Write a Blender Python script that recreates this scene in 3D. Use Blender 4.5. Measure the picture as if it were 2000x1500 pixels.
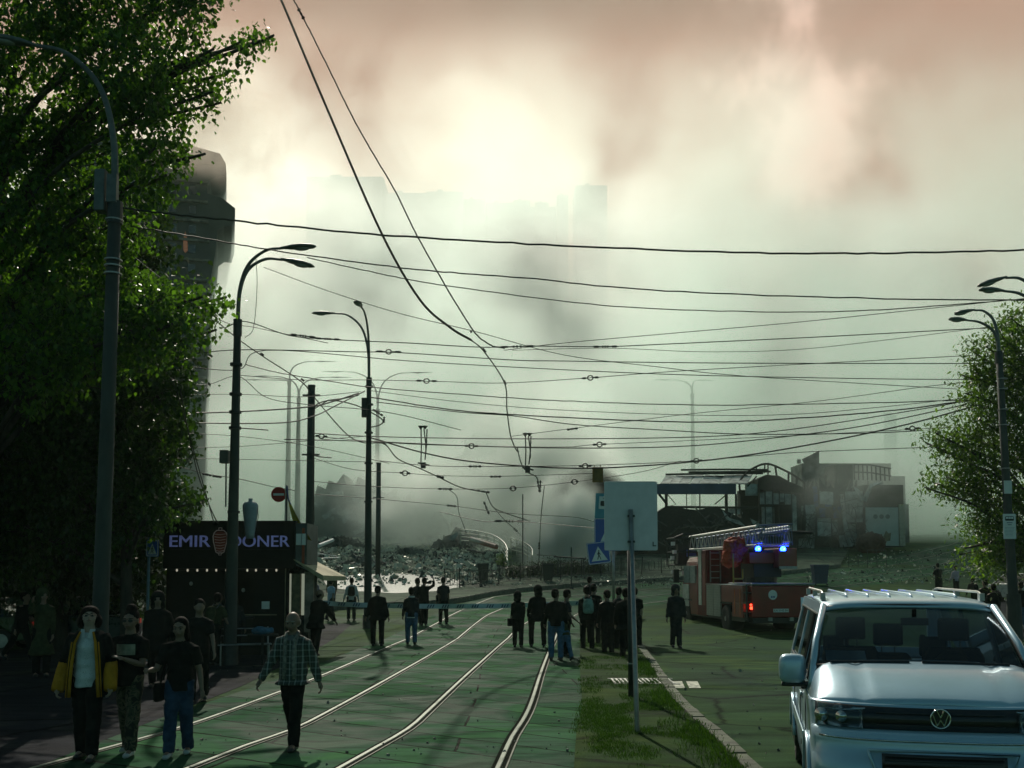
import bpy, bmesh, math, random
from math import radians as R, sin, cos, pi, atan2, sqrt, exp
from mathutils import Vector, Matrix, noise
random.seed(7)
S = bpy.context.scene
for o in list(bpy.data.objects): bpy.data.objects.remove(o)
# ---------------------------------------------------------------- camera
CH, PITCH, F, YC = 2.2, R(3.6), 2000.0, 991.0
cd = bpy.data.cameras.new('camera'); cam = bpy.data.objects.new('camera', cd)
S.collection.objects.link(cam); S.camera = cam
cam.location = (0, 0, CH); cam.rotation_euler = (R(90) + PITCH, 0, 0)
cd.sensor_width = 36; cd.lens = 36; cd.shift_y = (YC - 750) / 2000.0; cd.clip_start = .1; cd.clip_end = 3000
# ---------------------------------------------------------------- sky, sun, exposure
SUN_EL, SUN_AZ = 38, -10      # azimuth measured from +Y towards +X
W = bpy.data.worlds.new('World'); S.world = W; W.use_nodes = True
nt = W.node_tree; nt.nodes.clear()
def N(nt, t, **k):
    n = nt.nodes.new(t)
    for a, b in k.items():
        if a == 'inp':
            for i, v in b.items(): n.inputs[i].default_value = v
        else: setattr(n, a, b)
    return n
def ramp(nt, fac, stops, interp='LINEAR'):
    r = nt.nodes.new('ShaderNodeValToRGB'); r.color_ramp.interpolation = interp
    e = r.color_ramp.elements
    while len(e) < len(stops): e.new(.5)
    for k, (p, c) in enumerate(stops):
        e[k].position = p; e[k].color = (*c, 1) if len(c) == 3 else c
    if fac is not None: nt.links.new(fac, r.inputs[0])
    return r
def mixc(nt, fac, a, b, mode='MIX'):
    m = nt.nodes.new('ShaderNodeMix'); m.data_type = 'RGBA'; m.blend_type = mode
    for s, v in ((m.inputs[0], fac), (m.inputs[6], a), (m.inputs[7], b)):
        if isinstance(v, (int, float)): s.default_value = v
        elif isinstance(v, tuple): s.default_value = (*v, 1) if len(v) == 3 else v
        else: nt.links.new(v, s)
    return m.outputs[2]
def mth(nt, op, a, b=0., c=0.):
    m = nt.nodes.new('ShaderNodeMath'); m.operation = op
    for s, v in zip(m.inputs, (a, b, c)):
        if isinstance(v, (int, float)): s.default_value = v
        else: nt.links.new(v, s)
    return m.outputs[0]
tc = N(nt, 'ShaderNodeTexCoord'); L = nt.links.new
sky = N(nt, 'ShaderNodeTexSky', sky_type='NISHITA', sun_disc=False, sun_elevation=R(SUN_EL), sun_rotation=R(SUN_AZ))
sep = N(nt, 'ShaderNodeSeparateXYZ'); L(tc.outputs['Generated'], sep.inputs[0])
nz = N(nt, 'ShaderNodeTexNoise', inp={'Scale': 3.6, 'Detail': 8, 'Roughness': .5, 'Distortion': .3}); L(tc.outputs['Generated'], nz.inputs[0])
mp = N(nt, 'ShaderNodeMapping', inp={'Location': (3.1, 1.7, .4)}); L(tc.outputs['Generated'], mp.inputs[0])
nz2 = N(nt, 'ShaderNodeTexNoise', inp={'Scale': 2.2, 'Detail': 4, 'Roughness': .5, 'Distortion': .6}); L(mp.outputs[0], nz2.inputs[0])
# thin smoke is pale, thick smoke is brown: two tones that change with height above the horizon
elev = mth(nt, 'ADD', sep.outputs[2], mth(nt, 'MULTIPLY', mth(nt, 'SUBTRACT', nz2.outputs[0], .5), .16))
thin = ramp(nt, elev, [(0, (6.8, 9.8, 7.8)), (.10, (7.6, 10.4, 8.4)), (.20, (8.2, 8.8, 7.2)), (.32, (7.4, 6.6, 5.5)), (.46, (6.9, 5.3, 4.4)), (.62, (1.2, 2.6, 2.6))])
thick = ramp(nt, elev, [(0, (4.2, 6.0, 4.8)), (.10, (4.4, 5.8, 4.4)), (.20, (4.4, 4.4, 2.8)), (.32, (3.4, 2.3, 1.7)), (.46, (3.3, 2.0, 1.5)), (.62, (.5, 1.5, 1.3))])
bx = mth(nt, 'MULTIPLY', mth(nt, 'ADD', mth(nt, 'ABSOLUTE', mth(nt, 'SUBTRACT', sep.outputs[0], .04)), -.12), .62)
dt = N(nt, 'ShaderNodeVectorMath', operation='DOT_PRODUCT'); L(tc.outputs['Generated'], dt.inputs[0]); dt.inputs[1].default_value = Vector((-.20, 1, .44)).normalized()
brown = N(nt, 'ShaderNodeMapRange', inp={1: .90, 2: .995, 3: 0., 4: .16}); L(dt.outputs['Value'], brown.inputs[0])
den = ramp(nt, mth(nt, 'ADD', mth(nt, 'ADD', nz.outputs[0], bx), brown.outputs[0]), [(.44, (0, 0, 0)), (.56, (1, 1, 1))], 'EASE')
smk = mixc(nt, 1., mixc(nt, den.outputs[0], thin.outputs[0], thick.outputs[0]), (1.08, .88, .84), 'MULTIPLY')
# behind the camera and overhead the sky is clear of smoke
clear = ramp(nt, mth(nt, 'ADD', sep.outputs[1], mth(nt, 'MULTIPLY', sep.outputs[2], -.35)), [(.12, (0, 0, 0)), (.5, (1, 1, 1))])
tint = mixc(nt, 1.0, sky.outputs[0], (.24, .40, .32), 'MULTIPLY')
colr = mixc(nt, clear.outputs[0], tint, smk)
bg = N(nt, 'ShaderNodeBackground', inp={'Strength': .12}); L(colr, bg.inputs[0])
out = N(nt, 'ShaderNodeOutputWorld'); L(bg.outputs[0], out.inputs[0])
sd = bpy.data.lights.new('sun', 'SUN'); sd.energy = 3.4; sd.angle = R(.6); sd.color = (1, .92, .78)
sun = bpy.data.objects.new('sun', sd); S.collection.objects.link(sun)
_sd = Vector((sin(R(SUN_AZ)) * cos(R(SUN_EL)), cos(R(SUN_AZ)) * cos(R(SUN_EL)), sin(R(SUN_EL))))
sun.rotation_euler = _sd.to_track_quat('Z', 'Y').to_euler()
S.view_settings.view_transform = 'Standard'; S.view_settings.look = 'None'; S.view_settings.exposure = .2; S.view_settings.gamma = 1
S.view_settings.use_curve_mapping = False
cy = S.cycles
cy.volume_bounces = 5; cy.max_bounces = 8; cy.diffuse_bounces = 3; cy.glossy_bounces = 3; cy.transparent_max_bounces = 16
cy.caustics_reflective = False; cy.caustics_refractive = False
# ---------------------------------------------------------------- geometry helpers
def P(px, py, D):
    "world point seen at photo pixel (2000 x 1500) at depth D metres"
    u, v = (px - 1000) / F, -(py - YC) / F
    dy = cos(PITCH) - v * sin(PITCH); dz = sin(PITCH) + v * cos(PITCH)
    t = D / dy
    return Vector((u * t, D, CH + dz * t))
_T = [(-50, 0), (34, 0), (41, .22), (47, .5), (53, .82), (60, 1.2), (75, 2.6), (90, 4.1), (110, 6.1), (140, 8.0), (200, 8.6), (900, 9)]
def g(x, y):
    for (a, za), (b, zb) in zip(_T, _T[1:]):
        if y <= b: return za + (zb - za) * max(0, (y - a)) / (b - a)
    return 9.
def G(px, py, lo=5., hi=150.):
    "ground point seen at a pixel"
    a, b = lo, hi
    p = P(px, py, a)
    if p.z < g(p.x, p.y): return p
    d = lo
    while d < hi:
        p = P(px, py, d)
        if p.z <= g(p.x, d): break
        a = d; d *= 1.02
    b = d
    for _ in range(24):
        m = (a + b) / 2; p = P(px, py, m)
        if p.z > g(p.x, m): a = m
        else: b = m
    return P(px, py, b)
def X(px, D): return P(px, 1117, D).x
def Z(py, D): return P(1000, py, D).z
COL = S.collection
def link(o, parent=None):
    COL.objects.link(o)
    if parent: o.parent = parent
    return o
def tag(o, label=None, cat=None, group=None, kind=None):
    if label: o['label'] = label
    if cat: o['category'] = cat
    if group: o['group'] = group
    if kind: o['kind'] = kind
    return o
def empty(name, loc, rz=0, **k):
    o = bpy.data.objects.new(name, None); o.location = loc; o.rotation_euler = (0, 0, rz); o.empty_display_size = .2
    link(o); return tag(o, **k)
class MB:
    "collects shapes and links them as ONE mesh object"
    def __init__(s): s.v = []; s.f = []; s.m = []; s.uv = None; s.k = 0
    def add(s, vs, fs, M=None):
        b = len(s.v)
        s.v += [tuple(M @ Vector(v)) if M else tuple(v) for v in vs]
        s.f += [tuple(i + b for i in f) for f in fs]; s.m += [s.k] * len(fs)
        return s
    def box(s, x0, x1, y0, y1, z0, z1, M=None):
        vs = [(x, y, z) for z in (z0, z1) for y in (y0, y1) for x in (x0, x1)]
        return s.add(vs, [(0, 2, 3, 1), (4, 5, 7, 6), (0, 1, 5, 4), (2, 6, 7, 3), (0, 4, 6, 2), (1, 3, 7, 5)], M)
    def tube(s, pts, rad, n=8, cap=True, M=None, flat=1.):
        pts = [Vector(p) for p in pts]; m = len(pts)
        if isinstance(rad, (int, float)): rad = [rad] * m
        vs = []; ref = None
        for i, p in enumerate(pts):
            t = (pts[min(i + 1, m - 1)] - pts[max(i - 1, 0)])
            if t.length < 1e-9: t = Vector((0, 0, 1))
            t.normalize()
            if ref is None: ref = Vector((1, 0, 0)) if abs(t.x) < .8 else Vector((0, 1, 0))
            a = (ref - t * ref.dot(t))
            if a.length < 1e-4: a = Vector((0, 1, 0)) - t * t.y
            a.normalize(); ref = a; b = t.cross(a)
            for k in range(n):
                q = 2 * pi * k / n
                vs.append(p + a * cos(q) * rad[i] + b * sin(q) * rad[i] * flat)
        fs = [(i * n + k, i * n + (k + 1) % n, (i + 1) * n + (k + 1) % n, (i + 1) * n + k) for i in range(m - 1) for k in range(n)]
        if cap: fs += [tuple(range(n - 1, -1, -1)), tuple((m - 1) * n + k for k in range(n))]
        return s.add(vs, fs, M)
    def rings(s, rs, cap=True, M=None):
        "rs: list of equal length point rings"
        n = len(rs[0]); vs = [p for r in rs for p in r]; m = len(rs)
        fs = [(i * n + k, i * n + (k + 1) % n, (i + 1) * n + (k + 1) % n, (i + 1) * n + k) for i in range(m - 1) for k in range(n)]
        if cap: fs += [tuple(range(n - 1, -1, -1)), tuple((m - 1) * n + k for k in range(n))]
        return s.add(vs, fs, M)
    def prism(s, pts2, a0, a1, axis='y', M=None):
        "extrude a 2d outline along an axis"
        def q(u, v, a): return {'y': (u, a, v), 'x': (a, u, v), 'z': (u, v, a)}[axis]
        n = len(pts2)
        vs = [q(u, v, a0) for u, v in pts2] + [q(u, v, a1) for u, v in pts2]
        fs = [(k, (k + 1) % n, n + (k + 1) % n, n + k) for k in range(n)] + [tuple(range(n - 1, -1, -1)), tuple(range(n, 2 * n))]
        return s.add(vs, fs, M)
    def ball(s, c, r, n=10, m=7, M=None, sc=(1, 1, 1)):
        vs = [(c[0], c[1], c[2] - r * sc[2])]
        for i in range(1, m):
            th = -pi / 2 + pi * i / m
            for k in range(n):
                vs.append((c[0] + r * sc[0] * cos(th) * cos(2 * pi * k / n), c[1] + r * sc[1] * cos(th) * sin(2 * pi * k / n), c[2] + r * sc[2] * sin(th)))
        vs.append((c[0], c[1], c[2] + r * sc[2])); T = len(vs) - 1
        fs = [(0, 1 + (k + 1) % n, 1 + k) for k in range(n)]
        for i in range(m - 2):
            for k in range(n): fs.append((1 + i * n + k, 1 + i * n + (k + 1) % n, 1 + (i + 1) * n + (k + 1) % n, 1 + (i + 1) * n + k))
        fs += [(T, 1 + (m - 2) * n + k, 1 + (m - 2) * n + (k + 1) % n) for k in range(n)]
        return s.add(vs, fs, M)
    def build(s, name, mat, parent=None, smooth=False, bevel=0, fix=True, **k):
        me = bpy.data.meshes.new(name); me.from_pydata(s.v, [], s.f)
        mats = mat if isinstance(mat, (list, tuple)) else [mat]
        for m_ in mats: me.materials.append(m_)
        if len(mats) > 1: me.polygons.foreach_set('material_index', s.m)
        if fix:
            bm = bmesh.new(); bm.from_mesh(me); bmesh.ops.recalc_face_normals(bm, faces=bm.faces); bm.to_mesh(me); bm.free()
        if smooth: me.polygons.foreach_set('use_smooth', [True] * len(me.polygons))
        o = bpy.data.objects.new(name, me); link(o, parent)
        if bevel:
            b = o.modifiers.new('b', 'BEVEL'); b.width = bevel; b.segments = 2; b.limit_method = 'ANGLE'; b.angle_limit = R(35)
        return tag(o, **k)
def RotM(loc=(0, 0, 0), rx=0, ry=0, rz=0, sc=1.):
    return Matrix.Translation(loc) @ Matrix.Rotation(rz, 4, 'Z') @ Matrix.Rotation(ry, 4, 'Y') @ Matrix.Rotation(rx, 4, 'X') @ Matrix.Scale(sc, 4)
def spline(pts, n=8):
    "Catmull-Rom through the points"
    p = [Vector(a) for a in pts]; o = []
    q = [p[0] * 2 - p[1]] + p + [p[-1] * 2 - p[-2]]
    for i in range(1, len(q) - 2):
        for k in range(n):
            t = k / n; a, b, c, d = q[i - 1:i + 3]
            o.append(.5 * ((2 * b) + (c - a) * t + (2 * a - 5 * b + 4 * c - d) * t * t + (3 * b - a - 3 * c + d) * t ** 3))
    o.append(p[-1]); return o
# ---------------------------------------------------------------- materials
_M = {}
def mat(name, col=(.2, .2, .2), rough=.6, metal=0., var=.25, scale=6., bump=.0, bscale=40., emit=None, es=1., alpha=None, spec=.5, coat=0., col2=None, trans=0., stretch=None):
    if name in _M: return _M[name]
    m = bpy.data.materials.new(name); m.use_nodes = True; t = m.node_tree; b = t.nodes['Principled BSDF']; lk = t.links.new
    b.inputs['Roughness'].default_value = rough; b.inputs['Metallic'].default_value = metal
    b.inputs['Specular IOR Level'].default_value = spec; b.inputs['Coat Weight'].default_value = coat; b.inputs['Coat Roughness'].default_value = .08
    tc = N(t, 'ShaderNodeTexCoord'); src = tc.outputs['Object']
    if stretch:
        mp = N(t, 'ShaderNodeMapping', inp={'Scale': stretch}); lk(src, mp.inputs[0]); src = mp.outputs[0]
    nz = N(t, 'ShaderNodeTexNoise', inp={'Scale': scale, 'Detail': 5, 'Roughness': .6}); lk(src, nz.inputs[0])
    c2 = col2 or tuple(max(0, c * (1 - var)) for c in col); c1 = col if col2 else tuple(c * (1 + var * .6) for c in col)
    r = ramp(t, nz.outputs[0], [(.35, c2), (.65, c1)]); lk(r.outputs[0], b.inputs['Base Color'])
    rr = mth(t, 'MULTIPLY_ADD', nz.outputs[0], .25 * rough, rough * .87); lk(rr, b.inputs['Roughness'])
    if bump:
        n2 = N(t, 'ShaderNodeTexNoise', inp={'Scale': bscale, 'Detail': 6, 'Roughness': .65}); lk(src, n2.inputs[0])
        bp = N(t, 'ShaderNodeBump', inp={'Strength': bump, 'Distance': .02}); lk(n2.outputs[0], bp.inputs['Height']); lk(bp.outputs[0], b.inputs['Normal'])
    if emit: b.inputs['Emission Color'].default_value = (*emit, 1); b.inputs['Emission Strength'].default_value = es
    if alpha is not None: b.inputs['Alpha'].default_value = alpha
    if trans: b.inputs['Transmission Weight'].default_value = trans
    _M[name] = m; return m
def leafmat(name, c1, c2, tr=.45):
    m = bpy.data.materials.new(name); m.use_nodes = True; t = m.node_tree; t.nodes.clear(); lk = t.links.new
    geo = N(t, 'ShaderNodeNewGeometry'); r = ramp(t, geo.outputs['Random Per Island'], [(0, c2), (1, c1)])
    d = N(t, 'ShaderNodeBsdfPrincipled', inp={'Roughness': .42, 'Specular IOR Level': .45}); lk(r.outputs[0], d.inputs['Base Color'])
    tl = N(t, 'ShaderNodeBsdfTranslucent'); lk(mixc(t, 1., r.outputs[0], (2.6, 2.4, .8), 'MULTIPLY'), tl.inputs[0])
    mx = N(t, 'ShaderNodeMixShader', inp={0: tr}); lk(d.outputs[0], mx.inputs[1]); lk(tl.outputs[0], mx.inputs[2])
    o = N(t, 'ShaderNodeOutputMaterial'); lk(mx.outputs[0], o.inputs[0]); return m
black = mat('black_plastic', (.012, .013, .013), .45); steel = mat('galvanised_steel', (.32, .33, .32), .42, .8, bump=.05)
darksteel = mat('dark_steel', (.05, .055, .055), .5, .5); rubber = mat('tyre_rubber', (.018, .018, .018), .85, bump=.2)
concrete = mat('pole_concrete', (.05, .06, .054), .85, var=.35, scale=3, bump=.3, stretch=(1, 1, .3))
chrome = mat('chrome', (.75, .77, .78), .12, 1., var=.02); white = mat('white_paint', (.72, .74, .72), .5, var=.1)
glassd = mat('dark_glass', (.012, .02, .022), .06, 0, spec=.8, var=.1)
burnt = mat('charred_metal', (.035, .032, .03), .8, .2, var=.6, bump=.4, bscale=12, col2=(.012, .012, .011))
# ---------------------------------------------------------------- smoke and haze
def volmat(name, color, dens, aniso=.3, noise_=None, absorb=None):
    m = bpy.data.materials.new(name); m.use_nodes = True; t = m.node_tree; t.nodes.clear(); lk = t.links.new
    v = N(t, 'ShaderNodeVolumePrincipled', inp={'Color': (*color, 1), 'Density': dens, 'Anisotropy': aniso})
    o = N(t, 'ShaderNodeOutputMaterial'); lk(v.outputs[0], o.inputs['Volume'])
    if noise_:
        sc, lo, hi, fall = noise_
        tc = N(t, 'ShaderNodeTexCoord')
        nz = N(t, 'ShaderNodeTexNoise', inp={'Scale': sc, 'Detail': 4, 'Roughness': .55, 'Distortion': .3}); lk(tc.outputs['Object'], nz.inputs[0])
        r = N(t, 'ShaderNodeMapRange', inp={1: lo, 2: hi, 3: 0., 4: dens}); lk(nz.outputs[0], r.inputs[0]); d = r.outputs[0]
        if fall:
            # density falls off from the centre of the unit ball the mesh is
            ln = N(t, 'ShaderNodeVectorMath', operation='LENGTH'); lk(tc.outputs['Object'], ln.inputs[0])
            r2 = N(t, 'ShaderNodeMapRange', inp={1: .95, 2: .2, 3: 0., 4: 1.}); lk(ln.outputs['Value'], r2.inputs[0])
            d = mth(t, 'MULTIPLY', d, r2.outputs[0])
        lk(d, v.inputs['Density'])
    return m
def zgrad(m, z0, z1, a, b):
    "smoke thins out with height"
    t = m.node_tree; v = [n for n in t.nodes if n.type == 'PRINCIPLED_VOLUME'][0]; src = v.inputs['Density'].links[0].from_socket
    tc = N(t, 'ShaderNodeTexCoord'); s = N(t, 'ShaderNodeSeparateXYZ'); t.links.new(tc.outputs['Object'], s.inputs[0])
    r = N(t, 'ShaderNodeMapRange', inp={1: z0, 2: z1, 3: a, 4: b}); t.links.new(s.outputs[2], r.inputs[0]); t.links.new(mth(t, 'MULTIPLY', src, r.outputs[0]), v.inputs['Density'])
def plume(name, c, r, m, label, rz=0, step=.5):
    b = MB().ball((0, 0, 0), 1, 20, 12); o = b.build(name, m, None, smooth=True, label=label, cat='smoke', kind='stuff')
    o.location = c; o.scale = r; o.rotation_euler = (0, 0, rz); m.cycles.volume_step_rate = step
    return o
hz = MB().box(-420, 420, -12, 560, -1.2, 260).build('haze', volmat('haze_air', (.72, .95, .78), .0003, .2), kind='stuff')
if 1:
    bank = MB().box(-190, 190, 132, 215, 2, 112).build('smoke_bank', volmat('smoke_bank_air', (.995, .975, .955), .005, .2, (.05, .44, .60, False)), kind='stuff')
    bank.active_material.cycles.volume_step_rate = .25
    zgrad(bank.active_material, 10., 108., 2.0, .0)
    fm_ = volmat('smoke_wall_air', (.995, .98, .955), .07, .15, (.03, .22, .58, False)); zgrad(fm_, 60., 121., 2.8, .05)
    wl_ = MB().box(-330, 330, 292, 330, 2, 192).build('smoke_wall', fm_, kind='stuff'); fm_.cycles.volume_step_rate = .15
low = MB().box(-75, 100, 98, 111.5, 1.0, 38).build('smoke_bank_low', volmat('smoke_low_air', (.90, .99, .95), .045, .72, (.075, .40, .62, False)), kind='stuff')
low.active_material.cycles.volume_step_rate = .3; zgrad(low.active_material, 9., 32., 1.6, 0.)
cur = MB().box(-110, 120, 112.6, 131, 3.0, 70).build('smoke_curtain', volmat('smoke_curtain_air', (.88, .999, .955), .11, .70, (.055, .36, .60, False)), kind='stuff')
cur.active_material.cycles.volume_step_rate = .25; zgrad(cur.active_material, 12., 68., 1.3, 0.)
wt = lambda n, d: volmat(n, (.95, .98, .95), d, .6, (2.2, .38, .62, True))
plume('smoke_plume', P(1105, 1040, 74) + Vector((0, 0, 0)), (4.2, 3.2, 5.0), wt('white_smoke', 3.5), 'white plume rising beside the white signboard')
plume('smoke_plume', P(1040, 930, 86), (9, 6, 9.5), wt('white_smoke_thin', 1.1), 'pale smoke drifting above the curved railing')
plume('smoke_plume', P(820, 990, 92), (9, 6, 6.5), wt('grey_smoke_thin', .8), 'pale smoke rolling over the middle of the rubble')
plume('smoke_plume', P(700, 960, 104), (12, 6, 9), wt('grey_smoke_wide', .25), 'wide veil of smoke before the collapsed ruin')
plume('smoke_plume', P(1800, 1000, 112), (13, 7, 8), wt('grey_smoke_right', .35), 'grey smoke drifting right of the burnt kiosk')
plume('smoke_plume', P(545, 420, 205), (24, 10, 20), wt('billow_left', .09), 'pale billow rising left of the skyline towers', step=.3)
plume('smoke_plume', P(1210, 470, 205), (22, 10, 22), wt('billow_right', .09), 'pale billow rising right of the skyline towers', step=.3)
plume('smoke_plume', P(400, 235, 104), (11, 5, 8), volmat('brown_smoke', (.86, .76, .68), .35, .4, (2.2, .34, .60, True)), 'brown smoke curling round the top of the burnt tower')
plume('smoke_plume', P(1660, 960, 84.5), (8, 3.5, 5.5), wt('thin_veil', .16), 'thin smoke veil before the smashed stalls')
plume('smoke_plume', P(1775, 930, 95), (9, 3, 7), wt('edge_veil', .3), 'grey smoke hiding the right end of the warehouse wall')
plume('smoke_plume', P(1155, 1010, 84), (4.2, 3.5, 4.6), volmat('black_smoke', (.12, .12, .11), 5.0, .2, (2.0, .30, .55, True)), 'black smoke cloud behind the blue road signs')
# ---------------------------------------------------------------- ground, tracks, kerbs
def nodemat(name, fn):
    m = bpy.data.materials.new(name); m.use_nodes = True; t = m.node_tree; b = t.nodes['Principled BSDF']; fn(t, b, t.links.new); return m
def _asph(c1, c2, c3, sc=1., rough=.82):
    def fn(t, b, lk):
        tc = N(t, 'ShaderNodeTexCoord'); o = tc.outputs['Object']
        big = N(t, 'ShaderNodeTexNoise', inp={'Scale': .35 * sc, 'Detail': 6, 'Roughness': .62, 'Distortion': .8}); lk(o, big.inputs[0])
        mp = N(t, 'ShaderNodeMapping', inp={'Scale': (.35, 1.6, 1)}); lk(o, mp.inputs[0])
        mid = N(t, 'ShaderNodeTexNoise', inp={'Scale': 1.1 * sc, 'Detail': 8, 'Roughness': .7}); lk(mp.outputs[0], mid.inputs[0])
        fine = N(t, 'ShaderNodeTexNoise', inp={'Scale': 60, 'Detail': 3, 'Roughness': .7}); lk(o, fine.inputs[0])
        r = ramp(t, big.outputs[0], [(.3, c1), (.5, c2), (.72, c3)])
        r2 = ramp(t, mid.outputs[0], [(.3, (.45, .45, .45)), (.62, (1.15, 1.15, 1.15))])
        r3 = ramp(t, fine.outputs[0], [(.3, (.7, .7, .7)), (.7, (1.25, 1.25, 1.25))])
        vo = N(t, 'ShaderNodeTexVoronoi', feature='DISTANCE_TO_EDGE', inp={'Scale': .35}); 
        wv = mixc(t, .08, o, fine.outputs['Color']); wv2 = mixc(t, .3, o, mid.outputs['Color']); lk(wv2, vo.inputs[0])
        ck = ramp(t, vo.outputs[0], [(.0, (.25, .25, .25)), (.018, (1, 1, 1))])
        c = mixc(t, 1., mixc(t, 1., mixc(t, 1., r.outputs[0], r2.outputs[0], 'MULTIPLY'), r3.outputs[0], 'MULTIPLY'), ck.outputs[0], 'MULTIPLY')
        lk(c, b.inputs['Base Color']); b.inputs['Specular IOR Level'].default_value = .012
        lk(ramp(t, big.outputs[0], [(.35, (rough - .2,) * 3), (.6, (rough,) * 3)]).outputs[0], b.inputs['Roughness'])
        bp = N(t, 'ShaderNodeBump', inp={'Strength': .5, 'Distance': .012}); lk(fine.outputs[0], bp.inputs['Height'])
        bp2 = N(t, 'ShaderNodeBump', inp={'Strength': .35, 'Distance': .06}); lk(mid.outputs[0], bp2.inputs['Height']); lk(bp.outputs[0], bp2.inputs['Normal']); lk(bp2.outputs[0], b.inputs['Normal'])
    return fn
asphalt = nodemat('worn_asphalt', _asph((.016, .045, .022), (.034, .078, .032), (.085, .13, .042)))
pavement_m = nodemat('pavement_asphalt', _asph((.014, .017, .024), (.026, .029, .036), (.06, .064, .055), 1.6))
platform_m = nodemat('platform_ground', _asph((.010, .035, .008), (.025, .06, .015), (.07, .10, .03), 1.8))
dust_m = nodemat('dusty_rubble_ground', _asph((.03, .045, .035), (.09, .125, .09), (.19, .23, .17), 1.2))
def _slab(t, b, lk):
    uv = N(t, 'ShaderNodeTexCoord'); u = uv.outputs['UV']
    nz = N(t, 'ShaderNodeTexNoise', inp={'Scale': 1.1, 'Detail': 8, 'Roughness': .7}); lk(uv.outputs['Object'], nz.inputs[0])
    wob = mixc(t, .09, u, nz.outputs['Color'])
    br = N(t, 'ShaderNodeTexBrick', offset=.5, inp={'Color1': (.016, .062, .034, 1), 'Color2': (.032, .10, .054, 1), 'Mortar': (.003, .006, .003, 1), 'Scale': 1., 'Mortar Size': .026, 'Mortar Smooth': .4, 'Bias': -.1, 'Brick Width': 5.2, 'Row Height': .95})
    lk(wob, br.inputs[0])
    big = N(t, 'ShaderNodeTexNoise', inp={'Scale': .5, 'Detail': 6, 'Roughness': .6, 'Distortion': 1.}); lk(uv.outputs['Object'], big.inputs[0])
    mp = N(t, 'ShaderNodeMapping', inp={'Scale': (.4, 3., 1)}); lk(uv.outputs['Object'], mp.inputs[0])
    st = N(t, 'ShaderNodeTexNoise', inp={'Scale': 1.6, 'Detail': 8, 'Roughness': .75}); lk(mp.outputs[0], st.inputs[0])
    c = mixc(t, 1., br.outputs[0], ramp(t, big.outputs[0], [(.3, (.4, .55, .45)), (.5, (1, 1, 1)), (.68, (1.9, 1.7, 1.2))]).outputs[0], 'MULTIPLY')
    c = mixc(t, 1., c, ramp(t, st.outputs[0], [(.34, (.3, .3, .3)), (.5, (1, 1, 1)), (.75, (1.4, 1.4, 1.35))]).outputs[0], 'MULTIPLY')
    lk(c, b.inputs['Base Color']); b.inputs['Specular IOR Level'].default_value = .012
    lk(ramp(t, big.outputs[0], [(.4, (.5,) * 3), (.6, (.85,) * 3)]).outputs[0], b.inputs['Roughness'])
    bp = N(t, 'ShaderNodeBump', inp={'Strength': .6, 'Distance': .03}); lk(mixc(t, .5, br.outputs['Fac'], st.outputs[0]), bp.inputs['Height']); bp.invert = True; lk(bp.outputs[0], b.inputs['Normal'])
slab_m = nodemat('concrete_track_slabs', _slab)
rail_m = mat('polished_rail_steel', (.16, .2, .15), .6, .25, var=.2, scale=2.)
kerb_m = mat('pale_kerb_stone', (.09, .11, .07), .9, var=.6, scale=3, bump=.5)
def frange(a, b, s):
    while a < b: yield a; a += s
ys = list(frange(-14, 34, 4)) + list(frange(34, 62, 1.75)) + list(frange(62, 145, 5)) + [145, 170, 200, 300, 500, 700, 900]
xs = list(range(-90, 91, 6)); xs = [-900, -400, -180] + xs + [180, 400, 900]
gm = MB(); nx = len(xs)
gm.add([(x, y, g(x, y)) for y in ys for x in xs], [(j * nx + i, j * nx + i + 1, (j + 1) * nx + i + 1, (j + 1) * nx + i) for j in range(len(ys) - 1) for i in range(nx - 1)])
gm.build('ground', asphalt, kind='structure', smooth=True, fix=False)
def resample(pts, step):
    pts = [Vector(p) for p in pts]; out = [pts[0]]; 
    L_ = [0]; 
    for a, b in zip(pts, pts[1:]): L_.append(L_[-1] + (b - a).length)
    n = max(2, int(L_[-1] / step)); 
    res = []
    for k in range(n + 1):
        s = L_[-1] * k / n; i = 0
        while i < len(L_) - 2 and L_[i + 1] < s: i += 1
        f = (s - L_[i]) / max(1e-6, L_[i + 1] - L_[i]); res.append(pts[i].lerp(pts[i + 1], f))
    return res
def at_n(pts, n):
    L_ = [0]
    for a, b in zip(pts, pts[1:]): L_.append(L_[-1] + (b - a).length)
    res = []
    for k in range(n + 1):
        s = L_[-1] * k / n; i = 0
        while i < len(L_) - 2 and L_[i + 1] < s: i += 1
        f = (s - L_[i]) / max(1e-6, L_[i + 1] - L_[i]); res.append(pts[i].lerp(pts[i + 1], f))
    return res, L_[-1]
def sheet(name, left, right, m, lift, n=60, nu=8, **k):
    a, la = at_n([Vector(p) for p in left], n); b, lb = at_n([Vector(p) for p in right], n)
    vs, uv = [], []
    for i in range(n + 1):
        for j in range(nu + 1):
            p = a[i].lerp(b[i], j / nu); vs.append((p.x, p.y, g(p.x, p.y) + lift)); uv.append((j / nu * (a[i] - b[i]).length, i / n * (la + lb) / 2))
    mb = MB(); mb.add(vs, [(i * (nu + 1) + j, i * (nu + 1) + j + 1, (i + 1) * (nu + 1) + j + 1, (i + 1) * (nu + 1) + j) for i in range(n) for j in range(nu)])
    o = mb.build(name, m, smooth=True, kind='structure', fix=False)
    ul = o.data.uv_layers.new(name='uv')
    for lp in o.data.loops: ul.data[lp.index].uv = uv[lp.vertex_index]
    return o
def gpts(l): return [G(*p) for p in l]
railA = gpts([(190, 1467), (367, 1417), (514, 1364), (650, 1311), (779, 1255), (863, 1212), (905, 1190)])
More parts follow.
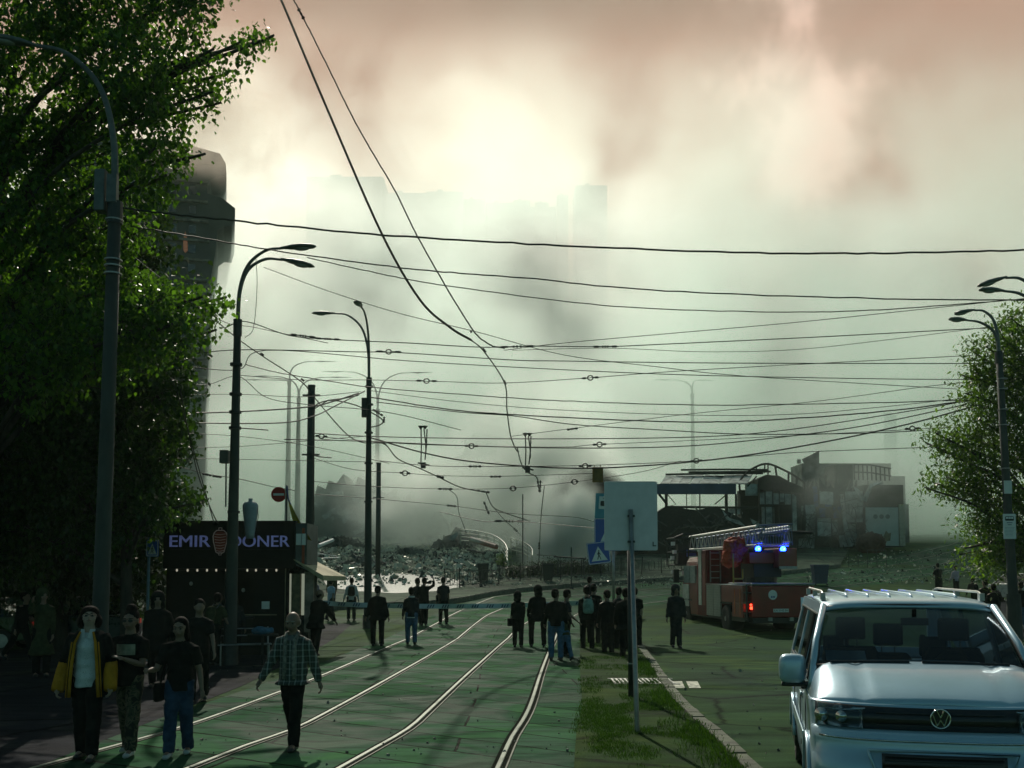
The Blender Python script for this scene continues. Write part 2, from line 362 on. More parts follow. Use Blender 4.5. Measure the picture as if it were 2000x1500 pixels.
railB = gpts([(374, 1499), (486, 1455), (575, 1424), (650, 1386), (755, 1328), (860, 1268), (905, 1238), (945, 1206), (985, 1187)])
railC = gpts([(667, 1499), (745, 1455), (800, 1422), (842, 1384), (930, 1302), (1003, 1235), (1045, 1205)])
railD = gpts([(973, 1499), (1000, 1440), (1021, 1408), (1038, 1372), (1058, 1310), (1077, 1262), (1092, 1228)])
def ext0(r): d = (r[0] - r[2]); d.z = 0; d.normalize(); return [r[0] + d * 14, r[0] + d * 5] + r
# the far ends of the tracks swing to the right, past the fire truck and up the hill
farA = [(965, 1166), (1030, 1159), (1120, 1150), (1230, 1142), (1330, 1135), (1430, 1128), (1540, 1120), (1650, 1107), (1760, 1088), (1860, 1063), (1950, 1036)]
farB = [(1050, 1172), (1120, 1164), (1230, 1154), (1330, 1146), (1430, 1139), (1540, 1131), (1650, 1118), (1770, 1099), (1880, 1072), (1980, 1042)]
farC = [(1100, 1182), (1180, 1173), (1280, 1163), (1400, 1153), (1540, 1143), (1680, 1128), (1800, 1110), (1920, 1082), (2040, 1048)]
farD = [(1125, 1200), (1200, 1187), (1300, 1174), (1420, 1163), (1560, 1153), (1700, 1138), (1840, 1117), (1960, 1090), (2100, 1050)]
RA, RB, RC, RD = [ext0(spline(r, 6)) + gpts(f) for r, f in ((railA, farA), (railB, farB), (railC, farC), (railD, farD))]
def offs(pts, d):
    o = []
    for i, p in enumerate(pts):
        t = pts[min(i + 1, len(pts) - 1)] - pts[max(i - 1, 0)]; t.z = 0; t.normalize()
        o.append(p + Vector((t.y, -t.x, 0)) * d)
    return o
NN = 9
sheet('track_bed', offs(RA, -.75), offs(RD, .85), slab_m, .004, 110, 12)
def rail(pts, parent):
    pts = [Vector((p.x, p.y, g(p.x, p.y) + .0)) for p in resample(pts, .7)]
    r = [[], []]
    rings = []
    for i, p in enumerate(pts):
        t = pts[min(i + 1, len(pts) - 1)] - pts[max(i - 1, 0)]; t.z = 0; t.normalize(); s = Vector((t.y, -t.x, 0))
        rings.append([p + s * a + Vector((0, 0, z)) for a, z in ((-.03, -.02), (-.03, .012), (-.023, .018), (.023, .018), (.03, .012), (.03, -.02))])
    mb = MB().rings(rings); mb.build('rail', rail_m, parent)
    rings = []
    for i, p in enumerate(pts):
        t = pts[min(i + 1, len(pts) - 1)] - pts[max(i - 1, 0)]; t.z = 0; t.normalize(); s = Vector((t.y, -t.x, 0))
        rings.append([p + s * a + Vector((0, 0, z)) for a, z in ((-.085, -.02), (-.075, .0085), (.085, .0085), (.085, -.02))])
    MB().rings(rings).build('groove', groove_m, parent)  # flat dark strip drawn for the gaps on both sides of the rail
    # the worn groove and guard lip beside the running rail
    rings = []
    for i, p in enumerate(pts):
        t = pts[min(i + 1, len(pts) - 1)] - pts[max(i - 1, 0)]; t.z = 0; t.normalize(); s = Vector((t.y, -t.x, 0))
        rings.append([p + s * a + Vector((0, 0, z)) for a, z in ((.085, -.02), (.085, .016), (.105, .016), (.105, -.02))])
    MB().rings(rings).build('guard_lip', rust_m, parent)
groove_m = mat('dark_groove_strip', (.006, .010, .006), .95, spec=.02); rust_m = mat('rusty_steel', (.05, .06, .04), .7, .4, var=.4)
for a, b, lab in ((RA, RB, 'left tram track with two worn rails set in concrete slabs'), (RC, RD, 'right tram track with polished rails beside the grassy platform')):
    t = empty('tram_track', (0, 0, 0), label=lab, cat='tram track', group='tram tracks')
    rail(a, t); rail(b, t)
# platform with grass between the tracks and the road
plat_l = offs(RD, .86)[:-9]
plat_l = [p for p in plat_l if p.y < 42]
kerb = gpts([(1470, 1499), (1452, 1499), (1400, 1447), (1340, 1392), (1300, 1342), (1272, 1298), (1247, 1262), (1240, 1240)])[1:]
kerb = [kerb[0] + (kerb[0] - kerb[1]).normalized() * 12] + spline(kerb, 5) + [G(1243, 1222), G(1262, 1207)]
platform = sheet('platform', plat_l, kerb, platform_m, .09, 60, 10)
km = MB(); kp = resample(kerb, .42)
for a, b in zip(kp, kp[1:]):
    d = (b - a); L_ = d.length; an = atan2(d.y, d.x); jz = random.uniform(-.012, .012)
    km.box(.006, L_ - .006, -.09, .09, -.05, .125 + jz, RotM((a.x, a.y, 0), rz=an + random.uniform(-.02, .02)))
km.build('kerb', kerb_m, kind='structure', bevel=.012)
# left pavement
lp = [(0, 1330), (60, 1330)]
sheet('pavement', [Vector((-14, y, 0)) for y in (4, 12, 20, 30, 40)], [Vector((-6.5, 4, 0)), Vector((-5.4, 10, 0)), Vector((-5.2, 20, 0)), Vector((-5.6, 30, 0)), Vector((-6.2, 40, 0))], pavement_m, .006, 50, 10)

# far side: kerb, lawn strip and the dusty square that climbs the hill
fk = gpts([(240, 1205), (420, 1200), (560, 1196), (700, 1189), (830, 1183), (900, 1176), (960, 1164), (1030, 1155), (1120, 1147), (1230, 1140), (1330, 1133), (1430, 1128), (1540, 1121), (1640, 1108)])
fk = resample(spline(fk, 6), .7)
fm = MB()
for a, b in zip(fk, fk[1:]):
    d = b - a; an = atan2(d.y, d.x)
    fm.box(0, d.length - .01, -.1, .1, g(a.x, a.y) - .3, g(a.x, a.y) + .26, RotM((a.x, a.y, 0), rz=an))
fm.build('kerb_far', mat('far_kerb_stone', (.12, .13, .1), .9, var=.4), kind='structure', bevel=.02)
back = [Vector((p.x * 1.6 if p.x > 0 else p.x * 2.4, 112, 0)) for p in fk]
def sheetg(name, left, right, m, lift, n, nu):
    o = sheet(name, left, right, m, lift, n, nu); return o
sheetg('square', fk, back, dust_m, .14, 70, 40)
# wet patch on the square
wet_m = nodemat('wet_mud', lambda t, b, lk: (b.inputs.__getitem__('Base Color').__setattr__('default_value', (.09, .12, .10, 1)), b.inputs.__getitem__('Roughness').__setattr__('default_value', .42), (lambda tc, n, bp: (lk(tc.outputs['Object'], n.inputs[0]), lk(n.outputs[0], bp.inputs['Height']), lk(bp.outputs[0], b.inputs['Normal'])))(N(t, 'ShaderNodeTexCoord'), N(t, 'ShaderNodeTexNoise', inp={'Scale': 3, 'Detail': 9, 'Roughness': .7}), N(t, 'ShaderNodeBump', inp={'Strength': .9, 'Distance': .12}))))
wet_m.node_tree.nodes['Principled BSDF'].inputs['Specular IOR Level'].default_value = .25
sheet('puddle', gpts([(640, 1152), (700, 1160), (770, 1164), (850, 1160), (905, 1150)]), gpts([(630, 1134), (690, 1128), (760, 1124), (840, 1128), (900, 1138)]), wet_m, .15, 20, 6)
# road markings, drain grate
pm = mat('worn_white_marking', (.5, .52, .42), .8, var=.6, scale=9)
for q in ([(1312, 1331), (1332, 1331), (1338, 1344), (1318, 1344)], [(1340, 1331), (1362, 1331), (1369, 1344), (1346, 1344)]):
    v = [G(*p) + Vector((0, 0, .005)) for p in q]; MB().add(v, [(0, 1, 2, 3)]).build('road_marking', pm, kind='structure')
gr = MB(); c = G(1252, 1340)
for k in range(14): gr.box(c.x - .55 + k * .085, c.x - .51 + k * .085, c.y - .45, c.y + .45, .09, .105)
gr.box(c.x - .6, c.x + .68, c.y - .5, c.y - .45, .085, .1).box(c.x - .6, c.x + .68, c.y + .45, c.y + .5, .085, .1)
gr.build('drain_grate', steel, label='slatted metal drain grate in the platform beside the sign pole', cat='drain grate')
# grass tufts along the kerb and across the platform
grass_m = leafmat('grass_blades', (.028, .075, .008), (.008, .032, .004), .3)
gb = MB()
def tuft(x, y, h, n, z=.09):
    for _ in range(n):
        a = random.uniform(0, 2 * pi); l = h * random.uniform(.4, 1.1); bx, by = x + random.gauss(0, .05), y + random.gauss(0, .05); w = .006
        dx, dy = cos(a) * l * .5, sin(a) * l * .5; q = a + pi / 2
        gb.add([(bx - w * cos(q), by - w * sin(q), z - .02), (bx + w * cos(q), by + w * sin(q), z - .02), (bx + dx * .5, by + dy * .5, z + l * .7), (bx + dx, by + dy, z + l)], [(0, 1, 2), (0, 2, 3)])
kk = resample(kerb, .1)
for p in kk:
    if p.y < 26:
        dens = noise.noise((p.x * .8, p.y * .5, 2.)) 
        for _ in range(4 if dens > -.1 else 1):
            o_ = abs(random.gauss(0, .22)); tuft(p.x - .1 - o_, p.y + random.uniform(-.1, .1), .085, 9)
for _ in range(6500):
    t = random.random(); i = int(t * (len(plat_l) - 1)); a = plat_l[i]; u = random.random()
    b = min(kp, key=lambda q: abs(q.y - a.y)); x, y = a.x + (b.x - a.x) * u, a.y + random.uniform(-.5, .5)
    if noise.noise((x * 1.1, y * .9, 5.)) > .1 or (u < .2 and noise.noise((x, y * .6, 9.)) > .08): tuft(x, y, .045, 7)
gb.build('grass', grass_m, kind='stuff', fix=False, label='short green grass and weeds growing over the platform', cat='grass')
# ---------------------------------------------------------------- lamp posts, poles, signs
def lamp_head(mb_mat, p, d, parent, L_=.75, tilt=.05):
    "cobra head lamp from p along horizontal direction d"
    h = empty('lamp_head', p); h.parent = parent
    h.location = p - parent.location if parent else p
    h.rotation_euler = (0, tilt, atan2(d.y, d.x))
    prof = [(-.12, .035, .035), (0, .06, .05), (.15, .11, .075), (.4, .145, .085), (.65, .12, .06), (L_, .03, .02)]
    rs = [[(x, w * cos(2 * pi * k / 12), hh * sin(2 * pi * k / 12) * (1.0 if sin(2 * pi * k / 12) > 0 else .55)) for k in range(12)] for x, w, hh in prof]
    rs = [[(x * L_ / .75, y, z) for x, y, z in r] for r in rs]
    MB().rings(rs).build('housing', lampm, h, smooth=True)
    MB().ball((.4 * L_ / .75, 0, -.03), .1, 10, 6, sc=(2, 1.05, .55)).build('lens', lensm, h, smooth=True)
    return h
lampm = mat('lamp_housing_paint', (.10, .12, .12), .5, .2); lensm = mat('lamp_lens', (.25, .28, .28), .15, var=.1, coat=.5)
def street_lamp(base, top, arms, rad=(.17, .1), label='', name='street_lamp', m=None, joint=None, L_=.75, lean=0., extras=None):
    "base point, height of the concrete post, arms = [(reach dx, dy, rise, tilt)]"
    e = empty(name, base, label=label, cat='street lamp', group='street lamps along the tram line')
    m = m or concrete; h = top - base.z; px = [(0, 0, -.4), (0, 0, .6), (lean * .5, 0, h * .5), (lean, 0, h)]
    r0, r1 = rad
    MB().tube(px, [r0 * 1.02, r0, (r0 + r1) / 2, r1], 14).build('post', m, e, smooth=True)
    MB().tube([(0, 0, -.05), (0, 0, .5)], r0 * 1.25, 14).build('base', darksteel, e); MB().tube([(lean, 0, h - .35), (lean, 0, h + .05)], r1 * 1.25, 12).build('collar', darksteel, e, smooth=False)
    for dx, dy, rise, tl in arms:
        rise0 = rise
        pts = spline([(lean, 0, h), (lean + dx * .04, dy * .04, h + rise * .45), (lean + dx * .22, dy * .22, h + rise * .78), (lean + dx * .6, dy * .6, h + rise * .97), (lean + dx, dy, h + rise)], 6)
        MB().tube(pts, [r1 * .62 + (.03 - r1 * .62) * i / (len(pts) - 1) for i in range(len(pts))], 9).build('arm', lampm, e, smooth=True)
        d = Vector((dx, dy, 0)).normalized()
        lamp_head(None, Vector(base) + Vector((lean + dx, dy, h + rise)) + d * .06, d, e, L_, tl)
    return e
def gz(x, y, dz=0): return Vector((x, y, g(x, y) + dz))
# near left lamp standing in front of the poplar
D = 18; b = gz(X(197, D), D); la = street_lamp(b, Z(400, D), [(-(X(215, D) - X(62, D)), -.4, 2.75, -.05)], (.145, .11), 'tall dark lamp post in front of the poplar with one arm reaching left', lean=.09)
for py in (430, 508, 520, 535):
    z = Z(py, D) - b.z; MB().tube([(.08, 0, z - .012), (.08, 0, z + .012)], .155, 14).build('steel_band', steel, la)
MB().box(-.24, -.06, -.14, .1, Z(415, D) - b.z, Z(335, D) - b.z).box(-.02, .16, -.15, -.02, Z(400, D) - b.z, Z(345, D) - b.z).build('cable_box', lampm, la, bevel=.01)
# post in front of the kiosk
D = 25; b = gz(X(465, D), D - .6); D = 24.4
lb = street_lamp(b, Z(628, D), [(X(560, D) - X(470, D), -.1, Z(487, D) - Z(628, D), -.02), (X(556, D) - X(470, D) - .1, .55, Z(494, D) - Z(628, D), .08)], (.155, .085), 'twin headed lamp post rising through the doner kiosk sign', lean=.05)
for py, s in ((712, 1), (770, 1), (805, .8), (836, .8), (1000, 1), (1060, 1)):
    z = Z(py, D) - b.z; MB().tube([(.03, 0, z - .03), (.03, 0, z + .03)], .15, 12).build('clamp', darksteel, lb)
MB().box(-.3, -.1, -.12, .08, Z(905, D) - b.z, Z(880, D) - b.z).tube([(-.16, 0, Z(990, D) - b.z), (-.17, 0, Z(905, D) - b.z)], .02).build('junction_box', lampm, lb)
# post behind the crowd
D = 38; b = gz(X(719, D), D)
lc = street_lamp(b, Z(740, D), [(-(X(712, D) - X(640, D)), 0, Z(612, D) - Z(740, D), .0), (-(X(715, D) - X(709, D)), -1.4, Z(618, D) - Z(740, D), .02)], (.15, .085), 'twin headed lamp post standing behind the onlookers left of centre', lean=-.03)
for py in (755, 790, 845, 905, 980):
    z = Z(py, D) - b.z; MB().tube([(-.02, 0, z - .03), (-.02, 0, z + .03)], .155, 12).build('clamp', darksteel, lc)
MB().box(-.28, -.08, -.15, .08, Z(815, D) - b.z, Z(778, D) - b.z).build('junction_box', darksteel, lc)
# right lamp with the bus stop plate
D = 33; b = Vector((X(1979, D), D, g(0, D)))
ld = street_lamp(b, Z(690, D), [(-(X(1958, D) - X(1917, D)), .2, Z(603, D) - Z(690, D), .15), (-(X(1958, D) - X(1888, D)), -.3, Z(630, D) - Z(690, D), .0)], (.16, .10), 'twin headed lamp post in front of the right tree carrying the bus stop plate', lean=-.25, L_=.62)
MB().tube([(-.0, 0, -.2), (-.01, 0, Z(1160, D) - b.z)], [.24, .21], 14).build('foot', concrete, ld)
for py in (740, 760, 800, 830, 915): 
    z = Z(py, D) - b.z; MB().tube([(-.17, 0, z - .015), (-.17, 0, z + .015)], .165, 12).build('steel_band', steel, ld)
zb = Z(965, D) - b.z; MB().box(-.3, -.06, -.21, -.17, zb, zb + .42).build('notice', white, ld)
# second right lamp, post just outside the frame
D = 28; b = gz(X(2050, D), D)
street_lamp(b, Z(640, D), [(-(X(2050, D) - X(1992, D)), .3, Z(537, D) - Z(640, D), .25), (-(X(2050, D) - X(1965, D)), -.3, Z(574, D) - Z(640, D), .02)], (.2, .12), 'twin headed lamp reaching in at the right edge above the tree', L_=.72)
# lamp behind the poplar
D = 44; b = gz(X(322, D), D)
street_lamp(b, Z(640, D), [(-(X(322, D) - X(290, D)), -.6, Z(492, D) - Z(640, D), .05), (-(X(322, D) - X(300, D)), .6, Z(488, D) - Z(640, D), .05)], (.15, .085), 'twin headed lamp half hidden behind the poplar foliage')
# ghost lamps in the smoke
for (px, D, top, pa, lab) in ((560, 110, 745, [(610, 706), (505, 742)], 'faint double armed lamp dissolving in smoke, left of its pair'), (579, 107, 778, [(640, 737), (520, 735)], 'faint double armed lamp in smoke behind the plain post'), (1356, 122, 770, [(1364, 743), (1312, 742)], 'faint lamp post standing in smoke above the burnt hall'), (735, 111, 800, [(665, 726), (800, 728)], 'faint double armed lamp in the smoke just right of the slim post')):
    b = gz(X(px, D), D)
    street_lamp(b, Z(top, D), [(X(q[0], D) - X(px, D), 0, Z(q[1], D) - Z(top, D), 0) for q in pa], (.34, .18), lab, L_=1.3)
def post(px, D, pb, pt, r0, r1, label, m=None, cat='utility pole', parts=()):
    x = X(px, D); b = Vector((x, D, g(x, D))); e = empty('utility_pole', b, label=label, cat=cat, group='utility poles')
    h = Z(pt, D) - b.z
    MB().tube([(0, 0, -.4), (0, 0, h)], [r0, r1], 14).build('shaft', m or concrete, e, smooth=True)
    mb = MB().tube([(0, 0, h - .02), (0, 0, h + .05)], r1 * 1.1, 12)
    for py in parts:
        z = Z(py, D) - b.z; mb.tube([(0, 0, z - .04), (0, 0, z + .04)], r1 * 1.2, 10); mb.box(-r1 * 2.4, r1 * 2.4, -.04, .04, z - .03, z + .03)
    mb.build('clamps', darksteel, e)
    return e
pole_plain = post(604, 38, 1200, 755, .17, .135, 'plain dark tram pole behind the kiosk', parts=(772, 888))
post(738, 66, 1088, 905, .17, .15, 'short dark stump pole standing in the rubble', darksteel, parts=(972,))
post(1742, 126, 1000, 808, .75, .5, 'left one of two dark pylons fading in smoke behind the kiosk ruin', burnt)
post(1753, 126, 1000, 812, .32, .3, 'right slimmer one of two dark pylons fading in smoke', burnt)
# thin conduit beside the plain pole
MB().tube([P(613, 1020, 37.4), P(612, 880, 37.4), P(612, 800, 37.4), P(640, 782, 37.5), P(672, 778, 37.6), P(700, 772, 37.8)], .025, 6).build('cable_riser', black, label='thin black cable riser beside the plain tram pole', cat='cable')
# ---- lettering
_fonts = {}
def text(s, size, m, parent, loc, rot=(R(90), 0, 0), depth=.01, name='lettering', bold=0., sx=1., align='CENTER'):
    c = bpy.data.curves.new(name, 'FONT'); c.body = s; c.size = size; c.extrude = depth; c.offset = bold; c.align_x = align; c.align_y = 'CENTER'
    o = bpy.data.objects.new(name, c); link(o)
    dg = bpy.context.evaluated_depsgraph_get(); me = bpy.data.meshes.new_from_object(o.evaluated_get(dg)); bpy.data.objects.remove(o)
    me.materials.clear(); me.materials.append(m)
    o = bpy.data.objects.new(name, me); link(o, parent); o.location = loc; o.rotation_euler = rot; o.scale = (sx, 1, 1); return o
signblue = mat('sign_blue', (.02, .09, .42), .4, var=.1); signwhite = mat('sign_white', (.75, .78, .78), .45, var=.05); signback = mat('sign_grey_back', (.62, .62, .63), .6, .0, var=.08)
signteal = mat('sign_teal', (.05, .3, .42), .4, var=.1); signred = mat('sign_red', (.4, .012, .01), .4, var=.1)
def rrect(x0, x1, z0, z1, r=.03, n=4):
    o = []
    for cx, cz, a0 in ((x1 - r, z1 - r, 0), (x0 + r, z1 - r, 90), (x0 + r, z0 + r, 180), (x1 - r, z0 + r, 270)):
        for k in range(n + 1): a = R(a0 + 90 * k / n); o.append((cx + r * cos(a), cz + r * sin(a)))
    return o
def walker_icon(mb, c, s, y):
    "pedestrian: head, body, legs, arms as a flat pictogram, s = height"
    def bar(a, b, w):
        a, b = Vector((a[0], 0, a[1])) * s + Vector((c[0], y, c[1])), Vector((b[0], 0, b[1])) * s + Vector((c[0], y, c[1]))
        d = (b - a).normalized(); n = Vector((-d.z, 0, d.x)) * w * s
        mb.add([a - n, a + n, b + n, b - n], [(0, 1, 2, 3)])
    mb.add([(c[0] + s * (.03 + .075 * cos(k * pi / 6)), y, c[1] + s * (.46 + .075 * sin(k * pi / 6))) for k in range(12)], [tuple(range(12))])
    bar((.0, .36), (-.02, .02), .07); bar((-.02, .05), (.16, -.5), .045); bar((-.02, .05), (-.2, -.48), .045); bar((0, .32), (.2, .02), .03); bar((0, .32), (-.2, .08), .03)
def ped_sign(name, c, w, h, rz, tiltz, label, parent=None):
    s = empty(name, c, rz); s.rotation_euler = (0, tiltz, rz)
    if parent: s.parent = parent; s.location = c - parent.location
    else: tag(s, label, 'road sign')
    MB().prism(rrect(-w / 2, w / 2, -h / 2, h / 2, .04), 0, .02).build('panel', signblue, s)
    b = MB()
    o = rrect(-w / 2 + .012, w / 2 - .012, -h / 2 + .012, h / 2 - .012, .035); i = rrect(-w / 2 + .03, w / 2 - .03, -h / 2 + .03, h / 2 - .03, .03); n = len(o)
    b.add([(x, -.003, z) for x, z in o] + [(x, -.003, z) for x, z in i], [(k, (k + 1) % n, n + (k + 1) % n, n + k) for k in range(n)])
    b.add([(-w * .36, -.003, -h * .36), (w * .36, -.003, -h * .36), (0, -.003, h * .3)], [(0, 1, 2)]); b.build('triangle', signwhite, s)
    b = MB(); walker_icon(b, (0, -h * .1), h * .42, -.006); b.build('pictogram', black, s)
    return s
# blue crossing sign left of the kiosk
D = 25.5; x = X(290, D); b = gz(x, D); cs = empty('crossing_sign', b, label='blue pedestrian crossing sign on a pole left of the doner kiosk', cat='road sign')
MB().tube([(0, 0, -.2), (0, 0, Z(1050, D))], .035, 10).build('pole', mat('blue_grey_pole', (.1, .2, .26), .5), cs, smooth=True)
ped_sign('panel_face', Vector((X(298, D), D - .06, Z(1071, D))), .31, .42, 0, 0, '', cs)
# sign cluster at the stop
D = 34; x = X(1198, D); b = gz(x, D); sp = empty('stop_sign_post', b, label='thin post with blue tram stop and crossing signs behind the white board', cat='road sign')
MB().tube([(0, 0, -.2), (0, 0, Z(960, D))], .045, 10).build('pole', steel, sp, smooth=True)
cc = Vector((X(1188, D), D - .08, Z(1044, D))); ped_sign('crossing_panel', cc, .92, 1.08, 0, 0, '', sp)
cc = Vector((X(1169, D), D - .12, Z(1080, D))); ped_sign('tilted_crossing_panel', cc, .74, .72, 0, R(-7), '', sp)
st = empty('tram_stop_panel', (X(1184, D) - b.x, -.08, Z(989, D) - b.z)); st.parent = sp; st.rotation_euler = (0, R(3), 0)
MB().prism(rrect(-.36, .36, -.42, .42, .03), 0, .02).build('panel', signteal, st)
MB().prism(rrect(-.24, .24, -.1, .32, .02), -.012, -.002).build('white_field', signwhite, st)
MB().prism(rrect(-.19, .19, .0, .17, .04), -.02, -.013).box(-.01, .01, -.02, -.013, .17, .26).box(-.12, .12, -.02, -.013, .25, .27).build('pictogram', black, st)
# big white board seen from behind
D = 13.6; x = X(1243, D); b = gz(x, D, .09); wb = empty('sign_board', b, label='large blank grey white sign board seen from behind on a leaning steel pole', cat='sign board')
zt, zb_ = Z(940, D) - b.z, Z(1075, D) - b.z; xl, xr = X(1181, D) - b.x, X(1285, D) - b.x
MB().prism(rrect(xl, xr, zb_, zt, .02), -.0, .018).build('board', signback, wb, bevel=.003)
MB().tube([(0, .05, -.3), (0, .05, .0), (X(1232, D) - b.x, -.035, Z(995, D) - b.z)], [.034, .034, .03], 12).build('pole', steel, wb, smooth=True)
MB().box(X(1226, D) - b.x, X(1240, D) - b.x, -.05, -.002, Z(1060, D) - b.z, Z(1056, D) - b.z).box(X(1226, D) - b.x, X(1240, D) - b.x, -.05, -.002, Z(1010, D) - b.z, Z(1006, D) - b.z).tube([(-.05, .0, Z(1077, D) - b.z), (.03, .0, Z(1077, D) - b.z)], .012).build('brackets', darksteel, wb)
MB().box(X(1275, D) - b.x, X(1277, D) - b.x, -.006, -.002, Z(1066, D) - b.z, Z(1058, D) - b.z).box(X(1275, D) - b.x, X(1282, D) - b.x, -.0065, -.002, Z(1067, D) - b.z, Z(1065, D) - b.z).build('scratches', darksteel, wb)
D = 17.5; x = X(1231, D); b = gz(x, D, .09); e = empty('steel_post', b, label='second bare steel post just behind the leaning sign pole', cat='post')
MB().tube([(0, 0, -.2), (0, 0, Z(1070, D) - b.z)], .05, 12).build('shaft', darksteel, e, smooth=True); MB().tube([(0, 0, .55), (0, 0, .57)], .062, 12).build('band', steel, e)
# orange brown box hanging from the wires
D = 38; MB().prism(rrect(X(1158, D), X(1179, D), Z(942, D), Z(912, D), .01), D - .02, D + .06).box(X(1161, D), X(1162.5, D), D, D + .02, Z(912, D), Z(908, D)).box(X(1173, D), X(1174.5, D), D, D + .02, Z(912, D), Z(908, D)).build('hanging_plate', mat('ochre_paint', (.22, .13, .03), .7, var=.3), label='ochre brown square plate hanging from the overhead wires above the white board', cat='hanging plate')
# no entry sign and flag by the kiosk
D = 31; e = empty('no_entry_sign', gz(X(556, D), D + .1), label='round red no entry sign above the kiosk roof', cat='road sign')
z = Z(966, D) - e.location.z; cx = X(543, D) - e.location.x
MB().tube([(0, 0, -.2), (0, 0, z + .25)], .035, 8).build('pole', darksteel, e)
MB().prism([(cx + .23 * cos(k * pi / 14), z + .23 * sin(k * pi / 14)) for k in range(28)], -.16, -.14).build('disc', signred, e); MB().box(cx - .16, cx + .16, -.165, -.161, z - .035, z + .035).build('bar', signwhite, e)
D = 27.2; e = empty('flag', P(557, 1020, D), label='yellow and blue flag hanging limp from a pole on the kiosk roof', cat='flag')
MB().tube([(0, 0, 0), (-.0, 0, Z(948, D) - Z(1020, D))], .015, 8).build('flagpole', steel, e)
fl = MB(); n = 14; vs = []
for i in range(n + 1):
    t = i / n
    for j in range(7):
        u = j / 6; vs.append(((.05 + .32 * t) * u + .33 * t * t + .04 * sin(5 * u + 3 * t), .08 * sin(7 * u + 4 * t) * (.4 + t), 1.0 - 1.35 * t - .15 * u))
for half, m_ in ((0, mat('flag_blue', (.02, .06, .2), .8)), (1, mat('flag_yellow', (.28, .24, .015), .8))):
    f = MB(); f.add(vs, [(i * 7 + j, i * 7 + j + 1, (i + 1) * 7 + j + 1, (i + 1) * 7 + j) for i in range(n) for j in range(6) if (i >= 4) == bool(half)]); f.build('cloth', m_, e, smooth=True, fix=False)
# bus stop plate on the right post
D = 33 - .3; pl = empty('bus_stop_plate', P(1972, 1028, D)); pl.parent = ld; pl.location = P(1972, 1028, D) - ld.location
MB().prism(rrect(-.2, .2, -.4, .4, .02), 0, .02).build('panel', signwhite, pl)
q = MB().prism(rrect(-.14, .14, .18, .32, .03), -.008, -.002).build('bus_pictogram', black, pl)
MB().box(-.12, -.04, -.011, -.009, .24, .3).box(-.03, .04, -.011, -.009, .24, .3).box(.05, .12, -.011, -.009, .24, .3).build('pictogram_windows', signwhite, pl)
tb = MB().box(-.09, .09, -.008, -.002, .1, .13).box(-.06, .06, -.008, -.002, .04, .065)
for k in range(7): tb.box(-.15, .15 - (k * 37 % 9) * .012, -.006, -.002, -.04 - k * .045, -.032 - k * .045)
tb.build('timetable', mat('grey_print', (.2, .24, .3), .6), pl)
# ---------------------------------------------------------------- overhead wires
def insul(px, py, D, ln, ang, ring, parent):
    s = D / F; c = P(px, py, D); d = Vector((cos(ang), 0, sin(ang))); h = ln * s / 2
    mb = MB()
    mb.tube([c - d * h, c - d * h * .9, c - d * h * .9, c - d * h * .55, c - d * h * .5, c - d * h * .3], [.02, .02, 2.2 * s, 2.2 * s, 1.2 * s, 1.2 * s], 7)
    mb.tube([c + d * h, c + d * h * .9, c + d * h * .9, c + d * h * .55, c + d * h * .5, c + d * h * .3], [.02, .02, 2.2 * s, 2.2 * s, 1.2 * s, 1.2 * s], 7)
    if ring:
        r = 4.6 * s; pts = [c + Vector((r * cos(k * pi / 6) * 1.15, 0, r * sin(k * pi / 6))) for k in range(13)]
        mb.tube(pts, 1.3 * s, 6, False); mb.tube([c - d * h * .35, c - d * r * 1.1], 1. * s, 6); mb.tube([c + d * h * .35, c + d * r * 1.1], 1. * s, 6)
    else:
        for k in (-.2, 0, .2): mb.tube([c + d * h * (k - .06), c + d * h * (k + .06)], 2.4 * s, 7)
        mb.tube([c - d * h * .4, c + d * h * .4], .8 * s, 6)
    mb.build('insulator', black, parent)
wire_m = mat('wire_black', (.012, .013, .012), .6)
def wire(w, D0, D1, pts, label, ins=(), D2=None, twist=0):
    x0, x1 = pts[0][0], pts[-1][0]; n = len(pts); tot = 0; cum = [0]
    for a, b in zip(pts, pts[1:]): tot += math.hypot(a[0] - b[0], a[1] - b[1]); cum.append(tot)
    Ds = [D0 + (D1 - D0) * (c / tot) for c in cum]
    sp = spline([(a, b, d) for (a, b), d in zip(pts, Ds)], 7 if not twist else 12)
    pp = [P(q.x, q.y + (random.gauss(0, twist) if twist else 0), q.z) for q in sp]
    e = empty('overhead_wire', pp[0], label=label, cat='overhead wire', group='overhead tram and power wires')
    o = pp[0].copy()
    MB().tube([p - o for p in pp], [max(.0045, .5 * w * q.z / F) for q in sp], 5).build('cable', wire_m, e, smooth=True)
    for i in ins:
        px, py, ln, ring = i[:4]; k = min(range(len(sp)), key=lambda j: abs(sp[j].x - px)); k2 = min(len(sp) - 1, k + 1); k1 = max(0, k - 1)
        an = atan2(-(sp[k2].y - sp[k1].y), sp[k2].x - sp[k1].x); b0 = len(bpy.data.objects)
        insul(px, py, sp[k].z - .02, ln, an, ring, None); q = [x_ for x_ in bpy.data.objects if x_.name.startswith('insulator') and x_.parent is None][0]
        q.parent = e; q.location = -o
    return e
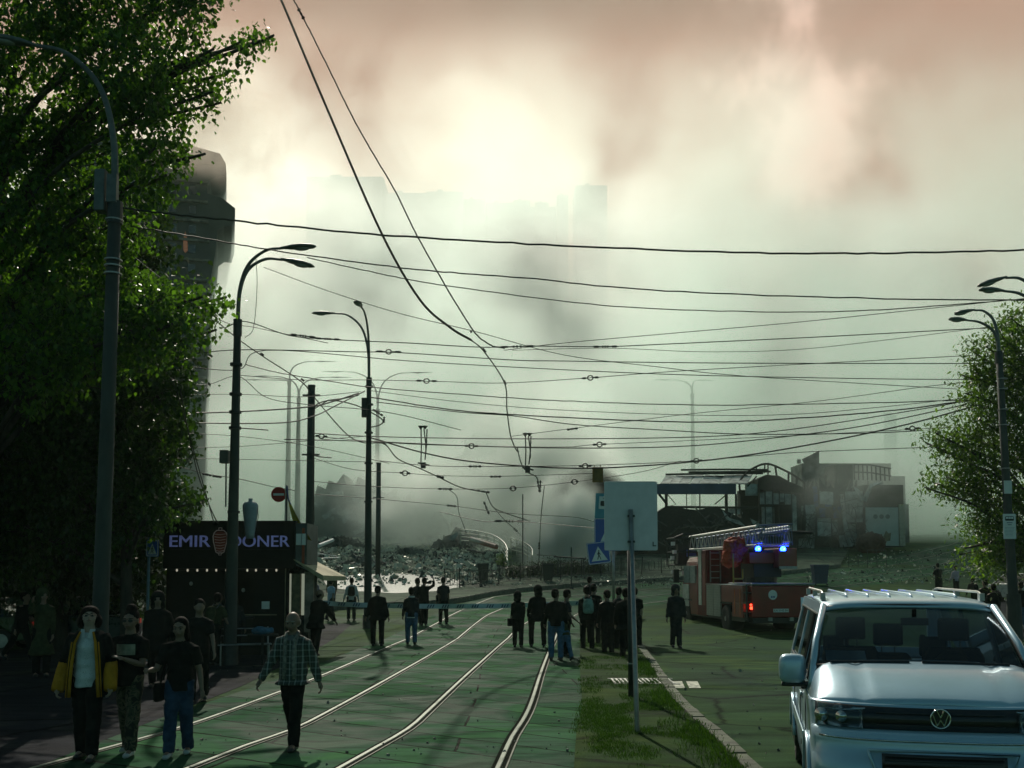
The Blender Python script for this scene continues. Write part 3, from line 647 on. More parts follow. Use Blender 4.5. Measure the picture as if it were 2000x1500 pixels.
WR = [
 (4, 18, 30, [(237, 406), (330, 418), (450, 430), (700, 455), (1000, 475), (1400, 492), (1700, 495), (2010, 488)], 'thickest black cable crossing the whole sky from the poplar lamp to the right edge', (), 1.0),
 (2.8, 18, 36, [(255, 442), (400, 466), (555, 492), (800, 525), (1000, 541), (1300, 568), (1700, 583), (2010, 586)], 'twisted cable running just below the thickest one to the right lamps', (), .8),
 (2.2, 25, 36, [(600, 503), (760, 538), (900, 562), (1200, 598), (1500, 609), (1700, 606), (1900, 592), (2010, 583)], 'sagging wire from the kiosk lamp head to the right lamps', (), .5),
 (5, 8, 36, [(540, -20), (560, 25), (640, 215), (745, 455), (820, 585), (880, 640), (920, 664)], 'heavy trolley wire plunging from the top of the picture to the hanging clamp'),
 (3, 8, 38, [(565, -15), (590, 30), (640, 130), (700, 250), (770, 370), (820, 470), (915, 632), (955, 672), (985, 680)], 'twisted cable plunging from the top right beside the trolley wire', ((588, 27, 20, 0),), .8),
 (2.6, 36, 52, [(920, 664), (945, 686), (985, 747), (990, 800), (997, 850), (1008, 878), (1013, 882)], 'trolley wire stepping down from the clamp past the square hanger', ((920, 648, 4, 0), (946, 684, 10, 0), (986, 747, 10, 0))),
 (2.4, 50, 70, [(1010, 874), (1018, 905), (1030, 922), (1048, 932), (1052, 950)], 'short broken wire hanging below the centre hanger', ((1052, 950, 24, 0),)),
 (1.5, 26, 40, [(515, 522), (640, 568), (780, 612), (930, 648), (1100, 693), (1280, 716), (1460, 735), (1870, 760)], 'thin wire descending from the kiosk lamp arm to the right tree'),
 (2, 28, 36, [(440, 640), (480, 628), (565, 655), (650, 663), (800, 670), (940, 678), (1045, 676), (1180, 677), (1300, 672), (1600, 658), (1900, 642), (2000, 638)], 'wire with three long stick insulators below the lamp heads', ((592, 656, 50, 0), (640, 662, 50, 0), (1010, 677, 70, 0), (1182, 677, 50, 0))),
 (1.5, 40, 36, [(985, 684), (1100, 670), (1300, 652), (1550, 630), (1800, 604), (2000, 583)], 'thin wire rising from the centre insulators to the upper right'),
 (1.2, 40, 36, [(1000, 684), (1190, 680), (1370, 687), (1550, 683), (1730, 664), (1928, 639)], 'hair thin slack wire sagging below the rising one', ()),
 (2, 25, 36, [(380, 690), (480, 683), (690, 687), (785, 689), (1000, 703), (1100, 705), (1415, 709), (1946, 710)], 'level wire with the large ring insulator left of centre', ((759, 687, 50, 1),)),
 (1.8, 25, 36, [(340, 713), (465, 722), (520, 684), (800, 705), (1100, 722), (1370, 733), (1730, 740), (1955, 741)], 'wire crossing low behind the ring insulator to the right tree'),
 (1.5, 30, 36, [(470, 733), (590, 742), (720, 742), (855, 745), (985, 748), (1150, 738), (1370, 722), (1900, 694)], 'thin wire with paired ring insulators rising to the right', ((833, 744, 42, 1), (1153, 738, 34, 1))),
 (2, 26, 36, [(480, 712), (555, 730), (718, 755), (900, 770), (1100, 783), (1370, 791), (1685, 787), (1910, 781)], 'twisted wire sagging across the middle of the smoke', (), .5),
 (1.3, 38, 36, [(724, 763), (900, 785), (1100, 801), (1370, 811), (1550, 809), (1700, 797), (1880, 778)], 'thin wire next under the twisted middle one'),
 (2.6, 38, 36, [(724, 776), (900, 802), (1100, 815), (1325, 824), (1505, 820), (1730, 803), (1900, 781)], 'thicker twisted wire curving up to the right tree', (), .5),
 (2, 38, 36, [(735, 785), (900, 805), (1000, 812), (1120, 829), (1280, 839), (1460, 848), (1685, 846), (1800, 841)], 'wire sagging longest above the burnt hall'),
 (1.3, 36, 36, [(1000, 852), (1100, 839), (1250, 820), (1370, 806), (1600, 783), (1800, 756), (1900, 745)], 'faint wire climbing right across the others', ((1118, 838, 22, 0),)),
 (2, 38, 36, [(610, 846), (720, 852), (900, 856), (1100, 857), (1370, 853), (1550, 838), (1775, 803), (1887, 783)], 'wire passing level over the three rod hangers'),
 (2.2, 38, 36, [(555, 858), (720, 862), (900, 870), (1100, 875), (1325, 872), (1505, 856), (1685, 832), (1887, 790)], 'lower bundle wire swinging up to the right tree'),
 (3, 38, 36, [(725, 855), (830, 885), (935, 903), (1100, 914), (1235, 911), (1415, 895), (1595, 866), (1775, 828), (1932, 785)], 'strong low cable sweeping over the market ruin'),
 (1.5, 38, 36, [(742, 900), (847, 910), (970, 911), (1145, 909), (1357, 900), (1550, 884), (1775, 875), (1850, 871)], 'low wire with small ring insulators above the market ruin', ((928, 911, 26, 0), (1143, 910, 26, 1), (1360, 900, 24, 1))),
 (1.3, 38, 36, [(613, 852), (780, 866), (920, 871), (1100, 873), (1170, 868), (1400, 858), (1740, 841), (1900, 832)], 'thin wire strung with four small ring insulators', ((628, 852, 24, 1), (921, 871, 28, 1), (1171, 868, 28, 1), (1782, 837, 30, 1))),
 (1.3, 42, 40, [(613, 895), (690, 917), (791, 924), (865, 929), (987, 930), (1145, 925), (1157, 925)], 'thin low wire ending at the ochre plate', ((791, 924, 22, 1), (968, 931, 22, 0), (860, 932, 14, 0))),
 (1.3, 48, 42, [(610, 940), (725, 950), (875, 955), (1001, 953), (1122, 941), (1250, 922), (1330, 900)], 'thin wire hanging low before the smoke plume', ((870, 955, 30, 0), (1002, 954, 14, 1), (1122, 941, 16, 1))),
 (1.3, 60, 50, [(610, 965), (742, 975), (882, 988), (1000, 1003), (1120, 1010), (1170, 1022)], 'lowest left wire sagging over the rubble', ((882, 988, 18, 0),)),
 (1.5, 55, 45, [(860, 1000), (942, 1018), (1005, 1018), (1145, 1030), (1180, 1034)], 'broken low wire with dark clips over the railing', ((995, 1018, 60, 0),)),
 (2.4, 25, 60, [(420, 625), (465, 662), (512, 695), (588, 745), (613, 775), (672, 843), (707, 864), (750, 867), (777, 896), (820, 915), (855, 931), (900, 952), (949, 961)], 'diagonal feeder stepping down from the kiosk lamp to the smoke', ((512, 692, 8, 0), (591, 742, 8, 0), (750, 866, 10, 0), (860, 932, 16, 0), (944, 960, 26, 0))),
 (2, 60, 75, [(949, 961), (963, 990), (990, 1003), (1030, 1016)], 'short tail of the diagonal feeder ending in the white smoke', ((950, 992, 28, 0), (1028, 1016, 16, 0))),
 (1.4, 60, 80, [(965, 992), (985, 1015), (1008, 1036), (1025, 1055)], 'loose strand hanging under the feeder tail', ((1007, 1035, 10, 0),)),
 (1.8, 55, 60, [(1063, 950), (1057, 1005), (1054, 1060), (1052, 1110)], 'vertical wire dropping into the smoking hedge', ((1055, 950, 24, 0), (1053, 1066, 14, 0))),
 (1.4, 80, 84, [(875, 955), (892, 970), (896, 1000), (905, 1025), (911, 1042)], 'two strands dangling over the far firefighter'),
 (3, 25, 38, [(330, 808), (465, 804), (600, 795), (650, 784), (700, 768)], 'thick dark cable between the kiosk lamp and the lamp behind the crowd'),
 (2.6, 25, 38, [(380, 826), (465, 827), (560, 825), (615, 812), (660, 790), (712, 764)], 'dark cable curving up under the thicker one'),
 (2.6, 38, 39, [(612, 800), (622, 788), (650, 782), (690, 790), (720, 803), (747, 820), (742, 830), (722, 835)], 'black cable loop hanging behind the lamp post', ((738, 806, 24, 0), (750, 820, 12, 0))),
 (1.6, 25, 38, [(330, 740), (400, 752), (465, 735), (520, 776), (600, 790), (715, 800), (790, 812), (900, 840)], 'slack thin wire looping past both left posts'),
 (1.4, 25, 40, [(320, 772), (465, 770), (590, 775), (705, 765)], 'fine wire tight between the left posts'),
 (1.3, 25, 40, [(330, 875), (465, 872), (590, 862), (712, 852)], 'fine wire rising gently behind the plain pole'),
 (1.3, 25, 40, [(330, 845), (465, 852), (610, 872), (760, 905)], 'fine wire falling gently behind the plain pole'),
 (1.3, 25, 38, [(330, 895), (465, 897), (600, 900), (715, 902)], 'lowest fine wire left of the lamp post'),
 (1.6, 24.5, 34, [(330, 905), (400, 925), (465, 935), (530, 950), (575, 958)], 'wire with clips running to the no entry sign', ((404, 927, 18, 0), (424, 931, 18, 0))),
 (1.3, 25, 25, [(500, 505), (502, 560), (495, 640), (478, 660)], 'loose loop of thin wire beside the curved lamp arm'),
 (2.4, 24.2, 24.4, [(470, 836), (500, 838), (524, 840)], 'short dark rod sticking right from the kiosk lamp post'),
 (2.4, 37.8, 38, [(604, 887), (625, 892), (648, 894)], 'short dark rod sticking right from the plain pole'),
 (2.2, 20, 27, [(352, 760), (365, 830), (385, 920), (408, 985), (425, 1022)], 'pair of loose cables dropping from the poplar to the kiosk roof'),
 (2.0, 20, 27, [(345, 765), (370, 850), (398, 950), (418, 1022)], 'loose cable beside the pair above the kiosk roof'),
 (1.6, 18, 60, [(260, 500), (330, 555), (430, 625), (500, 640), (640, 670)], 'thin wire leaving the poplar lamp towards the stick insulators'),
]
for w in WR:
    a = w[:5]; wire(a[0], a[1], a[2], a[3], a[4], w[5] if len(w) > 5 else (), twist=(w[6] * .6 if len(w) > 6 else 0))
for (x0, x1, yt, yb, D, lab) in ((822, 833, 832, 906, 44, 'left three rod hanger with a block holding the trolley wire'), (1026, 1036, 846, 915, 44, 'right three rod hanger with a square block above the white board')):
    e = empty('wire_hanger', P(x0, yt, D), label=lab, cat='wire hanger', group='trolley wire hangers'); o = e.location.copy()
    mb = MB()
    for a, b in (((x0, yt), (x0, yb)), ((x0 + 6, yt + 6), (x0 + 10, yb - 20)), ((x1 + 1, yt + 6), (x1 - 3, yb - 8))):
        mb.tube([P(*a, D) - o, P((a[0] + b[0]) / 2 + 1, (a[1] + b[1]) / 2, D) - o, P(*b, D) - o], .028, 7)
    mb.build('rods', wire_m, e)
    mb = MB()
    for a in (x0, x0 + 8): mb.tube([P(a, yt, D) - o, P(a, yt + 6, D) - o], [.13, .03], 8)
    q = P(x0 + 4, yb + 2, D) - o; mb.box(q.x - .09, q.x + .12, -.1, .1, q.z - .14, q.z + .1); mb.tube([P(x0 - 6, yb - 2, D) - o, P(x1 + 6, yb + 3, D) - o], .04, 6); mb.build('block', black, e)
# ---------------------------------------------------------------- trees
bark = mat('tree_bark', (.045, .04, .03), .9, var=.5, bump=.6, bscale=12, stretch=(1, 1, .3))
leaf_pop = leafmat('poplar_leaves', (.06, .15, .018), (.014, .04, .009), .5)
leaf_mid = leafmat('shaded_poplar_leaves', (.03, .08, .012), (.010, .03, .007), .35); leaf_dk = leafmat('dark_tree_leaves', (.025, .055, .012), (.01, .03, .008), .2)  # leaf_mid is a darker poplar copy, lower crown shade put into its colour
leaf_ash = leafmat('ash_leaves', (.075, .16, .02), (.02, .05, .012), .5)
HEART = [(0, 0, 0), (.38, .25, .02), (.42, .5, .0), (.2, .8, -.06), (0, 1.15, -.14), (-.2, .8, -.06), (-.42, .5, .0), (-.38, .25, .02)]
LANCE = [(0, 0, 0), (.2, .3, .01), (.18, .7, -.03), (0, 1.1, -.1), (-.18, .7, -.03), (-.2, .3, .01)]
def leaves(blobs, shape, size, per_m3, rnd, drop=.5, hole=None):
    "blobs: (centre, radius). leaves sit in tight sprays so that gaps show between them"
    vs, fs = [], []; nv = len(shape); sh = [Vector(p) for p in shape]
    for c, r in blobs:
        nclump = max(3, int(per_m3 * r ** 2.2))
        for _ in range(nclump):
            d = Vector((rnd.gauss(0, 1), rnd.gauss(0, 1), rnd.gauss(0, 1))).normalized() * r * rnd.random() ** .42
            cc = c + d
            if noise.noise(cc * (1.1 / max(.5, size * 8)) ) < -.28: continue
            out = d.normalized() * .5 + Vector((rnd.gauss(0, .5), rnd.gauss(0, .5), -.2 + rnd.gauss(0, .3)))
            for k in range(rnd.randint(7, 14)):
                p = cc + out * (k * size * .38) * rnd.uniform(.4, 1) + Vector((rnd.gauss(0, 1), rnd.gauss(0, 1), rnd.gauss(0, 1))) * size * .95
                M = Matrix.Rotation(rnd.uniform(0, 6.28), 3, 'Z') @ Matrix.Rotation(R(rnd.gauss(-95 if drop else 0, 40)), 3, 'X') @ Matrix.Rotation(rnd.uniform(-.7, .7), 3, 'Y')
                s = size * rnd.uniform(.6, 1.15); b = len(vs)
                vs += [tuple(p + M @ (q * s)) for q in sh]; fs.append(tuple(range(b, b + nv)))
    me = bpy.data.meshes.new('crown'); me.from_pydata(vs, [], fs); return me
def tree(name, base, trunk_top, blobs, shape, size, dens, lm, label, cat='tree', r0=.22, seed=1, group=None):
    rnd = random.Random(seed)
    e = empty(name, base, label=label, cat=cat, group=group); o = Vector(base)
    mb = MB(); top = Vector(trunk_top) - o
    mid = [Vector((0, 0, -.3)), Vector((0, 0, .5)) , top * .35 + Vector((rnd.uniform(-.1, .1), rnd.uniform(-.1, .1), 0)), top * .7 + Vector((rnd.uniform(-.15, .15), 0, 0)), top]
    tp = spline(mid, 5); tr = [r0 * (1.25 if i == 0 else 1) * (1 - .85 * i / (len(tp) - 1)) for i in range(len(tp))]
    mb.tube(tp, tr, 10)
    for c, r in blobs:
        c = c - o; a = min(tp, key=lambda q: abs(q.z - max(.2 * top.z, (c.z - .55 * (c - q).xy.length))) )
        L_ = (c - a).length
        if L_ < .4: continue
        m1 = a.lerp(c, .45) + Vector((rnd.gauss(0, .08), rnd.gauss(0, .08), .12 * L_)); end = c + (c - a).normalized() * r * .15
        rr = min(.07, .02 + .016 * L_)
        mb.tube(spline([a, m1, c, end], 4), [rr * (1 - .85 * k / 12) for k in range(13)], 6)
        for _ in range(5):
            q = a.lerp(c, rnd.uniform(.6, 1)); d = Vector((rnd.gauss(0, 1), rnd.gauss(0, 1), rnd.gauss(0, .8))).normalized() * r * rnd.uniform(.5, 1.)
            mb.tube([q, q + d * .5 + Vector((0, 0, .05)), q + d], [.014, .009, .004], 4)
    mb.build('trunk', bark, e, smooth=True, fix=False)
    me = leaves([(c - o, r) for c, r in blobs], shape, size, dens, rnd, lm is not leaf_ash); me.materials.append(lm)
    cr = bpy.data.objects.new('crown', me); link(cr, e); return e
def blobs_px(lst, D, spread, rnd):
    o = []
    for px, py, r in lst:
        d = D + rnd.uniform(-spread, spread); o.append((P(px, py, d), r * d / F))
    return o
rn = random.Random(3)
big = [(60, 40, 110), (180, 30, 110), (300, 20, 85), (375, 0, 55), (10, 150, 80), (160, 130, 55), (250, 130, 85), (340, 120, 62), (400, 105, 40), (450, 92, 32), (490, 85, 28), (515, 78, 20),
       (420, 150, 35), (400, 185, 28), (330, 190, 60), (270, 230, 75), (170, 210, 60), (415, 205, 16), (20, 260, 75), (110, 290, 75), (200, 300, 70), (290, 300, 62), (350, 300, 40), (385, 305, 18), (310, 350, 36), (260, 360, 50),
       (160, 380, 75), (60, 420, 90), (200, 450, 65), (255, 460, 30), (100, 530, 110), (220, 560, 75), (300, 590, 55), (350, 575, 36), (395, 580, 36), (425, 585, 18), (380, 625, 34), (320, 640, 60), (220, 660, 90), (80, 680, 120), (405, 650, 16)]
ext = [(P(px, py, D_), r) for px, py, D_, r in ((-150, 50, 20, 1.5), (-200, 350, 21, 1.6), (-150, 650, 20, 1.6), (-100, -150, 20, 1.6), (150, -160, 20.5, 1.6), (380, -140, 21, 1.2), (-60, 250, 21, 1.4))]
bb = blobs_px(big, 20.2, 1.1, rn) + ext
x, y = X(-60, 21.5), 21.5; tree('poplar_tree', (x, y, .1), P(40, -60, 21), bb, HEART, .108, 235, leaf_pop, 'big poplar with glossy heart shaped leaves hanging over the left of the street', r0=.3, seed=4)
low = [(300, 720, 50), (345, 700, 25), (330, 760, 45), (250, 760, 80), (130, 800, 120), (345, 830, 34), (310, 860, 50), (230, 880, 90), (60, 900, 120), (350, 880, 18), (320, 930, 40), (270, 960, 70), (360, 980, 28), (385, 982, 16), (310, 985, 30), (150, 980, 100), (30, 1040, 100), (210, 1040, 60), (370, 760, 12), (360, 800, 14), (60, 770, 90)]
bb = blobs_px(low, 23, 1.2, rn) + [(P(-120, 850, 23), 1.6), (P(-160, 1000, 23), 1.5)]
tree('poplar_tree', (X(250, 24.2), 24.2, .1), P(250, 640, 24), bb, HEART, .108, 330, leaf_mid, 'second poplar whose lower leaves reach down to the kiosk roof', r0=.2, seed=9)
# darker trees filling the block behind
dk = [(x_, y_, 120) for x_ in (-80, 40, 150, 215) for y_ in (480, 640, 800, 940, 1060)] + [(320, 700, 50), (310, 850, 60), (270, 960, 50), ]
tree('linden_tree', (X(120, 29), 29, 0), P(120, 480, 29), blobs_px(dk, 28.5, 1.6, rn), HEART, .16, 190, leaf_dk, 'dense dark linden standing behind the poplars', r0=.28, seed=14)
hd = [(x_, 1115 + (k % 3) * 22, 52) for k, x_ in enumerate(range(-60, 330, 38))]
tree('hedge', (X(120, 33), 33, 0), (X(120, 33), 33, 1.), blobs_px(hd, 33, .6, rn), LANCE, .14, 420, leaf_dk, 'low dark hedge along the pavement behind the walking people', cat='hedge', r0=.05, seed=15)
# right tree
rt = [(1990, 640, 34), (1960, 660, 30), (1930, 680, 26), (1905, 690, 20), (1985, 700, 50), (1950, 730, 42), (1910, 730, 30), (1885, 735, 16), (1920, 780, 34), (1890, 770, 22), (1960, 800, 50), (2010, 760, 60), (1915, 820, 28), (1990, 860, 60), (1940, 870, 42),
      (1900, 860, 34), (1860, 850, 30), (1835, 850, 22), (1815, 868, 14), (1850, 885, 22), (1880, 900, 36), (1855, 935, 26), (1830, 945, 20), (1815, 955, 12), (1895, 950, 42), (1940, 940, 50), (1990, 950, 60), (1920, 1000, 40), (1960, 1030, 50), (1900, 1030, 26), (1890, 1070, 22), (1925, 1060, 36), (1880, 1082, 14), (1930, 1100, 26), (2000, 1060, 50), (1955, 1100, 30), (1970, 620, 16), (1870, 870, 22)]
bb = blobs_px(rt, 35.5, 1.2, rn) + [(P(px, py, D_), r) for px, py, D_, r in ((2090, 700, 36, 1.6), (2120, 850, 37, 1.8), (2100, 1000, 36, 1.6), (2060, 600, 36, 1.0))]
tree('ash_tree', (X(2030, 37), 37, 0), P(2010, 640, 36.5), bb, LANCE, .17, 190, leaf_ash, 'feathery tree with drooping twigs at the right edge', r0=.2, seed=21)
# ---------------------------------------------------------------- people
skin_m = mat('skin', (.2, .13, .09), .55, var=.12, scale=14); skin_pale = mat('skin_pale', (.34, .25, .19), .55, var=.12, scale=14)
def cloth(name, c, v=.35): return mat('cloth_' + name, c, .9, var=v, scale=9, bump=.35, bscale=26, spec=.06)
C_black = cloth('black', (.012, .014, .013)); C_char = cloth('charcoal', (.03, .033, .035)); C_navy = cloth('navy', (.02, .03, .06)); C_jean = cloth('blue_denim', (.06, .13, .22)); C_jeand = cloth('dark_denim', (.03, .06, .11))
C_white = cloth('white_linen', (.55, .6, .6), .15); C_lblue = cloth('pale_blue', (.32, .46, .58), .15); C_pink = cloth('faded_pink', (.4, .34, .4), .15); C_olive = cloth('olive', (.05, .06, .03)); C_yel = cloth('amber_yellow', (.42, .2, .02), .25); C_brown = cloth('brown', (.06, .045, .03)); C_grey = cloth('grey', (.12, .13, .13))
C_teal = cloth('pale_teal', (.2, .32, .28))
hairdk = mat('hair_dark', (.010, .008, .007), .8, var=.5, scale=40, spec=.08, bump=.6, bscale=60); hairgr = mat('hair_grey', (.3, .3, .28), .6, var=.3, scale=40); shoem = mat('shoe_leather', (.015, .015, .015), .5); shoew = mat('shoe_white', (.5, .52, .5), .6); solew = mat('shoe_sole', (.35, .36, .34), .7)
def pattern_mat(name, fn):
    m = nodemat(name, fn); m.node_tree.nodes['Principled BSDF'].inputs['Roughness'].default_value = .9; return m
def _plaid(t, b, lk):
    tc = N(t, 'ShaderNodeTexCoord'); s = N(t, 'ShaderNodeSeparateXYZ'); lk(tc.outputs['Object'], s.inputs[0])
    def st(o, f, w): return mth(t, 'LESS_THAN', mth(t, 'FRACT', mth(t, 'MULTIPLY', o, f)), w)
    a = st(s.outputs[0], 14., .22); c = st(s.outputs[2], 13., .22); d = st(s.outputs[0], 28., .12)
    k = mth(t, 'ADD', mth(t, 'MULTIPLY', a, .5), mth(t, 'ADD', mth(t, 'MULTIPLY', c, .35), mth(t, 'MULTIPLY', d, .2)))
    lk(ramp(t, k, [(0, (.035, .042, .035)), (.3, (.1, .12, .1)), (.6, (.2, .24, .22)), (1, (.3, .34, .33))]).outputs[0], b.inputs['Base Color'])
def _stripe(t, b, lk):
    tc = N(t, 'ShaderNodeTexCoord'); s = N(t, 'ShaderNodeSeparateXYZ'); lk(tc.outputs['Object'], s.inputs[0])
    k = mth(t, 'LESS_THAN', mth(t, 'FRACT', mth(t, 'MULTIPLY', s.outputs[2], 9.)), .4); lk(ramp(t, k, [(0, (.02, .025, .03)), (1, (.4, .46, .5))]).outputs[0], b.inputs['Base Color'])
def _camo(t, b, lk):
    tc = N(t, 'ShaderNodeTexCoord'); n = N(t, 'ShaderNodeTexNoise', inp={'Scale': 11, 'Detail': 2, 'Distortion': 1.}); lk(tc.outputs['Object'], n.inputs[0])
    lk(ramp(t, n.outputs[0], [(0, (.012, .014, .01)), (.42, (.05, .055, .03)), (.52, (.11, .1, .06)), (.6, (.02, .025, .016))], 'CONSTANT').outputs[0], b.inputs['Base Color'])
def _speck(t, b, lk):
    tc = N(t, 'ShaderNodeTexCoord'); n = N(t, 'ShaderNodeTexVoronoi', inp={'Scale': 60}); lk(tc.outputs['Object'], n.inputs[0])
    n2 = N(t, 'ShaderNodeTexNoise', inp={'Scale': 7, 'Detail': 4}); lk(tc.outputs['Object'], n2.inputs[0])
    c = mixc(t, 1., ramp(t, n.outputs['Distance'], [(.1, (.25, .3, .32)), (.3, (.62, .68, .68))]).outputs[0], ramp(t, n2.outputs[0], [(.35, (.7, .75, .75)), (.6, (1, 1, 1))]).outputs[0], 'MULTIPLY'); lk(c, b.inputs['Base Color'])
C_plaid = pattern_mat('cloth_plaid', _plaid); C_stripe = pattern_mat('cloth_striped', _stripe); C_camo = pattern_mat('cloth_mottled', _camo); C_speck = pattern_mat('cloth_speckled', _speck)
def remesh(mb, name, m, parent, vox, smooth=3, nz_=0.):
    o = mb.build(name, m, None, fix=True)
    r = o.modifiers.new('r', 'REMESH'); r.mode = 'VOXEL'; r.voxel_size = vox; r.use_smooth_shade = True
    if smooth: s = o.modifiers.new('s', 'SMOOTH'); s.factor = .5; s.iterations = smooth
    me = bpy.data.meshes.new_from_object(o.evaluated_get(bpy.context.evaluated_depsgraph_get()))
    old = o.data; o.modifiers.clear(); o.data = me; bpy.data.meshes.remove(old); me.name = name; me.materials.clear(); me.materials.append(m)
    if nz_:
        for v in me.vertices:
            q = v.co; v.co = q + v.normal * nz_ * (noise.noise(q * 9) + .6 * noise.noise(Vector((q.x * 5, q.y * 5, q.z * 24))))
    me.polygons.foreach_set('use_smooth', [True] * len(me.polygons)); o.parent = parent; return o
def ering(c, w, d, n=14, ax=None):
    "elliptic ring round c in the plane of ax columns (right, back)"
    rgt, bk = ax or (Vector((1, 0, 0)), Vector((0, 1, 0)))
    return [c + rgt * (w * cos(2 * pi * k / n)) + bk * (d * sin(2 * pi * k / n)) for k in range(n)]
def person(loc, rz, label, H=1.75, group=None, near=False, top=None, legs=None, hair='short', hairm=None, hip=(0, 0), knee=(0, 0), arms=((5, 8, 15, 5), (5, 8, 15, 5)), lean=0, head=(0, 0), sleeve='long', coat=0., shoes=None, bulk=1., skin=None, extra=None, spread=.088, nohands=False, topname='jacket', legname='trousers', cat='person'):
    e = empty('person', loc, rz, label=label, cat=cat, group=group); k = H / 1.75; e.scale = (k, k, k)
    if not near:
        if hip == (0, 0) and lean < 10: hip = (random.uniform(-2, 9), -random.uniform(-1, 8)); knee = (random.uniform(0, 9), random.uniform(0, 9)); lean += random.uniform(-1, 5); spread *= random.uniform(.85, 1.35)
        head = (head[0] + random.uniform(-6, 12), head[1] + random.uniform(-32, 32)); arms = tuple(tuple(v_ + random.uniform(-7, 9) for v_ in a_) for a_ in arms)
    top = top or C_black; legs = legs or C_black; skin = skin or skin_m; rl = R(lean)
    # legs first: the lower foot touches the ground
    J = {}
    for s, i in ((1, 0), (-1, 1)):
        h = Vector((s * spread, 0, 0)); a = R(hip[i]); b = a - R(knee[i])
        kn = h + Vector((s * .01, -sin(a), -cos(a))) * .43; an = kn + Vector((0, -sin(b), -cos(b))) * .41
        J[s] = (h, kn, an, b)
    zp = -min(J[1][2].z, J[-1][2].z) + .085
    pel = Vector((0, 0, zp)); up = Vector((0, -sin(rl), cos(rl))); bk = Vector((0, cos(rl), sin(rl))); X1 = Vector((1, 0, 0))
    def T(x, y, z): return pel + X1 * x + bk * y + up * z
    def legpts(s): return [J[s][i] + pel for i in range(3)]
    vox = .009 if near else .02; cv = .014 if near else .028
    B = MB()
    prof = [(-.06, .15, .11), (.05, .16, .115), (.18, .135, .1), (.34, .15, .11), (.42, .14, .1), (.47, .105, .075), (.51, .065, .062), (.6, .058, .06)]
    B.rings([ering(T(0, .0, z), w, d, ax=(X1, bk)) for z, w, d in prof])
    for s in (1, -1):
        h, kn, an = legpts(s); B.tube([h + Vector((0, 0, .03)), h.lerp(kn, .4), kn, kn.lerp(an, .35), an], [.085, .078, .055, .056, .036], 10)
        ft = an + Vector((s * .02, -.13, -.045)); B.tube([an + Vector((0, .035, -.035)), an + Vector((0, -.02, -.03)), ft], [.035, .04, .028], 8)
    AR = {}
    for s, i in ((1, 0), (-1, 1)):
        f, o_, el, inn = [R(v) for v in arms[i]]
        sh = T(s * .168, 0, .43); d1 = Vector((s * sin(o_), -sin(f) * cos(o_), -cos(f) * cos(o_))); eb = sh + d1 * .29
        d2 = Vector((s * sin(o_ - inn), -sin(f + el) * cos(o_ - inn), -cos(f + el) * cos(o_ - inn))); wr = eb + d2 * .25
        AR[s] = (sh, eb, wr, d2); B.tube([T(s * .09, 0, .46), sh, sh.lerp(eb, .5), eb, eb.lerp(wr, .3), wr], [.055, .055, .047, .038, .038, .024], 10)
        if not nohands:   # palm, four fingers of different length and a thumb, half curled
            side = d2.cross(Vector((s * 1., 0, 0))); side = side.normalized() if side.length > .1 else Vector((0, 1, 0))
            inw = side.cross(d2).normalized()
            if inw.x * s > 0: inw = -inw
            pc = wr + d2 * .045; B.tube([wr, wr + d2 * .03, wr + d2 * .085], [.024, .034, .03], 8, flat=.62)
            fwd = Vector((0, -1, 0)) - d2 * (-d2.y); fwd = fwd.normalized() if fwd.length > .2 else side
            for q, (off, ln) in enumerate(((.027, .072), (.009, .082), (-.009, .076), (-.026, .06))):
                b0 = wr + d2 * .08 + fwd * off; b1 = b0 + d2 * ln * .5 + inw * .012; b2 = b1 + d2 * ln * .22 + inw * (.022 + .004 * q); b3 = b2 + inw * .018 - d2 * .004
                B.tube([b0, b1, b2, b3], [.0095, .009, .0085, .007], 6)
            t0 = wr + d2 * .03 + fwd * .028; B.tube([t0, t0 + fwd * .022 + d2 * .025 + inw * .006, t0 + fwd * .026 + d2 * .055 + inw * .014], [.011, .0105, .008], 6)
    # head
    hp, hy = R(head[0]), R(head[1]); hc0 = T(0, -.01, .575)
    HM = Matrix.Translation(hc0) @ Matrix.Rotation(-rl * .6 if lean < 40 else 0, 4, 'X') @ Matrix.Rotation(hy, 4, 'Z') @ Matrix.Rotation(hp, 4, 'X') @ Matrix.Scale(1.13, 4)
    if lean >= 40: HM = Matrix.Translation(hc0) @ Matrix.Rotation(rl * .9, 4, 'X')
    hm = lambda x, y, z: HM @ Vector((x, y, z))
    def hball(mb, c, r, sc): return mb.ball((0, 0, 0), r, 14, 10, HM @ Matrix.Translation(c), sc)
    hball(B, (0, .012, .12), .088, (.88, 1.06, 1.05)); hball(B, (0, -.022, .07), .068, (.86, .98, 1.15)); hball(B, (0, -.045, .035), .038, (1, .85, .8))
    B.tube([hm(0, -.082, .108), hm(0, -.102, .082), hm(0, -.108, .074), hm(0, -.09, .064)], [.008, .012, .015, .008], 8)
    B.tube([hm(-.038, -.078, .124), hm(0, -.086, .122), hm(.038, -.078, .124)], [.012, .012, .012], 8); B.tube([hm(-.022, -.083, .044), hm(0, -.092, .045), hm(.022, -.083, .044)], [.007, .0085, .007], 6)
    for s in (1, -1): hball(B, (s * .08, .01, .092), .02, (.35, .9, 1.5)); hball(B, (s * .042, -.06, .072), .022, (1, .8, 1))
    body = remesh(B, 'body', skin, e, vox, 2 if near else 1)
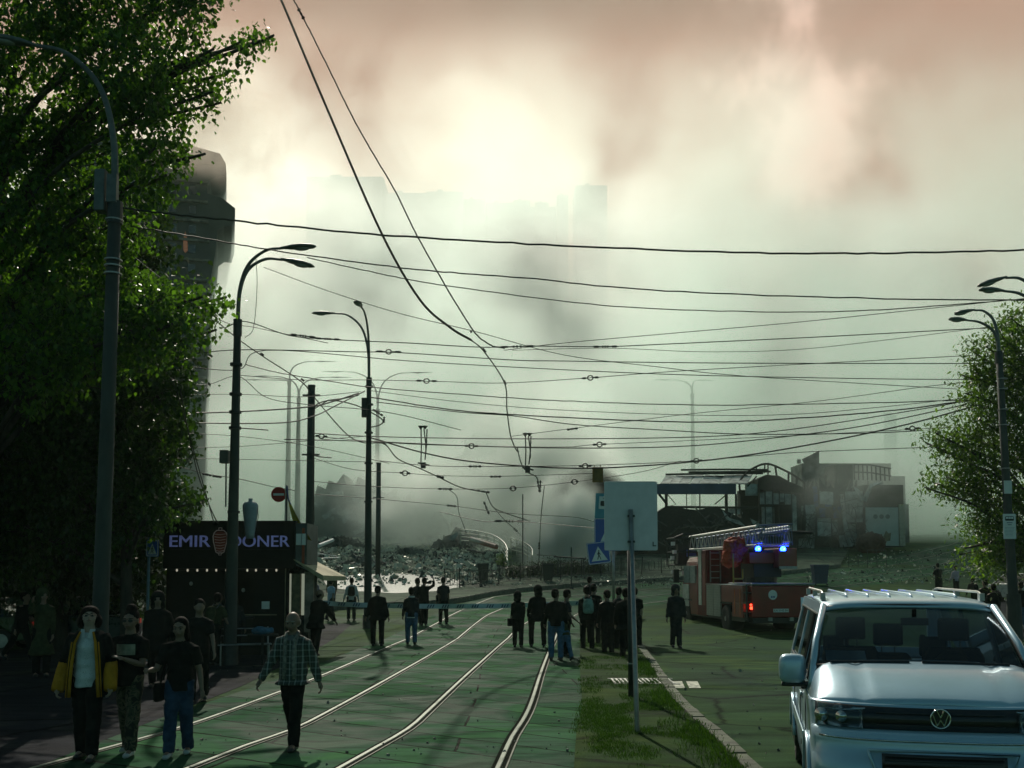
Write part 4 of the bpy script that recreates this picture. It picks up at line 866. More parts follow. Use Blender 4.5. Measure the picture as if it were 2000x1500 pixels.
    if near:
        ey = MB()
        for s in (1, -1): hball(ey, (s * .031, -.079, .1), .0115, (1, .7, .7))
        ey.build('eyes', mat('eye', (.05, .05, .05), .2), e, smooth=True)
        lp = MB().tube([hm(-.024, -.0885, .045), hm(0, -.0985, .046), hm(.024, -.0885, .045)], [.003, .006, .003], 6); lp.build('lips', mat('lips', (.22, .08, .07), .5), e, smooth=True)
        br = MB()
        for s in (1, -1): br.tube([hm(s * .014, -.094, .121), hm(s * .035, -.088, .126), hm(s * .055, -.07, .12)], [.004, .005, .003], 5)
        br.build('eyebrows', hairm or hairdk, e)
    # hair, hat
    Hh = MB(); hmt = hairm or hairdk
    if hair in ('short', 'long', 'wild', 'beanie', 'hood', 'cap', 'pony'):
        hball(Hh, (0, .024, .137), .094, (.9, 1.02, 1.0)); hball(Hh, (0, .05, .095), .078, (1, .8, 1.05))
        if hair == 'long': 
            for s in (1, -1): hball(Hh, (s * .062, .02, .06), .04, (.8, 1.2, 2.6))
            hball(Hh, (0, .07, -.0), .085, (1.1, .6, 1.5))
        if hair == 'wild':
            for s in (1, -1): hball(Hh, (s * .083, .015, .07), .045, (.9, 1.2, 1.6))
            hball(Hh, (0, .01, .165), .085, (1.1, 1.1, .8))
        if hair == 'beanie': hball(Hh, (0, .03, .19), .09, (1.0, 1.05, 1.1))
        if hair == 'pony': hball(Hh, (0, .02, .22), .06, (1., 1., 1.)); hball(Hh, (0, .05, .02), .07, (1.15, .7, 1.2))
        if hair == 'hood': hball(Hh, (0, .03, .12), .115, (1, 1.05, 1.15)); hball(Hh, (0, .05, -.0), .1, (1.2, .8, .8))
        if hair == 'cap': Hh.rings([[hm(.06 * cos(2 * pi * q / 10), -.10 + .06 * sin(2 * pi * q / 10), z) for q in range(10)] for z in (.148, .16)])
    if hair == 'rim': hball(Hh, (0, .058, .085), .066, (1.18, .55, .95)); [hball(Hh, (s * .07, .03, .1), .024, (.6, 1.3, 1.3)) for s in (1, -1)]
    remesh(Hh, {'hood': 'hood', 'beanie': 'hat', 'cap': 'cap'}.get(hair, 'hair'), top if hair == 'hood' else hmt, e, .01 if near else .018, 2)
    # top
    Tm = MB(); w = bulk
    pr = [(-.1, .165, .13), (.04, .17, .135), (.18, .16, .125), (.34, .165, .13), (.41, .15, .12), (.47, .11, .09), (.51, .078, .074), (.53, .07, .07)]
    if coat: pr = [(-coat, .2 + coat * .12, .16 + coat * .1), (-coat * .5, .19, .15)] + pr[0:]
    Tm.rings([ering(T(0, .0, z) if z > -.12 else pel + Vector((0, sin(rl) * -z * .3, z)), a * w, d * w, ax=(X1, bk) if z > -.12 else None) for z, a, d in pr])
    for s in (1, -1):
        sh, eb, wr, d2 = AR[s]; s0 = T(s * .07, 0, .455)
        if sleeve == 'long': Tm.tube([s0, sh, sh.lerp(eb, .5), eb, eb.lerp(wr, .5), wr - d2 * .005], [.062 * w, .066 * w, .063 * w, .057 * w, .052 * w, .042 * w], 10)
        elif sleeve == 'short': Tm.tube([s0, sh, sh.lerp(eb, .75)], [.065 * w, .073 * w, .07 * w], 10)
    remesh(Tm, topname, top, e, cv, 3, .015 if near else .014)
    Lm = MB(); Lm.rings([ering(pel + Vector((0, 0, z)), a, d) for z, a, d in ((-.1, .15, .12), (0, .172, .13), (.06, .165, .125), (.1, .158, .12))])
    for s in (1, -1):
        h, kn, an = legpts(s); Lm.tube([h + Vector((0, 0, .02)), h.lerp(kn, .4), kn, kn.lerp(an, .5), an + Vector((0, .0, -.03))], [.104, .1, .084, .078, .074], 12)
    remesh(Lm, legname, legs, e, cv, 3, .013 if near else .012)
    Sm = [MB(), MB()]
    for s, mb in zip((1, -1), Sm):
        an = legpts(s)[2]; tw = J[s][3] if J[s][2].z + zp > .12 else 0
        M = Matrix.Translation(an) @ Matrix.Rotation(-tw * .7 if tw < 0 else 0, 4, 'X')
        mb.rings([[M @ Vector((s * (.0 - y * .06) + a * cos(2 * pi * q / 12), y, max(-.085, z + c * sin(2 * pi * q / 12)))) for q in range(12)] for y, a, c, z in ((.075, .02, .02, -.06), (.06, .036, .045, -.045), (0, .042, .052, -.035), (-.07, .045, .035, -.052), (-.13, .046, .028, -.06), (-.175, .03, .02, -.066))])
        mb.build('shoe', shoes or shoem, e, smooth=True)
    if extra: extra(e, T, AR, HM, legpts, pel)
    return e
def backpack(m, m2=None, dz=0):
    def fn(e, T, AR, HM, lp, pel):
        q = MB().rings([ering(T(0, .2, z + dz), a, d, 12) for z, a, d in ((.06, .10, .05), (.1, .15, .085), (.3, .15, .09), (.42, .12, .07), (.46, .07, .04))]); remesh(q, 'backpack', m, e, .02, 2)
        q = MB()
        for s in (1, -1): q.tube([T(s * .1, .14, .42 + dz), T(s * .1, .06, .53), T(s * .1, -.1, .5), T(s * .12, -.15, .36), T(s * .14, .05, .12 + dz)], .014, 6)
        q.build('straps', m2 or m, e)
    return fn
def sidebag(m, s=1, low=.0, big=1.):
    def fn(e, T, AR, HM, lp, pel):
        q = MB().rings([ering(T(s * .25, .02, z), .05 * big, .14 * big, 10) for z in (-.18 - low, -.12 - low, .02 - low, .06 - low)]); remesh(q, 'shoulder_bag', m, e, .02, 1)
        MB().tube([T(s * .24, .0, .05 - low), T(s * .2, .1, .3), T(s * .1, .1, .5), T(s * -.02, 0, .56), T(-s * .05, -.13, .45), T(s * .1, -.16, .2), T(s * .24, -.04, .03 - low)], .012, 6).build('bag_strap', m, e)
    return fn
def combine(*f):
    def fn(*a): [q(*a) for q in f]
    return fn
def at(px, py, D=None): p = G(px, py); return Vector((p.x, p.y, g(p.x, p.y) + .006))
# the four nearest walkers
def jacket_man(e, T, AR, HM, lp, pel):
    # open jacket: two front panels with amber lining edges, collar, glasses
    for s in (1, -1):
        q = MB(); a = [T(s * x, y, z) for x, y, z in ((.07, -.09, .53), (.11, -.145, .42), (.135, -.16, .2), (.15, -.165, -.02), (.16, -.15, -.2))]
        b = [T(s * x, y, z) for x, y, z in ((.12, -.02, .54), (.2, -.08, .42), (.215, -.07, .2), (.22, -.08, -.02), (.23, -.06, -.21))]
        c = [T(s * x, y, z) for x, y, z in ((.12, .1, .52), (.2, .1, .42), (.21, .12, .2), (.215, .12, -.02), (.22, .12, -.2))]
        n = len(a); vs = a + b + c; fs = [(i + k * n, i + 1 + k * n, i + 1 + (k + 1) * n, i + (k + 1) * n) for i in range(n - 1) for k in (0, 1)]
        q.add(vs, fs); o = q.build('jacket_panel', C_black, e, smooth=True); m = o.modifiers.new('t', 'SOLIDIFY'); m.thickness = .018; m.offset = 0
        MB().tube(a, [.012, .016, .018, .02, .02], 8, flat=1.).tube([p + X1_(s * .035) for p in a[1:]], .008, 6).build('amber_trim', C_yel, e, smooth=True)
        sh, eb, wr, d2 = AR[s]; MB().tube([eb.lerp(wr, -.12), eb.lerp(wr, .3), wr + d2 * .02, wr + d2 * .06], [.078, .082, .074, .066], 12).build('amber_sleeve', C_yel, e, smooth=True)
        MB().tube([T(s * .15, 0, .5), sh, sh.lerp(eb, .5), eb.lerp(wr, -.1)], [.07, .088, .084, .082], 12).build('black_sleeve', C_black, e, smooth=True)
        MB().add([T(s * .015, -.11, .47), T(s * .075, -.1, .44), T(s * .08, -.04, .56), T(s * .03, -.075, .56)], [(0, 1, 2, 3)]).build('shirt_collar', C_white, e)
    hm = lambda x, y, z: HM @ Vector((x, y, z)); q = MB()
    for s in (1, -1):
        q.tube([hm(s * (.033 + .024 * cos(k * pi / 6)), -.1, .1 + .017 * sin(k * pi / 6)) for k in range(13)], .0025, 5, False); q.tube([hm(s * .057, -.099, .105), hm(s * .085, .01, .1)], .0025, 5)
    q.tube([hm(-.01, -.104, .102), hm(.01, -.104, .102)], .0025, 5); q.build('glasses', black, e)
    b = MB()
    for k in range(6): b.ball(T(0, -.142 + (.02 if k > 4 else 0) , .42 - k * .085), .006, 6, 4)
    b.build('buttons', white, e)
def X1_(a): return Vector((a, 0, 0))
def tee_man(e, T, AR, HM, lp, pel):
    v = [(-.115, -.148, .4), (.115, -.148, .4), (.11, -.152, .27), (-.11, -.152, .27)]
    g_ = MB(); n = 8; vs = []
    for j in range(5):
        for i in range(n + 1): x = -.115 + .23 * i / n; z = .41 - .032 * j; vs.append(T(x, -.163 + abs(x) ** 2 * 3.0, z))
    g_.add(vs, [(j * (n + 1) + i, j * (n + 1) + i + 1, (j + 1) * (n + 1) + i + 1, (j + 1) * (n + 1) + i) for j in range(4) for i in range(n)]); g_.build('chest_print', cloth('cream_print', (.26, .27, .2)), e, smooth=True, fix=False)
    hm = lambda x, y, z: HM @ Vector((x, y, z)); q = MB()
    for s in (1, -1): q.ball((0, 0, 0), .024, 10, 6, HM @ Matrix.Translation((s * .033, -.095, .1)), (1.1, .3, .75)); q.tube([hm(s * .055, -.095, .105), hm(s * .085, .01, .1)], .003, 5)
    q.build('sunglasses', black, e)
def scarf_man(e, T, AR, HM, lp, pel):
    q = MB()
    for s in (1, -1): q.tube([T(s * .05, .05, .56), T(s * .075, -.04, .545), T(s * .06, -.125, .46), T(s * .055, -.155, .3), T(s * .06, -.16, .1), T(s * .065, -.15, -.02)], [.02, .024, .026, .026, .026, .024], 8)
    q.build('scarf', mat('cloth_scarf', (.2, .2, .17), .9, var=.6, scale=18), e, smooth=True)
    MB().add([T(-.05, -.14, .46), T(.05, -.14, .46), T(.06, -.157, -.04), T(-.06, -.157, -.04)], [(0, 1, 2, 3)]).build('shirt_front', C_plaid, e)
    MB().add([T(-.045, -.1, .52), T(.045, -.1, .52), T(.02, -.14, .4), T(-.02, -.14, .4)], [(0, 1, 2, 3)]).build('shirt_collar', C_grey, e)
person(at(168, 1484), R(6), 'man in open black jacket with amber sleeves over a pale speckled shirt looking up', 1.8, near=True, top=C_speck, legs=C_black, hair='wild', hip=(8, -6), knee=(3, 6), arms=((4, 16, 22, 8), (4, 16, 20, 8)), head=(-22, 12), sleeve='none', topname='shirt', extra=jacket_man, skin=skin_pale, spread=.085)
person(at(250, 1474), R(-4), 'man in a black cropped t-shirt with cream chest print and mottled trousers', 1.75, near=True, top=C_black, legs=C_camo, hair='pony', hip=(10, -8), knee=(5, 10), arms=((22, 6, 92, 40), (10, 14, 55, 35)), head=(0, 3), sleeve='short', topname='t_shirt', extra=tee_man, shoes=shoew, spread=.075)
person(at(348, 1476), R(6), 'woman in black t-shirt and blue jeans with a dark shoulder bag', 1.66, near=True, top=C_black, legs=C_jeand, hair='long', hip=(-4, 12), knee=(14, 4), arms=((-5, 14, 12, 5), (22, 20, 70, 10)), head=(4, -8), sleeve='short', topname='t_shirt', extra=sidebag(C_black, -1, .05, 1.3), shoes=shoew, spread=.08, skin=skin_m)
person(at(570, 1462), R(-6), 'older balding man in plaid shirt and loose scarf walking along the rails', 1.72, near=True, top=C_plaid, legs=C_black, hair='rim', hairm=hairgr, hip=(14, -16), knee=(4, 16), arms=((-14, 17, 12, 0), (16, 20, 14, 0)), head=(10, -3), bulk=1.1, coat=.1, topname='plaid_shirt', extra=scarf_man, spread=.07)
# walkers on the left pavement
person(at(38, 1290), R(70), 'stooping walker in dark clothes at the far left mid stride', 1.78, hip=(24, -20), knee=(6, 22), lean=16, arms=((20, 8, 25, 0), (-20, 8, 20, 0)), hair='short', coat=.12)
person(at(80, 1322), R(25), 'tall person in a long dark green coat with raised hand at the far left', 1.85, top=C_olive, coat=.5, arms=((4, 8, 10, 0), (70, 10, 80, 10)), hip=(6, -4), hair='hood')
person(at(135, 1262), R(180), 'person in dark top and bright blue trousers behind the jacket man', 1.7, top=C_navy, legs=cloth('bright_blue', (.03, .12, .35)), coat=.0, hair='short')
person(at(200, 1262), R(190), 'person in a light blue top standing under the poplar', 1.7, top=cloth('sky_blue', (.06, .22, .42)), legs=C_navy, hair='short')
person(at(305, 1345), R(10), 'bulky figure in black coat close behind the woman', 1.82, coat=.25, bulk=1.15, hair='hood', hip=(8, -6), knee=(0, 8))
person(at(386, 1372), R(12), 'person in black with bare forearm walking behind the woman', 1.75, top=C_black, sleeve='short', hip=(-10, 12), knee=(14, 2), arms=((8, 14, 10, 0), (5, 10, 10, 0)))
person(at(418, 1300), R(150), 'person with a pale shoulder strap bending over the kiosk counter', 1.72, top=C_olive, lean=12, sleeve='short', extra=backpack(C_olive, C_grey), arms=((30, 12, 50, 10), (10, 8, 10, 0)))
person(at(455, 1296), R(200), 'dark haired customer in black facing the kiosk window', 1.7, top=C_char, hair='long')
person(at(577, 1268), R(12), 'grey haired man in a striped polo shirt by the kiosk corner', 1.7, top=C_stripe, legs=C_char, hair='rim', hairm=hairgr, sleeve='short', arms=((20, 16, 60, 30), (12, 14, 40, 20)), topname='polo_shirt', skin=skin_pale, bulk=1.1)
person(at(617, 1282), R(160), 'broad man in a black coat leaning forward beside the kiosk awning', 1.78, coat=.22, lean=18, bulk=1.25, hair='rim', hip=(6, -10), knee=(0, 6), arms=((25, 14, 40, 10), (15, 14, 20, 0)))
person(at(612, 1208), R(170), 'person in a faded pink shirt behind the tape near the kiosk', 1.72, top=C_pink, legs=C_char, arms=((4, 12, 30, 10), (4, 12, 30, 0)), sleeve='long', topname='shirt')
person(at(646, 1212), R(140), 'man in a pale blue shirt walking away under the tape', 1.7, top=C_lblue, legs=C_char, hip=(18, -16), knee=(4, 14), sleeve='short', topname='shirt', arms=((14, 10, 18, 0), (-14, 10, 12, 0)))
person(at(686, 1212), R(188), 'person in a white shirt carrying a black backpack', 1.72, top=C_white, legs=C_char, extra=backpack(C_black), sleeve='long', topname='shirt')
person(at(648, 1188), R(200), 'person in a teal cap just beyond the awning edge', 1.75, top=C_olive, legs=C_char, hair='cap', hairm=C_teal)
person(at(737, 1262), R(178), 'heavyset person in a wide dark coat beside the lamp post', 1.78, coat=.18, bulk=1.25, spread=.12, arms=((2, 14, 8, 0), (2, 14, 8, 0)))
person(at(803, 1259), R(184), 'person with white collar and belt over blue jeans watching', 1.74, top=C_char, legs=C_jean, spread=.09, extra=lambda e, T, AR, HM, lp, pel: (MB().rings([ering(T(0, .01, z), .1, .085, 14) for z in (.5, .545)]).build('white_collar', C_white, e, smooth=True), MB().rings([ering(pel + Vector((0, 0, z)), .176, .142, 14) for z in (-.12, -.09)]).build('shirt_hem', C_white, e, smooth=True)))
person(at(828, 1222), R(175), 'dark figure holding one arm up to the head behind the tape', 1.82, coat=.1, bulk=1.1, arms=((4, 10, 10, 0), (110, 30, 120, 20)))
person(at(815, 1221), R(185), 'figure close behind the one with raised arm', 1.8, coat=.15, top=C_char)
person(at(866, 1219), R(200), 'slim person in black with a round shoulder bag', 1.82, extra=sidebag(C_black, 1, -.1, .9), sleeve='short', top=C_char)
GR = 'onlookers standing on the track bed'
person(at(1012, 1264), R(172), 'onlooker with a large bag swinging at the left hip, leftmost of the crowd', 1.62, group=GR, hair='hood', coat=.05, extra=sidebag(C_black, 1, .08, 1.8), spread=.11)
person(at(1050, 1264), R(182), 'tallest hooded onlooker with feet apart in black', 1.8, group=GR, coat=.2, spread=.17, bulk=1.1, hair='hood')
person(at(1086, 1290), R(174), 'onlooker in a black top and light blue jeans with back turned', 1.78, group=GR, top=C_black, legs=C_jean, bulk=1.1, arms=((4, 12, 20, 8), (4, 12, 20, 8)))
person(at(1107, 1282), R(95), 'onlooker in profile turning towards a neighbour in a short sleeved top', 1.74, group=GR, sleeve='short', top=C_char, head=(6, 0), arms=((8, 6, 14, 0), (12, 6, 30, 0)))
person(at(1104, 1290), R(205), 'child in pale jeans leaning over with long dark hair', 1.28, group=GR, top=C_olive, legs=C_jean, hair='long', lean=30, hip=(14, -14), knee=(6, 16), arms=((30, 10, 20, 0), (80, 40, 10, 0)))
person(at(1147, 1272), R(186), 'onlooker with pale green topped backpack among the crowd', 1.8, group=GR, coat=.1, bulk=1.12, extra=backpack(C_teal, C_teal, .02))
person(at(1160, 1262), R(176), 'onlooker in a dark jacket right beside the backpack', 1.84, group=GR, coat=.15)
person(at(1152, 1222), R(180), 'person in a cap holding a camera above the crowd', 1.86, group=GR, hair='cap', arms=((62, 6, 95, 40), (62, 6, 95, 40)), top=C_char)
person(at(1187, 1280), R(190), 'onlooker with pale shoes in the dark knot by the sign post', 1.72, group=GR, shoes=shoew, coat=.1)
person(at(1206, 1272), R(120), 'onlooker seen from the side turning right in the knot', 1.78, group=GR, head=(4, 20), top=C_char)
person(at(1224, 1290), R(184), 'broad onlooker just left of the steel posts', 1.8, group=GR, bulk=1.25, coat=.2)
person(at(1240, 1268), R(178), 'onlooker in short sleeves half hidden by the steel posts', 1.76, group=GR, sleeve='short', skin=skin_pale)
person(at(1321, 1266), R(4), 'firefighter in a dark suit and grey hood walking towards the camera', 1.82, top=C_char, legs=C_char, hair='hood', hip=(4, -6), knee=(0, 8), arms=((-6, 16, 14, 6), (8, 16, 14, 6)), spread=.07, bulk=1.1, topname='fire_jacket')
person(at(885, 1046), R(170), 'distant firefighter with yellow stripes standing in the smoke', 1.9, top=cloth('dull_yellow', (.25, .24, .06)), legs=C_olive, bulk=1.2, hair='beanie', hairm=C_white)
# right pavement
person(at(1834, 1166), R(185), 'person in black with crossed arms beyond the van roof', 1.78, sleeve='short', skin=skin_pale, arms=((20, 10, 80, 40), (20, 10, 80, 40)))
person(at(1868, 1163), R(185), 'person in a pale pink top beyond the van roof', 1.6, top=C_pink)
person(at(1926, 1222), R(178), 'dark figure beside the right tree nearest the white car', 1.75, coat=.1)
person(at(1944, 1240), R(178), 'dark figure between the lamp post and the van roof', 1.75, coat=.2)
person(at(1905, 1196), R(178), 'stooping dark figure left under the right tree', 1.6, lean=25)
person(at(1996, 1232), R(182), 'person in blue jeans behind the right lamp post', 1.75, legs=C_jean)
# ---------------------------------------------------------------- doner kiosk
D = 27.0; kb = Vector((X(318, D), D, 0)); k_ = empty('kiosk', kb, label='black doner kiosk with lit lettering, awning and a string of bulbs', cat='kiosk')
blackp = mat('kiosk_black_panel', (.008, .010, .009), .6, var=.3, spec=.12); kgrey = mat('kiosk_frame', (.018, .022, .022), .6, spec=.2)
w = X(575, D) - X(318, D); zt = Z(1020, D); zs = Z(1110, D); dp = 3.2
MB().box(0, w, 0, .35, zs, zt).box(-.05, w + .02, -.02, .37, zt, zt + .04).build('sign_band', blackp, k_)
MB().box(.05, w, .35, 1.8, zs - .05, zt - .1).build('roof', kgrey, k_)
MB().box(0, w, 1.7, 1.8, 0, zs).box(0, .1, .3, 1.6, 0, zs).build('wall', blackp, k_)
MB().box(0, w - .3, .3, .36, 0, 1.0).box(.0, 1.55, .3, .35, 1.0, zs - .06).box(w - 1.15, w - .32, .3, .35, 1.0, zs - .06).box(w - .32, w - .2, .28, .4, 0, zs).build('front_wall', blackp, k_)
f = MB().box(w - .3, w - .28, .24, .28, 0, zs).box(w - 1.9, w - .5, .2, .24, 1.05, 1.08)
f.build('door_trim', mat('brass_trim', (.22, .2, .13), .4, .5), k_)
counter = MB().box(1.5, w - 1.1, .1, .5, .95, 1.02); counter.build('counter', kgrey, k_)
letm = mat('letter_blue', (.25, .3, .62), .4, emit=(.30, .36, .85), es=.08); 
def ltr(s, x0, x1, zc, h):
    o = text(s, 1., letm, k_, (0, 0, 0), depth=.03, bold=0); o.data.update(); xs_ = [v.co.x for v in o.data.vertices]; ys_ = [v.co.y for v in o.data.vertices]
    sx, sy = (x1 - x0) / (max(xs_) - min(xs_)), h / (max(ys_) - min(ys_))
    for v in o.data.vertices: v.co.x = (v.co.x - min(xs_)) * sx; v.co.y = (v.co.y - (max(ys_) + min(ys_)) / 2) * sy
    o.location = (x0, -.03, zc); return o
h = (Z(1046, D) - Z(1068, D)) ; zc = Z(1057, D)
ltr('EMIR', X(331, D) - kb.x, X(410, D) - kb.x, zc, h); ltr('DONER', X(449, D) - kb.x, X(565, D) - kb.x, zc, h)
MB().box(X(333, D) - kb.x, X(409, D) - kb.x, -.01, -.003, Z(1074, D), Z(1073, D)).box(X(474, D) - kb.x, X(563, D) - kb.x, -.01, -.003, Z(1074, D), Z(1073, D)).build('underline', kgrey, k_)
# doner emblem
s = D / F; cx, cz = X(429.5, D) - kb.x, Z(1058, D); out_ = [(-7, 22), (-12, 17), (-14, 10), (-13, 0), (-10, -12), (-8, -20), (-5, -22), (5, -22), (8, -20), (10, -12), (13, 0), (14, 10), (12, 17), (7, 22)]
out_ = [(a * s * 1.0, b_ * s) for a, b_ in out_]
MB().prism([(cx + a * .86, cz + b_ * .9) for a, b_ in out_], -.02, -.005).build('emblem_meat', mat('doner_red', (.07, .014, .006), .6, emit=(.5, .07, .02), es=.01), k_)
em = MB(); em.tube([Vector((cx + a, -.03, cz + b_)) for a, b_ in out_ + out_[:1]], .012, 6, False)
em.tube([(cx - 3 * s, -.03, cz + 22 * s), (cx - 3 * s, -.03, cz + 27 * s), (cx + 3 * s, -.03, cz + 27 * s), (cx + 3 * s, -.03, cz + 22 * s)], .01, 6); em.tube([(cx - 2.5 * s, -.03, cz - 22 * s), (cx - 2.5 * s, -.03, cz - 26 * s), (cx + 2.5 * s, -.03, cz - 26 * s), (cx + 2.5 * s, -.03, cz - 22 * s)], .01, 6)
for k in range(7): em.tube([(cx - (12 - k * .7) * s, -.035, cz + (15 - k * 5.4) * s), (cx, -.035, cz + (13.5 - k * 5.4) * s), (cx + (12 - k * .7) * s, -.035, cz + (15.5 - k * 5.4) * s)], .007, 5)
em.build('emblem_outline', mat('emblem_cream', (.25, .22, .2), .5, emit=(.6, .55, .5), es=.04), k_)
bl = mat('warm_bulb', (.8, .75, .6), .3, emit=(1., .9, .7), es=.3)
for px in (343, 364, 383, 402, 420, 440, 481, 498, 519, 538): MB().ball((X(px, D) - kb.x, .1, zs - .05), .028, 8, 6, sc=(1, 1, 1.4)).build('bulb', bl, k_, smooth=True)
MB().tube([(.3, .1, zs - .01), (w - .4, .1, zs - .01)], .008, 5).build('bulb_string', black, k_)
# right flank: end sign boxes, glazed door and striped awning
xw = w; MB().box(xw, xw + .3, .1, 1.6, zs + .1, zt - .02).build('side_band', mat('side_sign_grey', (.07, .085, .085), .5, var=.5, scale=3), k_)
MB().box(xw + .18, xw + .24, .04, .1, zs + .1, zt - .15).build('orange_strip', mat('orange_sign', (.3, .06, .02), .5), k_)
MB().box(xw + .02, xw + .16, .05, .095, zt - .6, zt - .3).box(xw + .18, xw + .28, .02, .035, zt - .6, zt - .3).build('side_poster', signwhite, k_)
aw = MB(); z0, z1 = Z(1092, D), Z(1128, D); vs = [(xw + .02, .0, z0), (xw + .02, 2.6, z0), (xw + 1.0, 2.6, z1 + .12), (xw + 1.0, .0, z1 + .12), (xw + 1.02, .0, z1 - .06), (xw + 1.02, 2.6, z1 - .06)]
vs = [(xw + .02, .0, z0), (xw + .02, 2.6, z0 + .0), (xw + .98, 2.3, z1 + .02), (xw + .80, -.25, z1 + .06), (xw + .80, -.25, z1 - .08), (xw + .98, 2.3, z1 - .1)]
vs[0] = (xw - .02, -.0, z0); o = aw.add(vs, [(0, 1, 2, 3), (3, 2, 5, 4), (0, 3, 4)]).build('awning', mat('awning_cream', (.42, .38, .24), .8, var=.15), k_); sm = o.modifiers.new('t', 'SOLIDIFY'); sm.thickness = .02
MB().tube([(xw + .05, 0, z0 - .15), (xw + .8, -.2, z1)], .015).tube([(xw + .05, 2.3, z0 - .15), (xw + .95, 2.2, z1)], .015).build('awning_arm', steel, k_)
gl = mat('kiosk_glow_glass', (.35, .36, .28), .3, emit=(.75, .8, .6), es=.22)
MB().box(w - .25, w - .15, .35, .4, 1.05, 2.15).box(w + .12, w + .2, .35, .4, 1.05, 2.15).build('lit_pane', gl, k_)
MB().box(w - .14, w + .1, .3, .4, 1.05, 2.15).build('poster_panel', mat('poster_tan', (.16, .13, .07), .6, var=.5), k_)
MB().box(w + .21, w + .45, .3, .4, .6, 2.2).build('leaning_poster', mat('poster_faded', (.3, .24, .2), .6, var=.5, scale=4), k_)
MB().box(w - .28, w + .25, .38, 1.6, 0, 1.0).box(w + .05, w + .3, .42, 1.6, 0, zs + .1).build('side_wall', kgrey, k_)
# inflatable doner on the roof
e = empty('doner_figure', (X(490, D - .4), D - .55, Z(1052, D - .4)), label='pale blue grey doner cone figure standing on the kiosk sign', cat='advertising figure')
s = (D - .5) / F; pr = [(0, 8), (10, 9), (25, 11), (40, 13), (55, 15), (65, 15), (70, 12), (72, 5), (73, 4), (78, 4), (78.5, 1)]
MB().rings([[(r * s * cos(2 * pi * q / 20), r * s * .9 * sin(2 * pi * q / 20), z * s) for q in range(20)] for z, r in pr]).build('cone', mat('figure_bluegrey', (.3, .36, .42), .6, var=.12), e, smooth=True)
MB().tube([(15 * s, -.03, 60 * s), (16 * s, -.03, 40 * s), (12 * s, -.03, 22 * s)], .008, 5).build('strap', black, e)
# menu boards, stickers and goods in the window
MB().box(X(508, D) , X(523, D), D + .22, D + .26, Z(1190, D), Z(1175, D)).build('paper_notice', white, label='white paper notice taped to the dark kiosk front', cat='notice')
for px, py, c, nm in ((368, 1140, (.3, .3, .28), 'small round pale sticker left on the kiosk glass'), (453, 1126, (.25, .22, .2), 'small pale badge under the kiosk bulbs'), (471, 1153, (.4, .35, .3), 'tiny pale badge right on the kiosk glass')):
    MB().prism([(X(px, D) + .045 * cos(k * pi / 8), Z(py, D) + .055 * sin(k * pi / 8)) for k in range(16)], D + .23, D + .25).build('sticker', mat('sticker' + nm[:9], c, .6), label=nm, cat='sticker')
# bench rails in front of the kiosk
e = empty('metal_bench', at(478, 1300), R(18), label='metal slatted bench with pale rails in front of the kiosk', cat='bench')
for i, (z, y) in enumerate(((.48, 0), (.48, .14), (.48, .28), (.68, .36), (.84, .4))): MB().tube([(-.62, y, z), (.62, y, z)], .016, 6).build('rail', steel, e)
for s_ in (-1, 1): MB().tube([(s_ * .55, 0, 0), (s_ * .55, 0, .47), (s_ * .55, .3, .47), (s_ * .55, .4, .88)], .018, 6).tube([(s_ * .55, .3, .47), (s_ * .55, .34, 0)], .018, 6).build('leg', steel, e)
e = empty('cafe_table', at(512, 1302), label='round cafe table with a blue cloth heap beside the kiosk door', cat='table')
MB().tube([(0, 0, .72), (0, 0, .75)], .36, 20).build('table_top', kgrey, e); MB().tube([(0, 0, .02), (0, 0, .72)], .03).tube([(0, 0, 0), (0, 0, .02)], .22, 14).build('stand', kgrey, e)
q = MB().ball((0, 0, .0), .25, 14, 8, sc=(1.1, .8, .4)); o = remesh(q, 'cloth_heap', cloth('dull_blue', (.05, .14, .22)), None, .03, 2, .03); o.location = at(512, 1302) + Vector((0, 0, .82)); tag(o, 'crumpled blue cloth heaped on the cafe table', 'cloth')
